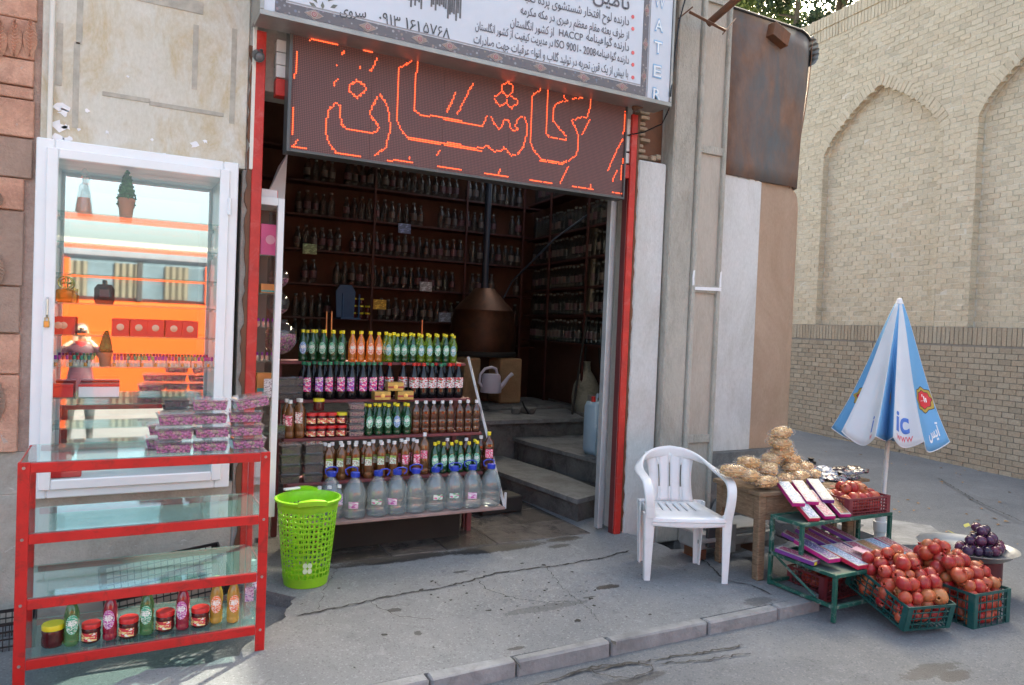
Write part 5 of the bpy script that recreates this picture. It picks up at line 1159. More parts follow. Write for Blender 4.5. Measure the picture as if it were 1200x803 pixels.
an = 2*PI*.7225; part('clover_emblem', m, P('pale_green_print', (.6, .75, .5), .4), bk_, loc=(bR(.125)*math.cos(an)*1.01, bR(.125)*math.sin(an)*1.01, .125), rot=(0, 0, an+PI/2))
# ================================================ tiered bottle display
M_board = P('maroon_board', (.17, .04, .045), .6, var=.25, vs=8, bump=.2, dirt=.4, dc=(.1, .07, .06))
M_wornb = P('worn_pink_board', (.3, .2, .18), .7, var=.25, vs=9, bump=.3, dirt=.5, dc=(.15, .11, .1))
ds = thing('tiered_display', 'tiered wooden bottle display stepping back into the shop doorway', 'display stand', (1.7, 4.9, 0))
TY = [4.80, 5.0, 5.17, 5.34, 5.51]
zq = [onY(590, 594, TY[0]).z, onY(470, 559, TY[1]).z, onY(470, 510, TY[2]).z, onY(400, 468.5, TY[3]).z, onY(400, 424, TY[4]).z]
xr = [onY(592, 594, TY[0]).x, onY(566, 553, TY[1]).x, onY(565, 505, TY[2]).x, onY(552, 465, TY[3]).x, onY(546, 423, TY[4]).x]
XL = 1.02
for i in range(5):
    m = MB(); yb = TY[i+1]+.02 if i < 4 else TY[i]+.2
    m.bbox(XL if i else 1.12, xr[i], TY[i], yb+.06, zq[i]-.022, zq[i]-.001, .003); partw('shelf_board', m, M_board if i else M_wornb, ds)
m = MB(); a, b = Vector((xr[0]+.01, TY[0]+.02, zq[0]-.02)), Vector((xr[4]+.03, TY[4]+.02, zq[4]+.05)); m.tube([a, b], .012, 4); partw('side_bar', m, P('white_paint_bar', (.55, .55, .56), .5, dirt=.4), ds)
m = MB(); m.tube([a+Vector((0, 0, .0)), (a.x, a.y, zq[0]+.1)], .01, 4); partw('side_bar', m, P('white_paint_bar', (.5, .5, .5), .5), ds)
for (x, y, z1) in ((XL+.02, 5.2, zq[2]-.03), (xr[0]-.1, 5.25, zq[0]-.03), (1.25, 5.15, zq[0]-.03), (xr[2]-.05, 5.35, zq[2]-.03), (XL+.02, 5.62, zq[4]-.03), (xr[4]-.05, 5.62, zq[4]-.03)):
    m = MB(); m.bbox(x, x+.04, y, y+.04, 0, z1, .003); partw('support', m, M_board, ds)
def row(kind, px0, px1, n, ti, dy, what, py, s=1, grp='bottles on the tiered display', jit=.1, dz=0):
    for i in range(n):
        px = px0+(px1-px0)*i/max(1, n-1); y = TY[ti]+dy; x = onY(px, py, y).x
        k = kind[i % len(kind)] if isinstance(kind, list) else kind
        k.put((x+RD.uniform(-.003, .003), y+RD.uniform(-.006, .006), zq[ti]+dz), RD.uniform(-jit, jit)*3-.35, what.replace('#', nth(i)), grp, s*(1+RD.uniform(-.015, .015)))
tw = 'of the tiered display'
m = MB(); m.bbox(1.15, xr[0]-.2, 5.16, 5.4, .0, zq[0]-.03, .006); partw('shade_block', m, P('painted_shade_black', (.02, .017, .015), .8), ds)  # block beneath the lowest board, near-black to paint in the shade there
# top tier
row([K_gb], 355, 355, 1, 4, .05, 'blue labelled green bottle at the left end of the top tier', 400, 1.0)
row(K_gg, 367, 402, 4, 4, .05, f'green labelled bottle, # right of the blue labelled one on the top tier', 400)
row(K_or, 413, 444, 4, 4, .05, f'orange syrup bottle with a yellow cap, # from left on the top tier', 400)
row([K_gt, K_gg, K_gg, K_gg, K_gt, K_gt, K_gg, K_gg, K_gt], 456, 532, 9, 4, .05, f'lime or green bottle, # right of the orange ones, front row, top tier', 400, .97)
row(K_gg, 360, 400, 5, 4, .15, 'green bottle in the rear left row of the top tier, # from left', 395)
row(K_gt, 452, 530, 9, 4, .15, 'lime bottle, # from left in the rear right row of the top tier', 395)
# second tier from the top: black syrups
row([K_bk, K_bk2, K_bk, K_bk, K_bk2, K_bk, K_bk], 361, 438, 7, 3, .06, f'pink labelled black syrup bottle with a green cap, # from left, second tier down', 450, 1.08)
row(K_bk, 355, 445, 8, 3, .14, f'black syrup bottle, # from left in the rear row, second tier down', 445, 1.08)
row([K_br, K_br, K_bg, K_bg, K_br, K_br], 485, 537, 6, 3, .06, f'white labelled dark cherry bottle, # from left in the front row, second tier down', 450, 1.08)
row([K_br, K_br, K_bg], 456, 472, 2, 3, .13, f'dark cherry syrup bottle standing behind the gold boxes, # from left', 445, 1.08)
row([K_br, K_bg], 490, 530, 5, 3, .14, f'dark cherry bottle, # from left in the rear row, second tier down', 445, 1.08)
# third: brown, jars, tubs, green, vinegar
row([K_tr, K_tw], 339, 352, 2, 2, .05, '# tall tea coloured bottle from left on the middle tier', 490, 1.03); row(K_tr, 336, 350, 2, 2, .13, '# tea coloured bottle from left behind the tall pair on the middle tier', 485, 1.03)
for j in range(2):
    for i, px in enumerate((365, 376.5, 388, 400)):
        y = TY[2]+.05; k = K_jy if (j == 1 and i == 3) else K_jr
        k.put((onY(px, 500, y).x, y, zq[2]+j*.091), RD.uniform(-.3, .3)-.35, f'{"yellow" if k is K_jy else "red"} lidded jam jar, {nth(i)} from left in the {"upper" if j else "lower"} layer of the middle tier', 'jam jars stacked on the middle tier', .92)
K_hj.put((onY(374, 470, TY[2]+.08).x, TY[2]+.09, zq[2]+.184), 0, 'dark jar with a yellow lid standing on top of the stacked jam jars', None, .95)
for k in range(5): KTp.put((onY(416.5, 500, TY[2]+.06).x, TY[2]+.06, zq[2]+k*.049), RD.uniform(-.05, .05)-.1, f'pale pink bud tub, {nth(k)} up in the stack beside the jam jars', 'pale bud tubs on the middle tier', (.95, .95, .72))
row([K_gg, K_gg, K_gg, K_gb, K_gg], 433, 477, 5, 2, .05, 'yellow capped green bottle, # from left on the middle tier', 490, .98); row(K_gg, 428, 474, 5, 2, .12, 'yellow capped green bottle in the rear row, # from left on the middle tier', 485, .98)
row(K_vb, 488, 558, 8, 2, .05, 'ribbed brown vinegar bottle with a white cap, # from left on the middle tier', 490)
# gold boxes
M_goldc = P('gold_card', (.5, .34, .1), .35, .3, var=.15, vs=15)
for i, (px, py, z, lb) in enumerate(((447, 462, 0, 'gold gift box with a red band, lower left of three'), (474, 462, 0, 'gold gift box with a red band, lower right of three'), (462, 450, .068, 'gold gift box lying on top of two others'))):
    t_ = thing('gold_box', lb, 'gift box', (onY(px, 462, TY[3]-.02).x, TY[3]-.015, zq[3]+z), RD.uniform(-.06, .02), 'gold gift boxes on the tiered display')
    part('box_body', MB().bbox(-.062, .062, -.04, .04, 0, .064, .002), M_goldc, t_); part('red_band', MB().box(-.061, .061, -.0416, -.0405, .02, .034), P('band_crimson', (.35, .05, .04), .4), t_)
    part('medallion', MB().lathe([(.017, 0), (.017, .002), (.011, .003)], 12, M=Matrix.Translation((0, -.0418, .03)) @ Matrix.Rotation(PI/2, 4, 'X')), P('medallion_gold', (.7, .5, .15), .3, .6), t_, 30)
# second from the bottom
row(K_tg, 385, 462, 6, 1, .05, 'green labelled tea coloured bottle, # from left on the low tier', 540, .98); row(K_tg, 380, 455, 9, 1, .13, 'tea coloured bottle in the rear row, # from left on the low tier', 535, .98)
row(K_tr, 474, 487, 2, 1, .05, 'tea coloured bottle with a rose label, # from left on the low tier', 540); row(K_tr, 470, 484, 3, 1, .13, 'tea coloured bottle behind the rose labelled ones, # from left', 540)
row(K_t2, 497, 497, 1, 1, .06, 'taller brown bottle with a rose label in the middle of the low tier', 540)
row(K_gg, 509, 559, 6, 1, .05, 'yellow capped green bottle, # from left on the low tier', 540, .98); row([K_gg, K_vb], 513, 556, 5, 1, .13, '# bottle in the rear row behind the green ones on the low tier', 540, .98)
row(K_ty, 572, 572, 1, 1, .05, 'large dark vinegar bottle with a yellow cap at the right end of the low tier', 540, 1.05); row(K_vb, 563, 563, 1, 1, .12, 'yellow capped dark bottle half hidden at the right end of the low tier', 540, 1.05)
# tubs of herbs on the left
def pile(px, ti, n, nm, dy=.07, sc_=(1, 1, 1)):
    for k in range(n):
        y = TY[ti]+dy; KTh.put((onY(px, 540, y).x, y, zq[ti]+k*.084*sc_[2]), RD.uniform(-.06, .06), f'dried herb tub, {nth(k)} up in the {nm}', 'tubs of dried herbs on the tiered display', sc_)
pile(339, 1, 4, 'left herb stack on the low tier', .06, (.78, .9, .8)); pile(366, 1, 4, 'right herb stack on the low tier', .06, (.78, .9, .8)); pile(331, 3, 3, 'left herb stack on the upper tier', .06, (.8, .9, .65)); pile(347, 3, 3, 'right herb stack on the upper tier', .1, (.8, .9, .65)); pile(328, 2, 2, 'small herb stack on the middle tier', .08, (.7, .9, .6))
# water jugs
t_ = thing('water_jug', 'x', 'jug')
jp = [(.066, 0), (.075, .008), (.077, .02), (.073, .03), (.077, .04), (.077, .065), (.073, .073), (.077, .081), (.077, .11), (.074, .118), (.077, .126), (.077, .17), (.072, .195), (.052, .235), (.03, .262), (.024, .268), (.024, .285)]
part('jug_body', MB().lathe(jp, 28), L_water, t_, 60); part('cap', MB().lathe([(.03, .275), (.031, .278), (.031, .305), (.028, .308), (.001, .308)], 16), M_capb, t_, 40)
m = MB(); m.tube([(-.031, 0, .288), (-.045, 0, .30), (-.047, 0, .325), (-.02, 0, .337), (.02, 0, .337), (.047, 0, .325), (.045, 0, .30), (.031, 0, .288)], .005, 8); part('handle', m, M_capb, t_, 60)
Kjg = Kind(t_)
Kjg.put((onY(387, 596, TY[0]+.16).x, TY[0]+.16, zq[0]), .3, 'large water jug half hidden behind the green basket', 'large water jugs with blue caps')
M_jl = [labelmat('jug_label_pink', (.72, .5, .65), (.5, .1, .35), (.8, .8, .8), 45), labelmat('jug_label_green', (.7, .76, .7), (.1, .4, .15), (.6, .15, .3), 45)]
jl = {415: (0, .03), 442: (1, .0), 464: (0, -.3), 486: None, 509: (1, .35), 531: (1, .05), 552: (0, .05), 574: None}
me_l = [patch(.077, .075, .12, .85, False, 8).mesh('label', M_jl[0], 60, fixn=False), patch(.077, .09, .125, .9, False, 8).mesh('label', M_jl[1], 60, fixn=False)]
JL = ['first large water jug from left with a pink label, right of the green basket', 'second large water jug from left with a green label', 'third large water jug from left with a pink label turned left', 'fourth large water jug from left, without a label', 'fifth large water jug from left with a green label low on the right', 'sixth large water jug from left with a green label high up', 'seventh large water jug from left with a pink label', 'rightmost large water jug, cloudy and without a label']
for i, px in enumerate((415, 442, 464, 486, 509, 531, 552, 574)):
    y = TY[0]+.09; o = Kjg.put((onY(px, 596, y).x, y, zq[0]), RD.uniform(-.5, .5), JL[i], 'large water jugs with blue caps'); 
    for c in o.children:
        if c.name.startswith('handle'): c.rotation_euler = (RD.uniform(-.25, .25), 0, RD.uniform(-.4, .4))
    if jl[px] is not None: l = obj('label', me_l[jl[px][0]], o, (0, 0, 0), (0, 0, -.4-o.rotation_euler.z+jl[px][1]))
row(K_wb, 362, 397, 4, 0, .1, 'small clear bottle with a white cap behind the green basket, # from left', 596, .98)
# glass globes of rose petals behind the side showcase
gl = MB().lathe([(.02, 0)]+[(.12*math.sin(a), .12-.12*math.cos(a)) for a in [PI*k/14 for k in range(1, 13)]]+[(.05, .24), (.055, .25)], 24, cap=False).mesh('glass_globe', clearmat('globe_glass', (.85, .88, .88), 1, .03, (.3, .3, .3), .12), 60)
for i, (px, py, s, lb) in enumerate(((331, 396, 1., 'large glass globe jar of rose petals, lowest of three behind the side showcase'), (329, 356, .68, 'glass globe jar, middle of three behind the side showcase'), (330, 326, .6, 'small glass globe jar, topmost of three behind the side showcase'))):
    y = 5.42+.03*i; p = onY(px, py, y); t_ = thing('globe_jar', lb, 'jar', (p.x-.02, y, p.z-.12*s), 0, 'glass globe jars'); t_.scale = (s,)*3; obj('glass_globe', gl, t_); part('petals', MB().lathe([(.02, .004)]+[(.115*math.sin(a), .12-.115*math.cos(a)) for a in [PI*k/12 for k in range(1, (8, 5, 7)[i])]], 20), M_buds, t_, 50)
# copper sticks
for i, px in enumerate((383, 389, 495)):
    a, b = onY(px, 384, 5.75), onY(px, 365 if i < 2 else 375, 5.75); m = MB(); m.tube([(a.x, a.y, a.z-.25), b], .006, 8); o = part('copper_tube', m, P('copper', (.5, .2, .1), .3, .9), None, 40); tag(o, f'{nth(i)} thin copper tube from left standing up behind the top tier', 'tube', 'thin copper tubes')
L_dim = clearmat('dim_clear_pet', (.8, .84, .84), .8, .12, (.12, .13, .13), .12)  # clear plastic darkened, with the shop's dim light put into its colour
# ================================================ inside of the shop
M_shb = P('dark_red_shelf', (.07, .018, .015), .6, var=.2)
def cyl_clear(nm, seg=9):
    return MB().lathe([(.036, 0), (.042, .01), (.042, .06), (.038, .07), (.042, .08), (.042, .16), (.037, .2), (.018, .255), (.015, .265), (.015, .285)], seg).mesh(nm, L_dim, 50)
mb_ = cyl_clear('bottle_body'); capm_ = MB().lathe([(.018, .282), (.018, .305), (.001, .306)], 8).mesh('cap', P('dim_cap', (.16, .155, .15), .5), 40)  # cap colour darkened too, interior shade painted in
labm = [patch(.042, .07, .16, 2.2, False, 6).mesh('label', m_, 60, fixn=False) for m_ in (labelmat('label_dim_pink', (.12, .06, .075), (.07, .03, .035), None, 60), labelmat('label_dim_white', (.11, .1, .095), (.14, .08, .07), None, 60))]  # label inks darkened to carry the shade of the room
# back wall shelving: board heights from the photograph
BYW = 9.62
back = thing('back_shelving', 'dark red wooden shelving across the back wall of the shop', 'shelf', (3.6, BYW, 0))
bz_ = []
for (px, py) in ((450, 222), (450, 260), (450, 299), (450, 337), (450, 375), (450, 402)):
    p = onY(px, py, BYW); bz_.append(p.z); m = MB(); m.bbox(1.2, 5.55, BYW, 9.88, p.z-.025, p.z, .003); partw('shelf_board', m, M_shb, back)
p = onY(450, 186, BYW); bz_.insert(0, p.z+.0); m = MB(); m.bbox(1.2, 5.55, BYW, 9.88, p.z-.025, p.z, .003); partw('shelf_board', m, M_shb, back)
for px in (331, 437, 545, 612):
    x = onY(px, 300, BYW).x; m = MB(); m.bbox(x-.015, x+.015, BYW-.02, BYW-.002, .6, bz_[0]+.4, .003); partw('upright', m, M_shb, back)
right_ = thing('right_shelving', 'dark red wooden shelving along the right wall of the shop', 'shelf', (5.2, 7, 0))
rz = []
for (px, py) in ((680, 220), (680, 267), (680, 302), (680, 336), (680, 369), (680, 403)):
    # intersect with the shelf front line x = RWx(y)-.28
    d = ray(px, py); t_k = 0
    y = 7.
    for it in range(30): x = RWx(y)-.28; y = x*d.y/d.x
    z = 1.65+d.z*(y/d.y); rz.append(z); m = MB(); m.prism([(RWx(5.2)-.28, 5.2), (RWx(9.55)-.28, 9.55), (RWx(9.55), 9.55), (RWx(5.2), 5.2)], z-.025, z); partw('shelf_board', m, M_shb, right_)
for y in (7.6, 8.7): m = MB(); m.box(RWx(y)-.3, RWx(y)-.282, y-.015, y+.015, .6, rz[0]+.5); partw('upright', m, M_shb, right_)
names = ['top', 'second', 'third', 'fourth', 'fifth', 'sixth', 'seventh']
cntb = 0
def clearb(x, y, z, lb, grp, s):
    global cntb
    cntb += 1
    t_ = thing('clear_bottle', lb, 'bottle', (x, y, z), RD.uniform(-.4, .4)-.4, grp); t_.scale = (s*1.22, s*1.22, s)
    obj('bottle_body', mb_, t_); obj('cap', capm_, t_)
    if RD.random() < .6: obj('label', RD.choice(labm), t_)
gaps = {1: [(395, 405)], 2: [(392, 402), (497, 512), (582, 600)], 3: [(396, 412)], 4: [(376, 392), (580, 600)], 5: [(385, 440), (560, 600)], 6: [(380, 640)], 0: [(300, 462)]}
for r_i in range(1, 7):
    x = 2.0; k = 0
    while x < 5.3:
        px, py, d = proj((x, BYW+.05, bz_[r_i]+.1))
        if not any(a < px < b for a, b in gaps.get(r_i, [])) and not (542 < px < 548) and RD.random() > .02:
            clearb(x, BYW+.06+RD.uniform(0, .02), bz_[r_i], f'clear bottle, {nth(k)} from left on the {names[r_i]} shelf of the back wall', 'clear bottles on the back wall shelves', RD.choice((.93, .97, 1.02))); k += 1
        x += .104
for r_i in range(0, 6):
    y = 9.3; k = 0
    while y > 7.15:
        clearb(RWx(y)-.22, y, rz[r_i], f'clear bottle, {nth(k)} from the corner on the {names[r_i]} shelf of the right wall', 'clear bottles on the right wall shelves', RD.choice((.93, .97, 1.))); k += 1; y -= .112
K_dk = bottle('dark_bottle', [(.04, 0), (.048, .01), (.048, .2), (.02, .27), (.016, .3)], liq('murky_green', (.2, .28, .12), (.06, .08, .03), .7), [(.019, .3), (.019, .325), (.001, .326)], M_yel, [(patch(.048, .09, .18, 2.2, False, 6), labelmat('label_dim_green', (.25, .3, .15), (.1, .12, .06), None, 60))])
for i in range(10):
    x = onY(468+i*13.5, 180, BYW+.05).x; K_dk.put((x, BYW+.07, bz_[0]), 0, f'large murky green bottle, {nth(i)} from left on the top shelf of the back wall', 'green bottles on the top shelf', 1.25)
M_pkb = P('pink_edged_carton', (.3, .08, .13), .6); M_dkp = labelmat('dark_carton_print', (.16, .14, .14), (.35, .1, .18), None, 14)
for i, px in enumerate((390, 416, 433, 452)):
    x = onY(px, 200, BYW).x; t_ = thing('rose_carton', f'dark pink carton with picture, {nth(i)} from left at the top of the back wall', 'box', (x, BYW+.1, bz_[0]), 0, 'pink cartons on the top shelf')
    part('carton_body', MB().bbox(-.11, .11, -.08, .08, 0, .26, .003), M_pkb, t_); part('front_print', MB().box(-.075, .075, -.0815, -.0802, .05, .21), M_dkp, t_)
# small yellow capped jars on the sixth shelf
kk = 0
for j in range(3):
    for i in range(4 if j < 2 else 3):
        K_hj.put((onY(406+i*8.5, 370, BYW).x, BYW+.03, bz_[5]+.0+j*.095), 0, f'yellow lidded dark jar, {nth(i)} from left in the {["bottom","middle","top"][j]} row on the back wall', 'yellow lidded jars on the back wall', .95)
for i, (px, py, c, lb) in enumerate(((474, 268, (.15, .2, .35), 'small blue picture card hanging on the back wall shelves'), (363, 292, (.25, .35, .2), 'small green picture card propped on the back wall shelves'), (499, 336, (.35, .35, .38), 'small grey picture card hanging low on the back wall shelves'), (445, 357, (.6, .35, .05), 'small yellow card box on the back wall shelf'), (521, 372, (.25, .28, .35), 'small grey blue card beside the still'))):
    p = onY(px, py, BYW-.03); t_ = part('picture_card', MB().bbox(-.09, .09, -.004, .004, -.065, .065, .001), labelmat('card_%d' % i, c, tuple(min(1, x*2) for x in c), None, 16), None, loc=tuple(p)); tag(t_, lb, 'card')
t_ = thing('blue_chair_back', 'blue chair back dimly seen below the back wall shelves', 'chair', tuple(onY(405, 345, 9.4)))
t_.scale = (.75, .75, .75); m = MB(); m.prismY([(-.15, -.4), (.15, -.4), (.17, .05), (.1, .16), (-.1, .16), (-.17, .05)], -.015, .015); part('backrest', m, P('dim_blue', (.03, .1, .25), .5), t_)
m = MB()
for x, y in ((-.14, 0), (.14, 0), (-.14, -.35), (.14, -.35)): m.tube([(x, y, -.4), (x, y, .0)], .015, 6)
part('legs', m, P('dim_blue', (.03, .1, .25), .5), t_)
m = MB(); m.bbox(-.17, .17, -.37, .02, -.43, -.4, .005); part('seat', m, P('dim_blue', (.03, .1, .25), .5), t_)
# ================================================ copper still on its stove
M_copper = P('smoked_copper', (.085, .036, .02), .5, .6, var=.5, vs=4, dirt=.6, dc=(.04, .03, .03), ds=4)
M_clay = plaster('clay_block', (.42, .27, .15), (.33, .2, .11), (.12, .08, .05), .5, 5, .6)
STY = 8.75
p0 = onY(563, 465, STY); zst = max(.62, p0.z-.05)
st = thing('copper_still', 'big dark copper still with a tall chimney pipe standing on a clay stove', 'still', (p0.x, STY, zst))
k_ = STY/9.0
def zz(py, px=565): return onY(px, py, STY).z-zst
wb = (onY(598, 410, STY).x-onY(530, 410, STY).x)/2
part('boiler', MB().lathe([(wb*.96, zz(415)), (wb, zz(412)), (wb*1.02, zz(395)), (wb*.98, zz(375)), (wb*.93, zz(366)), (wb*.95, zz(364))], 36), M_copper, st, 50)
part('dome', MB().lathe([(wb*.95, zz(365)), (wb*.8, zz(358)), (wb*.52, zz(347)), (wb*.3, zz(338)), (wb*.2, zz(340))], 36), M_copper, st, 50)
part('chimney_pipe', MB().tube([(.0, 0, zz(341)), (.0, 0, zz(200)+.6)], .045, 14), P('dark_blue_pipe', (.05, .07, .11), .45, .4), st, 40)
m = MB(); m.tube([(.02, 0, zz(343)), (.1, -.02, zz(345)), (.13, 0, zz(350))], .02, 8); part('spout', m, M_copper, st, 40)
part('collar', MB().lathe([(wb*1.03, zz(417)), (wb*1.06, zz(415)), (wb*1.06, zz(412)), (wb*1.0, zz(411))], 36), P('sooty_iron', (.03, .028, .026), .7, .3), st, 40)
part('hearth_back', MB().bbox(-wb*.95, wb*.95, -.02, wb*.8, 0, zz(418), .01), M_darkroom, st)
part('clay_block', MB().bbox(-wb*.98, -wb*.45, -wb*.9, -.03, 0, zz(418), .02), M_clay, st); part('clay_block', MB().bbox(wb*.2, wb*.95, -wb*.9, -.03, 0, zz(418), .02), M_clay, st)
part('stove_plinth', MB().bbox(-wb*1.4, wb*2.4, -wb*1.6, wb, -.12, -.003, .03), M_riser, st)
# watering can
zcan = .68; pc_ = onY(575, 460, 8.0)
wc = thing('watering_can', 'pale lilac plastic watering can standing on the raised floor by the still', 'watering can', (pc_.x, 8.0, pc_.z))
M_lil = P('lilac_plastic', (.5, .48, .58), .4, var=.05)
sc_ = 1.0
part('can_body', MB().lathe([(.125, 0), (.13, .01), (.115, .2), (.1, .225), (.001, .23)], 24), M_lil, wc, 45)
part('spout', MB().tube([(.1, 0, .04), (.17, 0, .1), (.24, 0, .19), (.29, 0, .23)], [.035, .028, .02, .026], 12), M_lil, wc, 50)
part('handle', MB().tube([(-.11, 0, .06), (-.16, 0, .12), (-.15, 0, .22), (-.09, 0, .29), (0, 0, .31), (.06, 0, .29), (.08, 0, .225)], .017, 10), M_lil, wc, 60)
# second tall metal cylinder at the right, with stand legs
pcy = onY(697, 300, 7.6)
cy_ = thing('condenser_cylinder', 'tall narrow tarnished metal cylinder on a thin iron stand at the right of the shop', 'cylinder', (pcy.x, 7.6, .6))
za, zb2 = onY(690, 366, 7.6).z-.6, onY(704, 245, 7.6).z-.6
part('cylinder_body', MB().tube([(-.03, 0, za), (.03, 0, zb2)], .085, 20), P('tarnished_tin', (.16, .13, .1), .35, .8, var=.4, dirt=.6), cy_, 50)
for dx, dy in ((-.3, -.1), (.16, -.1), (.0, .2)): part('stand_leg', MB().tube([(dx*.3, dy*.3, za), (dx*1.0, dy, 0)], .014, 6), P('sooty_iron', (.03, .028, .026), .7, .3), cy_)
part('stand_ring', MB().lathe([(.12, za-.01), (.13, za-.01), (.13, za+.01), (.12, za+.01), (.12, za-.01)], 20, cap=False), P('sooty_iron', (.03, .028, .026), .7, .3), cy_)
m = MB(); m.tube([onY(705, 240, 7.6), onY(650, 280, 8), onY(600, 330, 8.6), onY(590, 350, 8.7)], .012, 8); o = part('steam_pipe', m, P('dark_blue_pipe', (.05, .07, .11), .45, .4), None, 50); tag(o, 'thin pipe running slantwise from the still to the tall metal cylinder', 'pipe')
# big jug, box, jerry can
pj = onY(686, 476, 7.65); jg = thing('stoneware_jug', 'large flaking stoneware jug with a narrow neck at the right of the raised floor', 'jug', (pj.x, 7.65, .602))
part('jug_body', MB().lathe([(.13, 0), (.17, .05), (.18, .2), (.16, .34), (.1, .46), (.05, .53), (.04, .62), (.05, .64)], 28), plaster('flaking_glaze', (.36, .34, .28), (.25, .23, .18), (.08, .07, .05), .8, 6, .4), jg, 50)
pb_ = onY(702, 478, 7.4); o = part('grey_box', MB().bbox(-.11, .16, -.08, .1, 0, .24, .006), P('grey_carton', (.33, .31, .28), .8, var=.1), None, loc=(pb_.x, 7.4, .602), rot=(0, 0, .1)); tag(o, 'plain grey carton standing in front of the stoneware jug', 'box')
pk = onY(712, 522, 5.75); jc = thing('jerry_can', 'translucent blue jerry can with a red cap on the upper step behind the post', 'jerry can', (pk.x+.03, 5.75, .402))
M_jc = P('blue_translucent_plastic', (.38, .5, .6), .4, var=.05)
part('can_body', MB().bbox(-.12, .12, -.1, .1, 0, .3, .03), M_jc, jc, 60); part('cap', MB().lathe([(.022, .3), (.022, .33), (.001, .332)], 12, M=Matrix.Translation((-.07, 0, 0))), M_capr, jc, 40); part('handle', MB().tube([(-.03, 0, .3), (-.02, 0, .335), (.07, 0, .335), (.08, 0, .3)], .013, 8), M_jc, jc, 50)
o = dup(jc, (pk.x+.08, 6.05, .402), .2, 'pale blue jerry can standing behind the one with the red cap', None, (1, 1, 1.75))
# wooden beam bits and cloth on the platform
for i, (px, py, s) in enumerate(((556, 470, .14), (605, 470, .1), (620, 468, .12))): 
    p = onY(px, py, 7.7); o = rock(p.x, 7.7, .64, s, s*.7, .06, 40+i, M_riser); tag(o, f'{nth(i)} rough dark stone from left on the raised floor before the still', 'stone', 'stones on the raised floor')
p = onY(620, 462, 7.6); o = part('iron_rod', MB().tube([(p.x, p.y, .61), (p.x-.06, 7.6, .7), (p.x-.09, 7.6, .76)], .01, 6), P('sooty_iron', (.03, .028, .026), .7, .3), None); tag(o, 'small iron tool lying beside the watering can', 'tool')
o = part('drain_box', MB().bbox(-.3, .12, -.12, .12, 0, .14, .01), P('sooty_iron', (.03, .028, .026), .7, .3), None, loc=(onY(608, 580, 5.7).x-.12, 5.75, .01), rot=(0, 0, .1)); tag(o, 'low black metal box on the doorway floor beside the first step', 'box')
# ================================================ white plastic armchair
M_chair = P('white_chair_plastic', (.74, .75, .76), .3, var=.03, vs=5, dirt=.22, dc=(.5, .48, .45), ds=7)
def legpt(px, py): p = onZ(px, py, 0); return p
FLp, FRp, BLp, BRp = legpt(758, 680), legpt(849, 684), legpt(750, 657), legpt(815, 660)
cc_ = (FLp+FRp+BLp+BRp)/4; fr_ = ((FLp+FRp)-(BLp+BRp)).normalized(); ang = math.atan2(fr_.y, fr_.x)+PI/2
ch = thing('plastic_chair', 'white moulded plastic armchair with a slotted back on the pavement', 'chair', (cc_.x, cc_.y, 0), ang)
def strip(m, path, cap=True):
    # path items: centre, width vector, thickness vector -> flattened band with rounded section
    vs = []; n = 10
    for c, wv, tv in path:
        for k in range(n):
            a = 2*PI*k/n; ca, sa = math.cos(a), math.sin(a); e = .55
            vs.append(Vector(c)+Vector(wv)*(abs(ca)**e*(1 if ca > 0 else -1))+Vector(tv)*(abs(sa)**e*(1 if sa > 0 else -1)))
    L = len(path); m.add(vs, [(i*n+k, i*n+(k+1) % n, (i+1)*n+(k+1) % n, (i+1)*n+k) for i in range(L-1) for k in range(n)]+[tuple(range(n))[::-1], tuple((L-1)*n+k for k in range(n))]); return m
def smooth(path, it=2):
    for _ in range(it):
        o = [path[0]]
        for a, b in zip(path[:-1], path[1:]):
            L3 = lambda t: tuple(tuple(Vector(p).lerp(Vector(q), t)) for p, q in zip(a, b)); o += [L3(.25), L3(.75)]
        path = o+[path[-1]]
    return path
arm = [((-.262, -.222, .43), (.034, 0, 0)), ((-.272, -.235, .52), (.033, 0, 0)), ((-.28, -.232, .60), (.033, 0, 0)), ((-.285, -.195, .655), (.034, 0, 0)), ((-.288, -.11, .675), (.035, 0, 0)), ((-.286, .0, .682), (.035, .002, .002)),
    ((-.27, .12, .70), (.032, .0, .012)), ((-.225, .215, .74), (.022, -.006, .028)), ((-.13, .27, .775), (.006, -.004, .038)), ((0, .288, .785), (0, 0, .042))]
def autot(path, th=.012):
    out = []
    for i, (c, wv) in enumerate(path):
        tg = (Vector(path[min(i+1, len(path)-1)][0])-Vector(path[max(i-1, 0)][0])); tv = tg.cross(Vector(wv)).normalized()*th
        if i == len(path)-1: tv = Vector((0, 1, 0))*th*(1 if tv.y > 0 else -1)
        out.append((c, wv, tuple(tv)))
    return out
full = autot(smooth(arm, 2))
m = MB(); strip(m, full); mir = [((-c[0], c[1], c[2]), (-w_[0], w_[1], w_[2]), (-t[0], t[1], t[2])) for c, w_, t in full]; strip(m, mir); part('arm_frame', m, M_chair, ch, 60)
def slotted(fn, us_, v0, v1, slots, nv=10, th=.006, nm='x'):
    # panel with open slots: vertical columns between us_ breaks; slots are (i, va, vb)
    m = MB()
    for i in range(len(us_)-1):
        ua, ub = us_[i], us_[i+1]; sl = [s for s in slots if s[0] == i]
        segs = [(v0, v1)] if not sl else [(v0, sl[0][1]), (sl[0][2], v1)]
        for a, b in segs:
            n = max(1, round(nv*(b-a)/(v1-v0))); nu = 2 if ub-ua > .03 else 1
            m.grid(lambda u, v: fn(ua+(ub-ua)*u, a+(b-a)*v), nu, n)
    o = part(nm, m, M_chair, ch, 50, weld=True); md = o.modifiers.new('t', 'SOLIDIFY'); md.thickness = th; md.offset = 0; return o
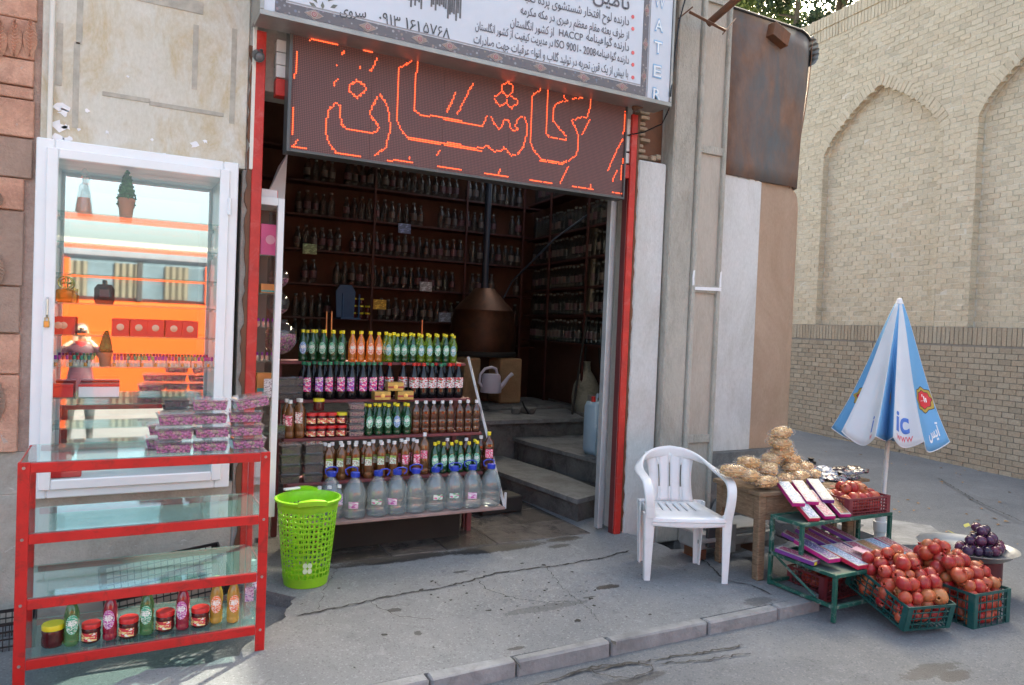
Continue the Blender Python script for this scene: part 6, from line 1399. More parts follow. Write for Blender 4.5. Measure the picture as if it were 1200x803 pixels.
def backf(u, v): hw = .165-.02*math.sin(PI*v)+.02*v; x = u*hw/.165; return (x, .205+.075*v+.018*(1-(u/.165)**2)*math.sin(PI*(v*.7+.3))*1., .435+.345*v)
slotted(backf, [-.165, -.09, -.078, -.03, -.006, .006, .03, .078, .09, .165][:], 0, 1, [(1, .3, .74), (4, .3, .78), (7, .3, .74)], 14, .007, 'backrest')
def seatf(u, v):
    y = -.235+.45*v; hw = .245-.055*v; x = u*hw; return (x, y, .432-.014*math.sin(PI*v)*(1-u*u)+.004*v-(.03*max(0, (.1-v)/.1)**1.5))
slotted(seatf, [-1, -.56, -.51, -.29, -.24, -.025, .025, .24, .29, .51, .56, 1], 0, 1, [(i, .5, .88) for i in (1, 3, 5, 7, 9)], 16, .007, 'seat')
m = MB()
for a, b in (((-.245, -.225), (.245, -.225)), ((.245, -.225), (.2, .22)), ((-.245, -.225), (-.2, .22)), ((-.2, .22), (.2, .22))):
    a_, b_ = Vector((*a, 0)), Vector((*b, 0)); strip(m, [((*(a_.lerp(b_, t)).xy, .405+(-.012*math.sin(PI*t) if a[1] == b[1] < 0 else 0)), (0, 0, .03), ((.006, 0, 0) if abs(a[0]-b[0]) < .1 else (0, .006, 0))) for t in (0, .25, .5, .75, 1)])
part('seat_skirt', m, M_chair, ch, 50)
inv = Matrix.Rotation(-ang, 4, 'Z')
for (P_, top, sx, sy, nm) in ((FLp, (-.262, -.215, .45), 1, 1, 'f'), (FRp, (.262, -.215, .45), -1, 1, 'f'), (BLp, (-.205, .215, .45), 1, -1, 'b'), (BRp, (.205, .215, .45), -1, -1, 'b')):
    if nm == 'f' and P_ is FLp or True:
        q = inv @ (P_-Vector((cc_.x, cc_.y, 0)))
    sgn = 1 if top[0] > 0 else -1
    # choose the foot on the same side as the seat corner
    q = min([inv @ (Q-Vector((cc_.x, cc_.y, 0))) for Q in (FLp, FRp, BLp, BRp)], key=lambda v: (v.x-top[0])**2+(v.y-top[1])**2)
    m = MB(); T = Vector(top); path = []
    for t in (0, .25, .5, .75, 1):
        c = T.lerp(q, t); ww = .036-.015*t; path.append((tuple(c+Vector((-sgn*.0, 0, 0))), (ww, 0, 0), (0, .008, 0)))
    strip(m, path); path = []
    for t in (0, .25, .5, .75, 1):
        c = T.lerp(q, t); ww = .034-.014*t; path.append((tuple(c+Vector((sgn*(.034-.015*t-.006), (1 if top[1] < 0 else -1)*ww, 0))), (0, ww, 0), (.007, 0, 0)))
    strip(m, path); part('leg', m, M_chair, ch, 50)
# ================================================ wooden table with snack bags
M_wood = None
t = NT('weathered_wood'); t.set(.8, 0, .2); v = t.coord((3, 3, 22)); wv = t.noise(4, 6, v, .65, 1.5)
v2 = t.coord((22, 3, 3)); c = t.ramp(wv, [(.25, (.1, .065, .04)), (.5, (.22, .15, .095)), (.75, (.33, .24, .155))]); c = t.mix(t.math('MULTIPLY', t.ramp(t.noise(6, 8, t.coord(), .7), [(.5, 0), (.65, 1)]), .6), c, (.14, .1, .07)); t.col(c); t.bump(wv, .3, .005); M_wood = t.m
TX0, TX1, TY0, TY1, TZ = 3.83, 4.7, 3.47, 3.92, .6
tb = thing('wooden_table', 'old rough wooden table carrying the snack bags beside the concrete post', 'table', ((TX0+TX1)/2, (TY0+TY1)/2, 0), rad(-5))
hx, hy = (TX1-TX0)/2, (TY1-TY0)/2
for i in range(4):
    y0, y1 = -hy-.02+i*(2*hy+.04)/4, -hy-.02+(i+1)*(2*hy+.04)/4; m = MB(); m.bbox(-hx-.02, hx+.02, y0+.002, y1-.002, TZ-.025, TZ+RD.uniform(0, .003), .004); part('top_board', m, M_wood, tb)
for x in (-hx, hx-.06):
    for y in (-hy, hy-.06): m = MB(); m.bbox(x, x+.06, y, y+.06, -.06 if x > 0 else 0, TZ-.027, .006); m.v = [(a+(0.01 if c < .1 else 0), b, c) for a, b, c in m.v]; part('leg', m, M_wood, tb)
for (a, b, c, d) in ((-hx+.004, -hx+.03, -hy+.062, hy-.062), (hx-.03, hx-.004, -hy+.062, hy-.062), (-hx+.062, hx-.062, -hy+.004, -hy+.03), (-hx+.062, hx-.062, hy-.03, hy-.004)): m = MB(); m.bbox(a, b, c, d, TZ-.19, TZ-.028, .004); part('apron', m, M_wood, tb)
# snack bags
t = NT('puffed_snack'); t.set(.95, 0, .05); geo = t.n('NewGeometry'); c = t.ramp(geo.outputs['Random Per Island'], [(0, (.5, .28, .1)), (.5, (.68, .42, .18)), (1, (.76, .55, .3))]); t.col(c); t.bump(t.noise(150, 3, t.coord()), .5, .005); M_puff = t.m
M_film = clearmat('crinkled_film', (.98, .98, .97), .4, .3, (.7, .66, .6), .12)
def snack(seed, L=.16, W_=.1, H=.072):
    t_ = thing('snack_bag', 'x', 'bag'); r = random.Random(seed); m = MB(); n = 0
    while n < 170:
        u, v, w_ = r.uniform(-1, 1), r.uniform(-1, 1), r.uniform(-1, 1)
        if abs(u)**3+abs(v)**3 > .9: continue
        e = (1-abs(u)**2.5)*(1-abs(v)**2.5); zh = H/2*e**.5*(.9 if w_ > 0 else -.9)*(1-.15*r.random())
        bm = bmesh.new(); m.blob((u*L/2*.88, v*W_/2*.88, H/2+zh*.85), r.uniform(.006, .0095), 1, .1); bm.free(); n += 1
    for sgn in (1, -1): m.grid(lambda u, v: ((u*2-1)*L/2*.84, (v*2-1)*W_/2*.84, H/2+sgn*H/2*.62*max(0, (1-abs(u*2-1)**2.6)*(1-abs(v*2-1)**2.6))**.5*(1+.2*noise.noise((u*9+seed, v*9, sgn)))), 12, 9)
    part('puffed_snacks', m, M_puff, t_, 80, fixn=False)
    for sgn in (1, -1):
        pass
    m = MB()
    for sgn in (1, -1):
        m.grid(lambda u, v: ((u*2-1)*L/2*1.08, (v*2-1)*W_/2*1.02, H/2+sgn*(H/2+.004)*max(0, (1-abs(u*2-1)**2.6)*(1-abs(v*2-1)**2.6))**.5*(1+.12*noise.noise((u*5+seed, v*5, sgn)))+.003*noise.noise((u*22, v*22, seed))), 16, 12)
    m.box(-L/2*1.2, -L/2*1.06, -W_*.45, W_*.45, H/2-.001, H/2+.001); part('clear_film', m, M_film, t_, 60, fixn=False); return t_
KB = [Kind(snack(3)), Kind(snack(17, .15, .11)), Kind(snack(29, .17, .095, .066))]
z7 = lambda x, y: (840+x/5, 480+y/5)
bagl = [((95, 372), 0, .12, 'at the far left end of the lowest layer'), ((182, 398), 0, .1, 'second from left in the lowest layer, above the wooden apron'), ((292, 432), 0, .06, 'front middle of the lowest layer beside the card boxes'), ((400, 425), 0, .12, 'middle of the lowest layer just behind the gift boxes'), ((480, 420), 0, .16, 'lowest layer, behind the back row of gift boxes'), ((560, 412), 0, .2, 'lowest layer at the right, next to the dark packets'),
    ((185, 322), 1, .18, 'upper left of the pile, leaning back'), ((306, 358), 1, .16, 'second layer, in the middle of the pile'), ((440, 355), 1, .22, 'second layer, right of the middle'), ((515, 352), 1, .26, 'second layer, at the right'), ((318, 300), 2, .24, 'third layer, left of the tower'), ((430, 300), 2, .3, 'third layer, right below the tower'),
    ((385, 265), 3, .25, 'lowest of the three bags of the tower'), ((365, 208), 4, .25, 'middle of the three bags of the tower'), ((380, 147), 5, .25, 'topmost of the three bags of the tower'), ((240, 395), 0, .3, 'hidden rear of the lowest layer, left half'), ((420, 380), 0, .38, 'hidden rear of the lowest layer, right half')]
for i, ((x, y), ly, dy, lb) in enumerate(bagl):
    px, py = z7(x, y); Y = TY0+dy+.02; p = onY(px, py, Y); zz_ = max(TZ+.004, p.z-.03)
    if i > 14: zz_ = TZ+.004+.05; 
    KB[i % 3].put((p.x, Y, zz_), (RD.uniform(-.12, .12), RD.uniform(-.1, .1), RD.uniform(-.5, .5)+(.2 if ly < 3 else -.15)), 'bag of golden puffed snacks, '+lb, 'bags of puffed snacks on the wooden table', 1.3 if ly > 2 else 1.22)
# dark shiny packets and iron weights
M_pkt = [labelmat('packet_black', (.03, .025, .03), (.3, .3, .34), (.25, .04, .08), 50), labelmat('packet_silver', (.24, .26, .3), (.1, .11, .18), (.2, .05, .1), 40), labelmat('packet_brown', (.06, .03, .035), (.2, .17, .18), None, 50), labelmat('packet_white', (.4, .42, .46), (.2, .25, .4), None, 30)]
for m_ in M_pkt: m_.node_tree.nodes['Principled BSDF'].inputs['Roughness'].default_value = .22
pk_me = []
for s in range(4):
    m = MB()
    for sgn in (1, -1): m.grid(lambda u, v: ((u*2-1)*.07, (v*2-1)*.05, sgn*.013*max(0, (1-abs(u*2-1)**4)*(1-abs(v*2-1)**4))**.5*(1+.5*noise.noise((u*6, v*6, s)))+.004*noise.noise((u*9, v*9, s+5))), 12, 8)
    pk_me.append(m.mesh('packet', M_pkt[s], 40, fixn=False))
o = part('crate_board', MB().bbox(-.3, .3, -.14, .14, -.02, 0, .004), M_wood, None, loc=(4.75, 3.74, .6), rot=(0, 0, rad(-5))); tag(o, 'wooden board under the shiny packets behind the upper pomegranate crate', 'board')
for px in (960, 1004):
    pass
m = MB(); [m.bbox(x, x+.04, y, y+.04, -.2, .578, .003) for x, y in ((4.97, 3.64), (4.97, 3.82))]; part('leg', m, M_wood, o, loc=(-4.75, -3.74, -.6)).rotation_euler = (0, 0, 0)
o.children[0].matrix_parent_inverse = Matrix.Rotation(rad(5), 4, 'Z')
names_p = ['black', 'silver', 'brown', 'white']
pks = []
for i in range(26):
    px, py = 945+RD.uniform(0, 62), 549+RD.uniform(-3, 20); k = (0, 1, 2, 3, 0, 1)[i % 6]; Y = 3.82-(py-549)*.011
    p = onY(px, py, Y); q = obj('snack_packet', pk_me[k], None, (p.x, Y, max(.612, min(p.z-.012, .67))), (RD.uniform(-.5, .3), RD.uniform(-.3, .3), RD.uniform(0, 3)))
    pks.append((px, py, k, q))
pks.sort(key=lambda a: a[0]); cn_ = {}
for px, py, k, q in pks:
    cn_[k] = cn_.get(k, 0)+1; tag(q, f'small shiny {names_p[k]} packet, {nth(cn_[k]-1)} {names_p[k]} one from left in the heap of packets', 'packet', 'shiny packets in the heap')
pwt = onY(950, 545, 3.9)
t_ = thing('iron_weight', 'small stacked black iron scale weights at the back of the table', 'weight', (pwt.x, 3.9, .612)); M_iron = P('cast_iron', (.02, .02, .022), .45, .5)
part('lower_weight', MB().lathe([(.05, 0), (.055, .01), (.055, .03), (.03, .04), (.03, .05), (.04, .055)], 18), M_iron, t_, 40); part('upper_weight', MB().lathe([(.035, .056), (.04, .062), (.04, .08), (.018, .088), (.018, .095), (.028, .105), (.001, .108)], 18), M_iron, t_, 40)
# ================================================ scale under the table
sc1 = thing('platform_scale', 'grey metal market scale on the ground under the wooden table', 'scale', (4.15, 4.1, 0), .0)
M_gm = P('grey_scale_metal', (.42, .44, .45), .4, .5, dirt=.6, dc=(.2, .18, .16), ds=8)
part('scale_body', MB().bbox(-.42, .3, -.12, .1, .08, .2, .01), M_gm, sc1); part('scale_beam', MB().bbox(-.45, .32, -.16, -.125, .14, .17, .004).bbox(-.2, -.1, -.17, -.12, .05, .26, .006), M_gm, sc1); part('platform_plate', MB().bbox(-.3, .25, -.14, .14, .202, .22, .005), M_gm, sc1)
for x in (-.38, .2): part('foot', MB().bbox(x, x+.06, -.1, .08, -.02, .079, .005), M_rust, sc1)
part('dial_block', MB().bbox(-.36, -.28, -.15, -.122, .1, .25, .004), P('dark_plastic', (.05, .055, .06), .35), sc1)
# ================================================ green iron rack
M_grn = P('green_worn_paint', (.01, .09, .065), .45, var=.25, vs=8, dirt=.75, dc=(.33, .36, .32), ds=16)
GX0, GX1, GY0, GYm, GY1 = 3.865, 4.74, 2.94, 3.2, 3.44; gzt_, gzl = .455, .21; gzr = -.07
gr_ = thing('green_rack', 'green painted iron rack with two stepped shelves displaying boxes', 'rack', ((GX0+GX1)/2, 3.2, gzr))
def bar(a, b, r_=.011, nm='frame_bar', mat=M_grn):
    m = MB(); a, b = Vector(a), Vector(b); d = b-a
    lo_ = [min(a[i], b[i])-(r_ if abs(d[i]) < .02 else 0) for i in range(3)]; hi_ = [max(a[i], b[i])+(r_ if abs(d[i]) < .02 else 0) for i in range(3)]
    m.bbox(lo_[0], hi_[0], lo_[1], hi_[1], lo_[2], hi_[2], .002); partw(nm, m, mat, gr_)
for x in (GX0, GX1):
    bar((x, GY0, gzr), (x, GY0, gzl-.012), .012, 'leg'); bar((x, GY1, gzr), (x, GY1, gzt_-.012), .012, 'leg'); bar((x, GYm, gzl+.012), (x, GYm, gzt_-.012), .012, 'leg')
    bar((x, GY0+.013, gzl), (x, GY1-.013, gzl)); bar((x, GYm+.013, gzt_), (x, GY1-.013, gzt_)); bar((x, GY0+.013, gzr+.09), (x, GY1-.013, gzr+.09))
bar((GX0-.012, GY0, gzl), (GX1+.012, GY0, gzl)); bar((GX0-.012, GY1, gzl+.0), (GX1+.012, GY1, gzl)); bar((GX0-.012, GYm, gzt_), (GX1+.012, GYm, gzt_)); bar((GX0-.012, GY1, gzt_), (GX1+.012, GY1, gzt_)); bar((GX0+.013, GY1, gzr+.09), (GX1-.013, GY1, gzr+.09)); bar((GX0+.013, GY0, gzr+.09), (GX1-.013, GY0, gzr+.09))
part('brace', MB().tube([(GX0+.02, GY0+.15, gzr+.1), (GX0+.02, GY1-.03, gzl-.02)], .01, 4), M_grn, gr_).location = -Vector(gr_.location)
for (y0, y1, z) in ((GY0, GY1, gzl), (GYm, GY1, gzt_)):
    m = MB(); n = 14
    m.bbox(GX0+.013, GX1-.013, y0+.013, y1-.013, z+.002, z+.006, .001); partw('shelf_sheet', m, P('rack_sheet', (.06, .1, .09), .5, .2, dirt=.5, dc=(.1, .1, .09)), gr_)
# boxed sweets: lid tray, side and printed card
def sweetbox(label, side, top, ink, L=.27, W_=.085, H=.024):
    t_ = thing('sweet_box', label, 'box'); s = P('card_'+side[0], side[1], .45, var=.05)
    part('box_body', MB().bbox(-W_/2, W_/2, -L/2, L/2, 0, H, .001), s, t_); part('cream_rim', MB().bbox(-W_/2+.002, W_/2-.002, -L/2+.002, L/2-.002, H+.0005, H+.003, .0005), P('cream_card', (.42, .4, .37), .5, var=.04), t_)
    part('printed_card', MB().box(-W_/2+.01, W_/2-.01, -L/2+.014, L/2-.014, H+.0035, H+.0042), labelmat('print_'+top[0], tuple(x*.5 for x in top[1]), tuple(a*.6+b*.3 for a, b in zip(top[1], ink)), tuple(a*.75+b*.25 for a, b in zip(top[1], side[1])), 95), t_); return t_
MG = ('magenta', (.5, .02, .2)); RDc = ('crimson', (.6, .03, .08)); PU = ('purple', (.16, .03, .22))
BLt = ('sky', (.3, .46, .68)); PKt = ('rose', (.66, .33, .35)); BRt = ('tan', (.42, .24, .11)); GYt = ('grey', (.55, .58, .62)); NVt = ('navy', (.12, .12, .3)); LB = ('lightpink', (.78, .5, .54)); RT = ('brick', (.5, .18, .18)); CR = ('crimsonprint', (.45, .08, .15))
WH = (.78, .76, .74)
def putbox(px0, py0, px1, py1, z0, z1, Y0, Y1, label, side, top, ink=WH, grp=None, **k):
    # lower (near) end and upper (far) end of the box given on two depths
    a, b = onY(px1, py1, Y0), onY(px0, py0, Y1); d = b-a; L = math.hypot(d.x, d.y); t_ = sweetbox(label, side, top, ink, **k)
    a.z, b.z = z0, z1; d = b-a; L = k.get('L', .27); yaw_ = math.atan2(d.y, d.x)-PI/2; pit_ = math.asin(min(.9, (z1-z0)/L))
    t_.rotation_euler = (pit_, 0, yaw_); c = a+Vector((math.cos(pit_)*L/2*-math.sin(yaw_), math.cos(pit_)*L/2*math.cos(yaw_), (z1-z0)/2)); t_.location = c
    if grp: t_['group'] = grp
    return t_
g1 = 'sweet boxes leaning on the upper shelf of the green rack'; ya = GYm+.01
for (px, lb, s_, tp, ink) in ((954, 'blue printed sweet box with crimson sides, front left on the upper rack shelf', RDc, BLt, WH), (972, 'rose printed sweet box with magenta sides, front middle on the upper rack shelf', MG, PKt, WH), (990, 'tan printed sweet box with magenta sides, front right on the upper rack shelf', MG, BRt, (.3, .15, .07))):
    putbox(px-30, 580, px, 606, gzt_+.012, gzt_+.13, ya, ya+.26, lb, s_, tp, ink, g1)
for (px, lb, s_, tp) in ((928, 'blue printed sweet box with magenta sides, rear left on the upper rack shelf', MG, BLt), (944, 'pale rose sweet box, rear middle on the upper rack shelf', MG, LB), (962, 'grey white sweet box with dark lettering, rear right on the upper rack shelf', PU, GYt)):
    putbox(px-12, 571, px+8, 590, gzt_+.09, gzt_+.18, ya+.09, ya+.33, lb, s_, tp, WH if tp is not GYt else (.1, .12, .3), g1)
g2 = 'sweet boxes on the lower shelf of the green rack'; yb = GY0-.01; xx_ = GX0+.02
lw = [(952, (MG, NVt), 'dark navy printed sweet box with magenta sides, second from left on the lower rack shelf', .05), (978, (RDc, BLt), 'large blue printed sweet box, leftmost of the front row on the lower rack shelf', .045), (1000, (MG, LB), 'light pink sweet box with a loose card on it on the lower rack shelf', .05), (1012, (PU, CR), 'purple sided sweet box beside the light pink one on the lower rack shelf', .05), (1028, (MG, BRt), 'brown printed sweet box in the middle of the lower rack shelf', .05), (1044, (MG, BLt), 'blue printed sweet box with magenta sides, second from the right on the lower rack shelf', .05), (1062, (MG, RT), 'brick red printed sweet box at the right end of the lower rack shelf', .05)]
for i, (px, (s_, tp), lb, dz) in enumerate(lw):
    x = GX0+.11+i*.108 if i else GX0+.075
    t_ = sweetbox(lb, s_, tp, WH if tp not in (BRt,) else (.25, .1, .04), L=.29, W_=.1); t_.location = (x+.03, yb+.15+(.09 if i == 0 else 0), gzl+.04+(.03 if i == 0 else 0)); t_.rotation_euler = (.16, 0, .05*((i*7) % 3-1)); t_['group'] = g2
t_ = sweetbox('purple and yellow sweet box at the far left of the lower rack shelf', PU, CR, WH, L=.26, W_=.09); t_.location = (GX0+.0, yb+.3, gzl+.03); t_.rotation_euler = (.1, 0, .25); t_['group'] = g2; part('yellow_end', MB().box(-.035, .0, -.1315, -.1302, .002, .022), P('yellow_card', (.75, .65, .05), .5), t_)
for i in range(4):
    t_ = sweetbox(f'dark sweet box, {nth(i)} from left in the shaded rear row, lower rack shelf', PU, CR, (.5, .45, .4), L=.24, W_=.095); t_.location = (GX0+.2+i*.13, GY1-.06, gzl+.06+.012*i % .02); t_.rotation_euler = (.35, 0, .5); t_['group'] = g2
t_ = part('loose_card', MB().bbox(-.04, .04, -.06, .06, 0, .002, .0005), P('pink_paper', (.7, .42, .47), .5), None, loc=(GX0+.11+2*.108+.045, yb+.1, gzl+.088), rot=(.16, 0, .3)); tag(t_, 'loose pink card lying on the light pink sweet box', 'card')
# ================================================ fruit
t = NT('pomegranate_skin'); t.set(.36, 0, .5); oi = t.n('ObjectInfo'); v = t.coord(); 
c = t.ramp(oi.outputs['Random'], [(0, (.28, .008, .014)), (.3, (.4, .025, .022)), (.6, (.45, .07, .03)), (.82, (.5, .2, .07)), (1, (.34, .015, .02))])
mpv = t.n('Mapping'); t.l(v, mpv.inputs[0]); cmb = t.n('CombineXYZ')
for k in range(3): t.l(t.math('MULTIPLY', oi.outputs['Random'], 17.*(k+1)), cmb.inputs[k])
t.l(cmb.outputs[0], mpv.inputs['Location']); vv = mpv.outputs[0]
c = t.mix(t.math('MULTIPLY', t.ramp(t.noise(22, 5, vv, .6), [(.45, 0), (.7, 1)]), .5), c, (.46, .24, .09)); c = t.mix(t.math('MULTIPLY', t.ramp(t.noise(14, 4, vv, .6), [(.45, 0), (.7, 1)]), .75), c, (.34, .012, .025)); c = t.mix(t.math('MULTIPLY', t.ramp(t.noise(60, 6, vv, .75), [(.6, 0), (.68, 1)]), .6), c, (.22, .1, .05)); t.col(c); t.bump(t.noise(45, 3, vv), .15, .005); M_pom = t.m
def pome(seed):
    r = random.Random(seed); m = MB(); R_ = .04; n = 18; pr_ = []
    for k in range(n-1):
        a = PI*(k+.35)/n; rr = R_*math.sin(a); z = -R_*.93*math.cos(a); pr_.append((rr, z))
    pr_ += [(.0085, R_*.93), (.009, R_*1.05), (.012, R_*1.2), (.009, R_*1.19), (.005, R_*1.0)]
    vs = []; fs = []; seg = 20; vs0 = []
    for j, (rr, z) in enumerate(pr_):
        for k in range(seg):
            a = 2*PI*k/seg; f = 1+(.035*math.cos(5*a+seed)*min(1, rr/R_))+.03*math.cos(2*a+seed*2); zt2 = z
            if j == len(pr_)-3: zt2 += .004*math.cos(6*a)
            vs.append((rr*f*math.cos(a), rr*f*math.sin(a), zt2))
    m.add(vs, [(j*seg+k, j*seg+(k+1) % seg, (j+1)*seg+(k+1) % seg, (j+1)*seg+k) for j in range(len(pr_)-1) for k in range(seg)]+[tuple(range(seg))[::-1]]); return m.mesh('pomegranate', M_pom, 70)
PM = [pome(s) for s in (1, 2, 3)]
def pom(loc, label, grp, s=1.): 
    o = obj('pomegranate', RD.choice(PM), None, loc, (RD.uniform(-1.9, 1.9), RD.uniform(-1.9, 1.9), RD.uniform(0, 6.2))); k = s*RD.uniform(.9, 1.2); o.scale = (k*RD.uniform(.95, 1.08), k*RD.uniform(.95, 1.05), k*RD.uniform(.88, 1.)); return tag(o, label, 'pomegranate', grp)
def heap(c, L, W_, H, where, grp, layers, M=None, s=1.):
    # fruit laid row by row; c is a crate object, positions in its frame
    mw = Matrix.LocRotScale(c.location, c.rotation_euler, (1, 1, 1)); d = .077*s
    for li, (nx_, ny_, z, ox, oy, px_) in enumerate(layers):
        for j in range(ny_):
            for i in range(nx_):
                x = ox+(i-(nx_-1)/2)*d*px_+(.5*d*(j % 2) if nx_ > 1 else 0)-.2*d; y = oy+(j-(ny_-1)/2)*d*.93
                p = mw @ Vector((x+RD.uniform(-.007, .007), y+RD.uniform(-.007, .007), z+RD.uniform(-.008, .008)))
                pom(p, f'pomegranate, {["bottom","second","third","fourth","fifth","sixth"][li] if li < len(layers)-1 else "top"} layer of the {where}, {nth(j)} row, {nth(i)} from left', grp, s)
M_teal_c = P('teal_crate_plastic', (.008, .078, .072), .4, var=.12, vs=8, dirt=.3, dc=(.15, .17, .16), ds=14)
M_mar = P('maroon_crate_plastic', (.17, .03, .04), .45, var=.12, vs=8, dirt=.25, dc=(.25, .15, .13), ds=14)
c1 = crate('green_crate', 'dark green plastic crate tipped forward, heaped with pomegranates, left one of two', .335, .5, .15, M_teal_c, (4.29, 2.83, .02), (rad(13), 0, rad(-13)), nb=5, nvb=9)
heap(c1, 1, 1, 1, 'tipped green crate', 'pomegranates in the left green crate', [(4, 6, .05, 0, 0, .98), (4, 6, .115, 0, 0, .98), (4, 6, .17, 0, .0, .98), (4, 5, .225, .01, .02, .98), (2, 3, .28, .03, .06, 1.)], s=1.03)
c2 = crate('green_crate', 'dark green plastic crate heaped high with pomegranates, right one of two', .34, .47, .21, M_teal_c, (4.76, 2.74, -.068), (0, 0, rad(-4)), nb=5, nvb=9)
heap(c2, 1, 1, 1, 'right green crate', 'pomegranates in the right green crate', [(4, 6, .05, 0, 0, .98), (4, 6, .115, 0, 0, .98), (4, 6, .18, 0, 0, .98), (4, 6, .235, 0, .01, .95), (4, 5, .295, -.02, .03, 1.), (3, 4, .35, -.05, .07, 1.), (2, 2, .4, -.07, .1, 1.)], s=1.03)
c3 = crate('maroon_crate', 'maroon plastic crate of pomegranates on the upper rack shelf', .4, .33, .115, M_mar, (4.54, 3.375, gzt_+.008), (0, 0, rad(-3)), nb=6, nvb=16, t=.005)
heap(c3, 1, 1, 1, 'upper maroon crate', 'pomegranates in the maroon crate', [(5, 4, .045, 0, 0, .95), (5, 4, .1, 0, 0, .95), (3, 2, .15, .01, -.0, 1.05)], s=.98)
c4 = crate('maroon_crate', 'dark maroon plastic crate on the ground under the green rack', .4, .28, .16, M_mar, (4.25, 3.32, -.06), (0, 0, rad(3)), nb=6, nvb=14, t=.005)
for i in range(7): pom((4.12+.07*(i % 4), 3.28+.07*(i//4), .03+.01*i % .03), f'shaded pomegranate in the maroon crate under the rack, {nth(i)} of seven from left', 'pomegranates under the rack', .9)
# big metal tray with dark purple fruit on a maroon tin
M_tin = P('tin_tray', (.27, .28, .29), .38, .4, var=.1, dirt=.15)
ptr = onZ(1133, 648, .19); 
t_ = thing('maroon_tin', 'round maroon tin holding up the metal tray', 'tin', (ptr.x+.1, ptr.y-.06, -.076)); part('tin_body', MB().lathe([(.11, 0), (.115, .005), (.115, .262), (.11, .266)], 24), P('maroon_tin_paint', (.1, .02, .03), .4, .2, dirt=.3), t_, 40); part('tin_rim', MB().lathe([(.116, .25), (.119, .255), (.119, .262), (.116, .265)], 24, cap=False), M_tin, t_, 40)
t_ = thing('metal_tray', 'wide round shiny metal tray behind the right pomegranate crate', 'tray', tuple(ptr)); part('tray_dish', MB().lathe([(.001, 0), (.24, .0), (.27, .02), (.3, .05), (.312, .052), (.312, .056), (.298, .054), (.267, .025), (.238, .005), (.001, .004)], 48, cap=False), M_tin, t_, 50)
t = NT('plum_skin'); t.set(.25, 0, .5); oi = t.n('ObjectInfo'); c = t.ramp(oi.outputs['Random'], [(0, (.02, .008, .03)), (.6, (.06, .015, .055)), (1, (.12, .02, .05))]); c = t.mix(t.math('MULTIPLY', t.ramp(t.noise(14, 4, t.coord()), [(.5, 0), (.7, 1)]), .35), c, (.16, .09, .16)); t.col(c); M_plum = t.m
plum = MB().lathe([(.002, -.034), (.014, -.032), (.027, -.022), (.034, -.004), (.033, .012), (.024, .027), (.01, .033), (.004, .031)], 18).mesh('plum', M_plum, 70); stem = MB().tube([(0, 0, .031), (.004, 0, .045)], .0022, 6).mesh('stem', P('plum_stem', (.12, .09, .03), .8))
pc = [(-.19, -.02, .04), (-.13, -.06, .04), (-.07, -.09, .04), (0, -.11, .04), (.07, -.1, .04), (.14, -.07, .04), (.2, -.03, .045), (-.16, .04, .045), (-.09, .0, .04), (-.02, -.03, .04), (.05, -.03, .04), (.12, 0, .04), (.19, .04, .045), (-.1, .07, .04), (-.03, .05, .04), (.04, .05, .04), (.11, .07, .04), (-.055, -.04, .1), (.02, -.06, .1), (.09, -.04, .1), (.15, .0, .1), (-.12, .0, .1), (-.02, .03, .1), (.05, .02, .1), (.0, -.01, .155), (.09, .01, .15), (.05, .05, .16)]
for i, (x, y, z) in enumerate(pc):
    q = (ptr.x+.09+x*.95+RD.uniform(-.006, .006), ptr.y+y-.03+RD.uniform(-.006, .006), ptr.z+z)
    lay_ = 'bottom' if z < .06 else 'middle' if z < .12 else 'top'
    ii = [k for k in range(len(pc)) if (pc[k][2] < .06) == (z < .06) and (pc[k][2] < .12) == (z < .12)]; ii.sort(key=lambda k: pc[k][0])
    t_ = thing('dark_plum', f'dark purple plum, {nth(ii.index(i))} from left in the {lay_} layer on the metal tray', 'plum', q, 0, 'dark purple plums on the metal tray'); t_.rotation_euler = (RD.uniform(-1, 1), RD.uniform(-1, 1), RD.uniform(0, 6)); t_.scale = (RD.uniform(.92, 1.1),)*3
    obj('fruit', plum, t_); obj('stem', stem, t_)
lf = MB()
for (x, y, z, a) in ((.0, .1, .16, .6), (.09, .12, .15, -.4), (-.08, .12, .12, 2.2)):
    c, s = math.cos(a), math.sin(a); L = .09; w_ = .022; b_ = Vector((ptr.x+.05+x, ptr.y+y-.05, ptr.z+z)); D = Vector((c, s*.4, .25)); N_ = Vector((-s, c, 0))
    lf.add([b_, b_+D*L*.5+N_*w_, b_+D*L, b_+D*L*.5-N_*w_], [(0, 1, 2), (0, 2, 3)])
o = part('plum_leaf', lf, P('yellow_green_leaf', (.35, .33, .05), .6), None, fixn=False); tag(o, 'few yellow green leaves among the dark plums', 'leaves'); stuff(o)
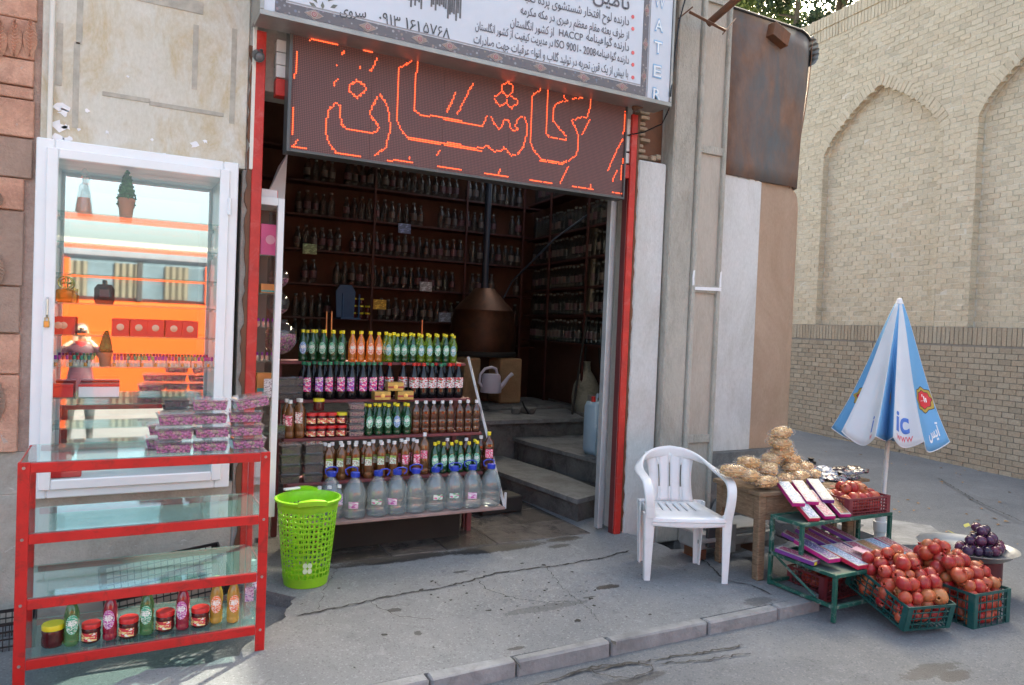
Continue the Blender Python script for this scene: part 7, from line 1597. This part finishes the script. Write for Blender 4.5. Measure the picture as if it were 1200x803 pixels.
# ================================================ folded parasol in its pipe
UX, UY = 5.215, 3.645; ub = Vector((UX, UY, -.02)); 
ptop = onY(1057, 352, UY-.02); ptop = Vector((ptop.x, UY-.0, ptop.z)); pmid = onY(1041, 520, UY)
AXd = (ptop-Vector((onY(1037, 560, UY).x, UY, onY(1037, 560, UY).z))).normalized(); base_p = ptop-AXd*((ptop.z+.02)/AXd.z)
um = thing('folded_parasol', 'half folded blue and white striped parasol standing in a white pipe behind the fruit', 'parasol', tuple(base_p))
M_pole = P('white_pole', (.68, .68, .66), .4, var=.06, dirt=.3); H_ = (ptop-base_p).length
Mu = Vector((0, 0, 1)).rotation_difference(AXd).to_matrix().to_4x4()
part('pole', MB().tube([Mu @ Vector((0, 0, 0)), Mu @ Vector((0, 0, H_-.02))], .0175, 12), M_pole, um, 40)
part('finial', MB().lathe([(.028, -.05), (.03, -.02), (.024, -.015), (.022, .0), (.016, .014), (.001, .02)], 16, M=Matrix.Translation(Mu @ Vector((0, 0, H_)))), M_capw, um, 50)
pvc = thing('pipe_stand', 'thick white plastic pipe that holds the parasol pole', 'pipe', (base_p.x, base_p.y, -.06)); part('pipe', MB().lathe([(.04, 0), (.04, .42), (.035, .42), (.035, .3)], 20, cap=False), M_pole, pvc, 40); part('pipe_collar', MB().lathe([(.041, .22), (.05, .225), (.05, .3), (.041, .305)], 20), M_pole, pvc, 40)
ZT = H_-.03; zbm = H_-1.05
M_cb = P('parasol_blue', (.15, .36, .6), .75, var=.06, vs=3, spec=.2); M_cw = P('parasol_white', (.62, .64, .66), .75, var=.04, vs=3, spec=.2)
NP = 8; OFF = rad(130)
# rib angles bunch unevenly, as folded cloth does
ribs = [v/360 for v in (0, 35, 74, 92, 122, 168, 215, 290)]
rr_ = [1.0, 1.0, .96, .86, .98, 1.02, 1.0, .9]
def rib_a(k): return OFF+2*PI*(ribs[k % 8]+(1 if k >= 8 else 0))
def surf(k, f, t, off=0):      # panel k, fraction across f, fraction down t
    a0, a1 = rib_a(k), rib_a(k+1); a = a0+(a1-a0)*f; Rb = (.03+.4*(t**.98)*(1-.1*math.sin(PI*t)))*1.0
    R0, R1 = rr_[k % 8], rr_[(k+1) % 8]; fold = (.3, .2, .6, .18, .2, .4, .5, .55)[k]; rk = R0+(R1-R0)*f
    r_ = Rb*rk*(1-fold*math.sin(PI*f)**.9*min(1, t*1.6)*(.6+.4*t))+off
    z = ZT-(ZT-zbm)*t-.07*math.sin(PI*f)**.8*t**6*(1+.3*math.sin(k*2.1))+.03*t*(1-rk)*2
    return Mu @ Vector((r_*math.cos(a), r_*math.sin(a)*.92, z))
for k in range(NP):
    m = MB(); m.grid(lambda u, v: surf(k, u, v), 16, 26)
    o = part('canopy_panel', m, (M_cb, M_cw)[k % 2], um, 80, fixn=False); md = o.modifiers.new('t', 'SOLIDIFY'); md.thickness = .002; md.offset = -1
    part('hem', MB().tube([surf(k, i/16, 1, .002) for i in range(17)], .004, 5), M_cw, um, 60)
    part('rib', MB().tube([surf(k, 0, i/8, -.006) for i in range(9)], .0035, 5), M_pole, um, 60)
    part('seam', MB().tube([surf(k, 0.0, i/12, .0015) for i in range(13)], .0022, 4), M_cw, um, 60)
M_badge = P('badge_red', (.62, .03, .04), .5, var=.05); M_bgold = P('badge_gold', (.45, .3, .05), .5, var=.1); M_bw = P('badge_white', (.75, .75, .75), .5)
M_pblue = P('print_blue', (.07, .17, .5), .6); M_pred = P('print_red', (.65, .1, .12), .6)
def onpanel(k, poly, mat, off): 
    # polygon of (f, t) laid on the cloth
    m = MB(); cx = sum(p[0] for p in poly)/len(poly); ct = sum(p[1] for p in poly)/len(poly); n = len(poly); vs = [surf(k, cx, ct, off)]
    for s_ in (.33, .66, 1.): vs += [surf(k, max(.01, min(.99, cx+(a-cx)*s_)), ct+(b-ct)*s_, off) for a, b in poly]
    fs = [(0, 1+i, 1+(i+1) % n) for i in range(n)]
    for q in range(2): fs += [(1+q*n+i, 1+(q+1)*n+i, 1+(q+1)*n+(i+1) % n, 1+q*n+(i+1) % n) for i in range(n)]
    m.add(vs, fs); return part('print', m, mat, um, 70, fixn=False)
def badge(k, f, t, sf, st):
    N_ = 32; on = lambda s, o_: onpanel(k, [(f+sf*s*math.cos(2*PI*i/N_)*(1+.09*math.cos(8*2*PI*i/N_)), t+st*s*math.sin(2*PI*i/N_)*(1+.09*math.cos(8*2*PI*i/N_))) for i in range(N_)], o_[0], o_[1])
    on(1, (P('badge_black', (.05, .04, .03), .5), .0035)); on(.93, (M_bgold, .0045)); on(.72, (P('badge_black', (.05, .04, .03), .5), .0055)); on(.66, (M_badge, .0065))
    for (a, b, c_, d_) in ((-.35, .1, .35, .02), (.05, -.25, .15, .12), (.2, -.1, .3, .15), (-.1, -.4, 0, -.3)):
        onpanel(k, [(f+sf*a, t+st*b), (f+sf*c_, t+st*(b-.05)), (f+sf*c_, t+st*(d_+.02)), (f+sf*a, t+st*(d_+.12))], M_bw, .008)
def panel_text(k, s, f0, f1, t0, t1, mat, bold=.02):
    me = text_mesh(s, 0, bold); xs = [v.co.x for v in me.vertices]; ys = [v.co.y for v in me.vertices]; x0, x1 = min(xs), max(xs); y0, y1 = min(ys), max(ys)
    for v in me.vertices: v.co = surf(k, f0+(f1-f0)*(v.co.x-x0)/(x1-x0), t1-(t1-t0)*(v.co.y-y0)/(y1-y0), .004)
    me.name = 'print'; me.materials.clear(); me.materials.append(mat); obj('print', me, um)
panel_text(1, 'i', .74, .8, .84, .94, M_pblue); panel_text(1, 'w', .74, .84, .955, .98, M_pred, 0)
panel_text(3, 'ic', .12, .72, .8, .93, M_pblue); panel_text(3, 'www', .15, .8, .945, .975, M_pred, 0); panel_text(5, 'e', .04, .2, .85, .93, M_pblue); panel_text(5, 'os', .08, .22, .945, .975, M_pred, 0); panel_text(7, 'ice', .2, .6, .86, .94, M_pblue)
badge(0, .5, .72, .45, .075); badge(2, .3, .72, .3, .06); badge(4, .62, .7, .46, .085); badge(6, .5, .72, .25, .07)
panel_text(4, shape('آیس'), .58, .9, .85, .96, M_bw, .02)
# ================================================ trees beyond the brick wall
def foliage(name, label, cat, base, H, crown, n, cols, size, seed, trunk_r=.18, grp=None):
    r = random.Random(seed); t_ = thing(name, label, cat, base, 0, grp)
    M_bk = plaster('bark', (.2, .15, .11), (.13, .1, .07), (.06, .05, .04), .5, 4, 1)
    m = MB(); m.tube([(0, 0, 0), (.1, .05, H*.35), (-.05, .1, H*.7), (.05, 0, H*.95)], [trunk_r, trunk_r*.8, trunk_r*.5, trunk_r*.15], 10)
    for i in range(9): z = H*(.35+.06*i); a = i*2.4; L = crown*(.8-.05*i); m.tube([(0, 0, z), (math.cos(a)*L*.5, math.sin(a)*L*.5, z+.3), (math.cos(a)*L, math.sin(a)*L, z+.5)], [.07, .045, .015], 6)
    part('trunk', m, M_bk, t_, 50); cl = []
    for i in range(46):
        a = r.uniform(0, 2*PI); q = r.random(); z = H*(.35+.62*q); R_ = crown*math.sqrt(r.random())*(1-.55*q) ; cl.append((R_*math.cos(a), R_*math.sin(a), z, r.uniform(.4, .95)*crown*.32, r.randint(0, 2)))
    m = MB()
    for i in range(n):
        c = r.choice(cl); d = Vector((r.gauss(0, 1), r.gauss(0, 1), r.gauss(0, .75))).normalized()*c[3]*r.random()**.4; p = Vector(c[:3])+d
        u = Vector((r.gauss(0, 1), r.gauss(0, 1), r.gauss(0, 1))).normalized()*size*r.uniform(.5, 1.3); v = u.cross(Vector((r.gauss(0, 1), r.gauss(0, 1), r.gauss(0, 1)))).normalized()*size*.45
        m.add([p-u, p-v, p+u, p+v], [(0, 1, 2, 3)], c[4] if r.random() < .8 else r.randint(0, 2))
    part('crown', m, cols, t_, fixn=False); return t_
def leafm(name, c): 
    t = NT(name); t.set(.6, 0, .3); t.col(c); t.b.inputs['Base Color'].default_value = lin(c); return t.m
Gd = [leafm('pine_dark', (.035, .06, .03)), leafm('pine_mid', (.055, .085, .04)), leafm('pine_grey', (.07, .09, .06))]; Gl = [leafm('leaf_light', (.14, .2, .05)), leafm('leaf_yellow', (.2, .24, .07)), leafm('leaf_mid', (.09, .14, .04))]
def tp(px, Y): d = ray(px, 60); return (d.x*(Y/d.y), Y, 0)
foliage('pine_tree', 'tall dark pine tree beyond the wall, right one', 'tree', tp(985, 14.5), 14.5, 2.6, 15000, Gd, .11, 5, .28)
foliage('pine_tree', 'dark pine tree with bare trunk beyond the wall, left of the bigger pine', 'tree', tp(935, 19.5), 19.0, 2.3, 13000, Gd, .12, 8, .2)
foliage('broadleaf_tree', 'light yellow green leafy tree beyond the rusty sheet metal', 'tree', tp(885, 22), 16.0, 3.0, 14000, Gl, .13, 3, .25)
foliage('pine_tree', 'slim dark pine at the far right beyond the wall coping', 'tree', tp(1040, 15.5), 15.2, 1.8, 9000, Gd, .11, 12, .16)
# ================================================ behind the camera: orange van and the photographer, seen in the cabinet mirror
van = thing('orange_bus', 'orange minibus with a dark window band parked across the street, mirrored in the cabinet', 'bus', (.3, -4.6, -.075))
M_or = P('bus_orange', (.5, .06, .01), .35, var=.03); M_dk = P('bus_trim', (.03, .03, .035), .4); M_wg = P('bus_window', (.1, .14, .18), .08, .2, var=.3, vs=2)
part('body', MB().bbox(-3.6, 3.6, -1.9, .0, .22, 1.88, .05), M_or, van); part('window_band', MB().bbox(-3.5, 3.5, -1.85, -.05, 1.882, 2.6, .06), M_wg, van); part('roof', MB().bbox(-3.55, 3.55, -1.88, -.02, 2.602, 2.84, .06), P('bus_roof', (.12, .14, .18), .5), van)
part('lower_sill', MB().bbox(-3.55, 3.55, -1.88, -.02, .1, .218, .03), P('bus_sill', (.2, .03, .02), .5), van)
for i in range(7): x = -3.4+i*1.12; part('window_pillar', MB().bbox(x, x+.09, -.048, -.01, 1.89, 2.59, .01), M_dk if i % 2 else M_or, van)
for i, x in enumerate((-2.5, -1.9, -1.2, -.4, .4)): part('curtain', MB().grid(lambda u, v: (x+.4*u, -.03+.012*math.sin(u*24), 1.95+.6*v), 24, 1), P('bus_curtain', (.07, .062, .05), .8), van)
for x in (-2.4, 2.3):
    w_ = part('wheel', MB().lathe([(.1, -.1), (.38, -.1), (.42, -.06), (.42, .06), (.38, .1), (.1, .1)], 28, M=Matrix.Translation((x, -.1, .42)) @ Matrix.Rotation(PI/2, 4, 'X')), P('tyre', (.02, .02, .02), .8), van, 40); part('rim', MB().lathe([(.02, .09), (.22, .1), (.24, .06)], 20, M=Matrix.Translation((x, -.1, .42)) @ Matrix.Rotation(PI/2, 4, 'X')), M_tin, w_, 40)
for z in (1.35, .9): part('trim_line', MB().box(-3.55, 3.55, .001, .008, z, z+.02), P('bus_line', (.4, .09, .01), .5), van)
# photographer: one skinned body, clothing colours by height
def skin_mesh(name, verts, edges, root, levels=2):
    me = bpy.data.meshes.new(name); me.from_pydata([v[0] for v in verts], edges, []); o = bpy.data.objects.new(name, me); COL.objects.link(o)
    o.modifiers.new('skin', 'SKIN'); o.modifiers.new('sub', 'SUBSURF').levels = levels
    for i, v in enumerate(verts): sv = me.skin_vertices[0].data[i]; sv.radius = (v[1], v[2] if len(v) > 2 else v[1]); sv.use_root = (i == root)
    dg = bpy.context.evaluated_depsgraph_get(); out = bpy.data.meshes.new_from_object(o.evaluated_get(dg)); bpy.data.objects.remove(o); bpy.data.meshes.remove(me); out.name = name
    out.polygons.foreach_set('use_smooth', [True]*len(out.polygons)); return out
S_ = .93
V = [((0, 0, .86), .15, .12), ((0, 0, 1.05), .15, .115), ((0, .0, 1.25), .165, .12), ((0, .0, 1.38), .12, .09), ((0, .02, 1.46), .055, .055),
     ((.1, 0, .8), .1, .1), ((.12, .05, .48), .065, .07), ((.13, -.02, .12), .042, .045), ((.13, .02, .05), .045, .04), ((.14, .16, .03), .04, .03),
     ((-.1, 0, .8), .1, .1), ((-.12, .05, .48), .065, .07), ((-.13, -.02, .12), .042, .045), ((-.13, .02, .05), .045, .04), ((-.14, .16, .03), .04, .03),
     ((.2, 0, 1.36), .07, .065), ((.3, .1, 1.16), .055, .055), ((.16, .26, 1.4), .038, .038), ((.09, .27, 1.5), .03, .02),
     ((-.2, 0, 1.36), .07, .065), ((-.32, .1, 1.16), .055, .055), ((-.19, .26, 1.4), .038, .038), ((-.1, .27, 1.48), .03, .02)]
E_ = [(0, 1), (1, 2), (2, 3), (3, 4), (0, 5), (5, 6), (6, 7), (7, 8), (8, 9), (0, 10), (10, 11), (11, 12), (12, 13), (13, 14), (3, 15), (15, 16), (16, 17), (17, 18), (3, 19), (19, 20), (20, 21), (21, 22)]
bme = skin_mesh('body', V, E_, 0)
M_jk = P('maroon_jacket', (.06, .015, .03), .6, var=.2, vs=12); M_tr = P('dark_trousers', (.03, .03, .035), .8); M_sk = P('skin', (.55, .32, .23), .55, var=.06); M_sh = P('black_shoe', (.02, .02, .02), .5)
for m_ in (M_jk, M_tr, M_sk, M_sh): bme.materials.append(m_)
for p in bme.polygons:
    c = p.center; p.material_index = 2 if (c.z > 1.435 or (c.z > 1.41 and c.y > .24)) else 3 if c.z < .1 else 1 if c.z < .8 else 0
man = thing('person', 'person in dark maroon jacket with red collar, holding a camera to the face', 'person', (-.42, -.75, -.075), rad(-4)); man.scale = (S_, S_, S_*.96)
obj('body', bme, man)
hd = MB(); vs = []
hd.grid(lambda u, v: (.078*math.sin(PI*v)**.75*math.cos(2*PI*u), .02+(.095)*math.sin(PI*v)**.75*math.sin(2*PI*u)+(.012*math.exp(-((u-.25)/.03)**2-((v-.48)/.08)**2)), 1.6-.115*math.cos(PI*v)), 28, 18, wrap=True)
part('head', hd, M_sk, man, 80, weld=True)
hr = MB(); hr.grid(lambda u, v: (.083*math.sin(PI*v)**.75*math.cos(2*PI*u), .012+.098*math.sin(PI*v)**.75*math.sin(2*PI*u), 1.605-.118*math.cos(PI*(.0+v))), 24, 12, wrap=True); hr.f = [f for f in hr.f if sum(hr.v[i][2] for i in f)/4 > (1.6 if sum(hr.v[i][1] for i in f)/4 < .03 else 1.69)]
part('hair', hr, P('grey_hair', (.1, .08, .07), .8, var=.15, vs=40), man, 80)
for x in (-.03, .03): part('eye', MB().blob((x, .108, 1.615), .009, 1), M_sh, man)
part('mouth', MB().box(-.022, .022, .105, .109, 1.535, 1.54), P('lips', (.4, .16, .14), .5), man)
for x in (-.08, .08): part('ear', MB().blob((x, .02, 1.6), .022, 2, 0, 0, (.4, .8, 1.2)), M_sk, man, 80)
for sx in (-1, 1):
    for k in range(4): part('finger', MB().tube([(sx*.1-.0, .27, 1.5+.018*k-.02), (sx*.075, .3, 1.505+.018*k-.02), (sx*.045, .295, 1.51+.018*k-.02)], [.0095, .009, .0075], 8), M_sk, man, 60)
    part('thumb', MB().tube([(sx*.09, .26, 1.48), (sx*.06, .255, 1.5), (sx*.04, .25, 1.53)], [.011, .01, .008], 8), M_sk, man, 60)
part('red_collar', MB().lathe([(.075, 1.4), (.085, 1.43), (.08, 1.47), (.072, 1.46), (.07, 1.41)], 20, cap=False, M=Matrix.Translation((0, .015, 0))), P('collar_red', (.5, .02, .03), .7), man, 60)
cmr = thing('photo_camera', 'black photo camera held up to the face of the person', 'camera', (-.42, -.75, -.075), rad(-4)); cmr.scale = man.scale
part('camera_body', MB().bbox(-.065, .065, .16, .23, 1.545, 1.635, .01).bbox(-.03, .03, .165, .225, 1.636, 1.665, .008), M_blk, cmr); part('lens', MB().lathe([(.03, 0), (.033, .01), (.033, .07), (.028, .075), (.02, .06)], 20, M=Matrix.Translation((0, .232, 1.59)) @ Matrix.Rotation(-PI/2, 4, 'X')), M_blk, cmr, 40)
# low buildings across the street, out of frame, where the street would have them
ob = thing('opposite_house', 'plain pale low house across the street behind the camera', 'building', (0, -14, 0)); part('wall', MB().bbox(-14, 16, -6, 0, -.3, 3.4, .05), M_beige, ob); part('roof', MB().bbox(-14.2, 16.2, -6.2, .2, 3.41, 3.6, .05), M_cement, ob)
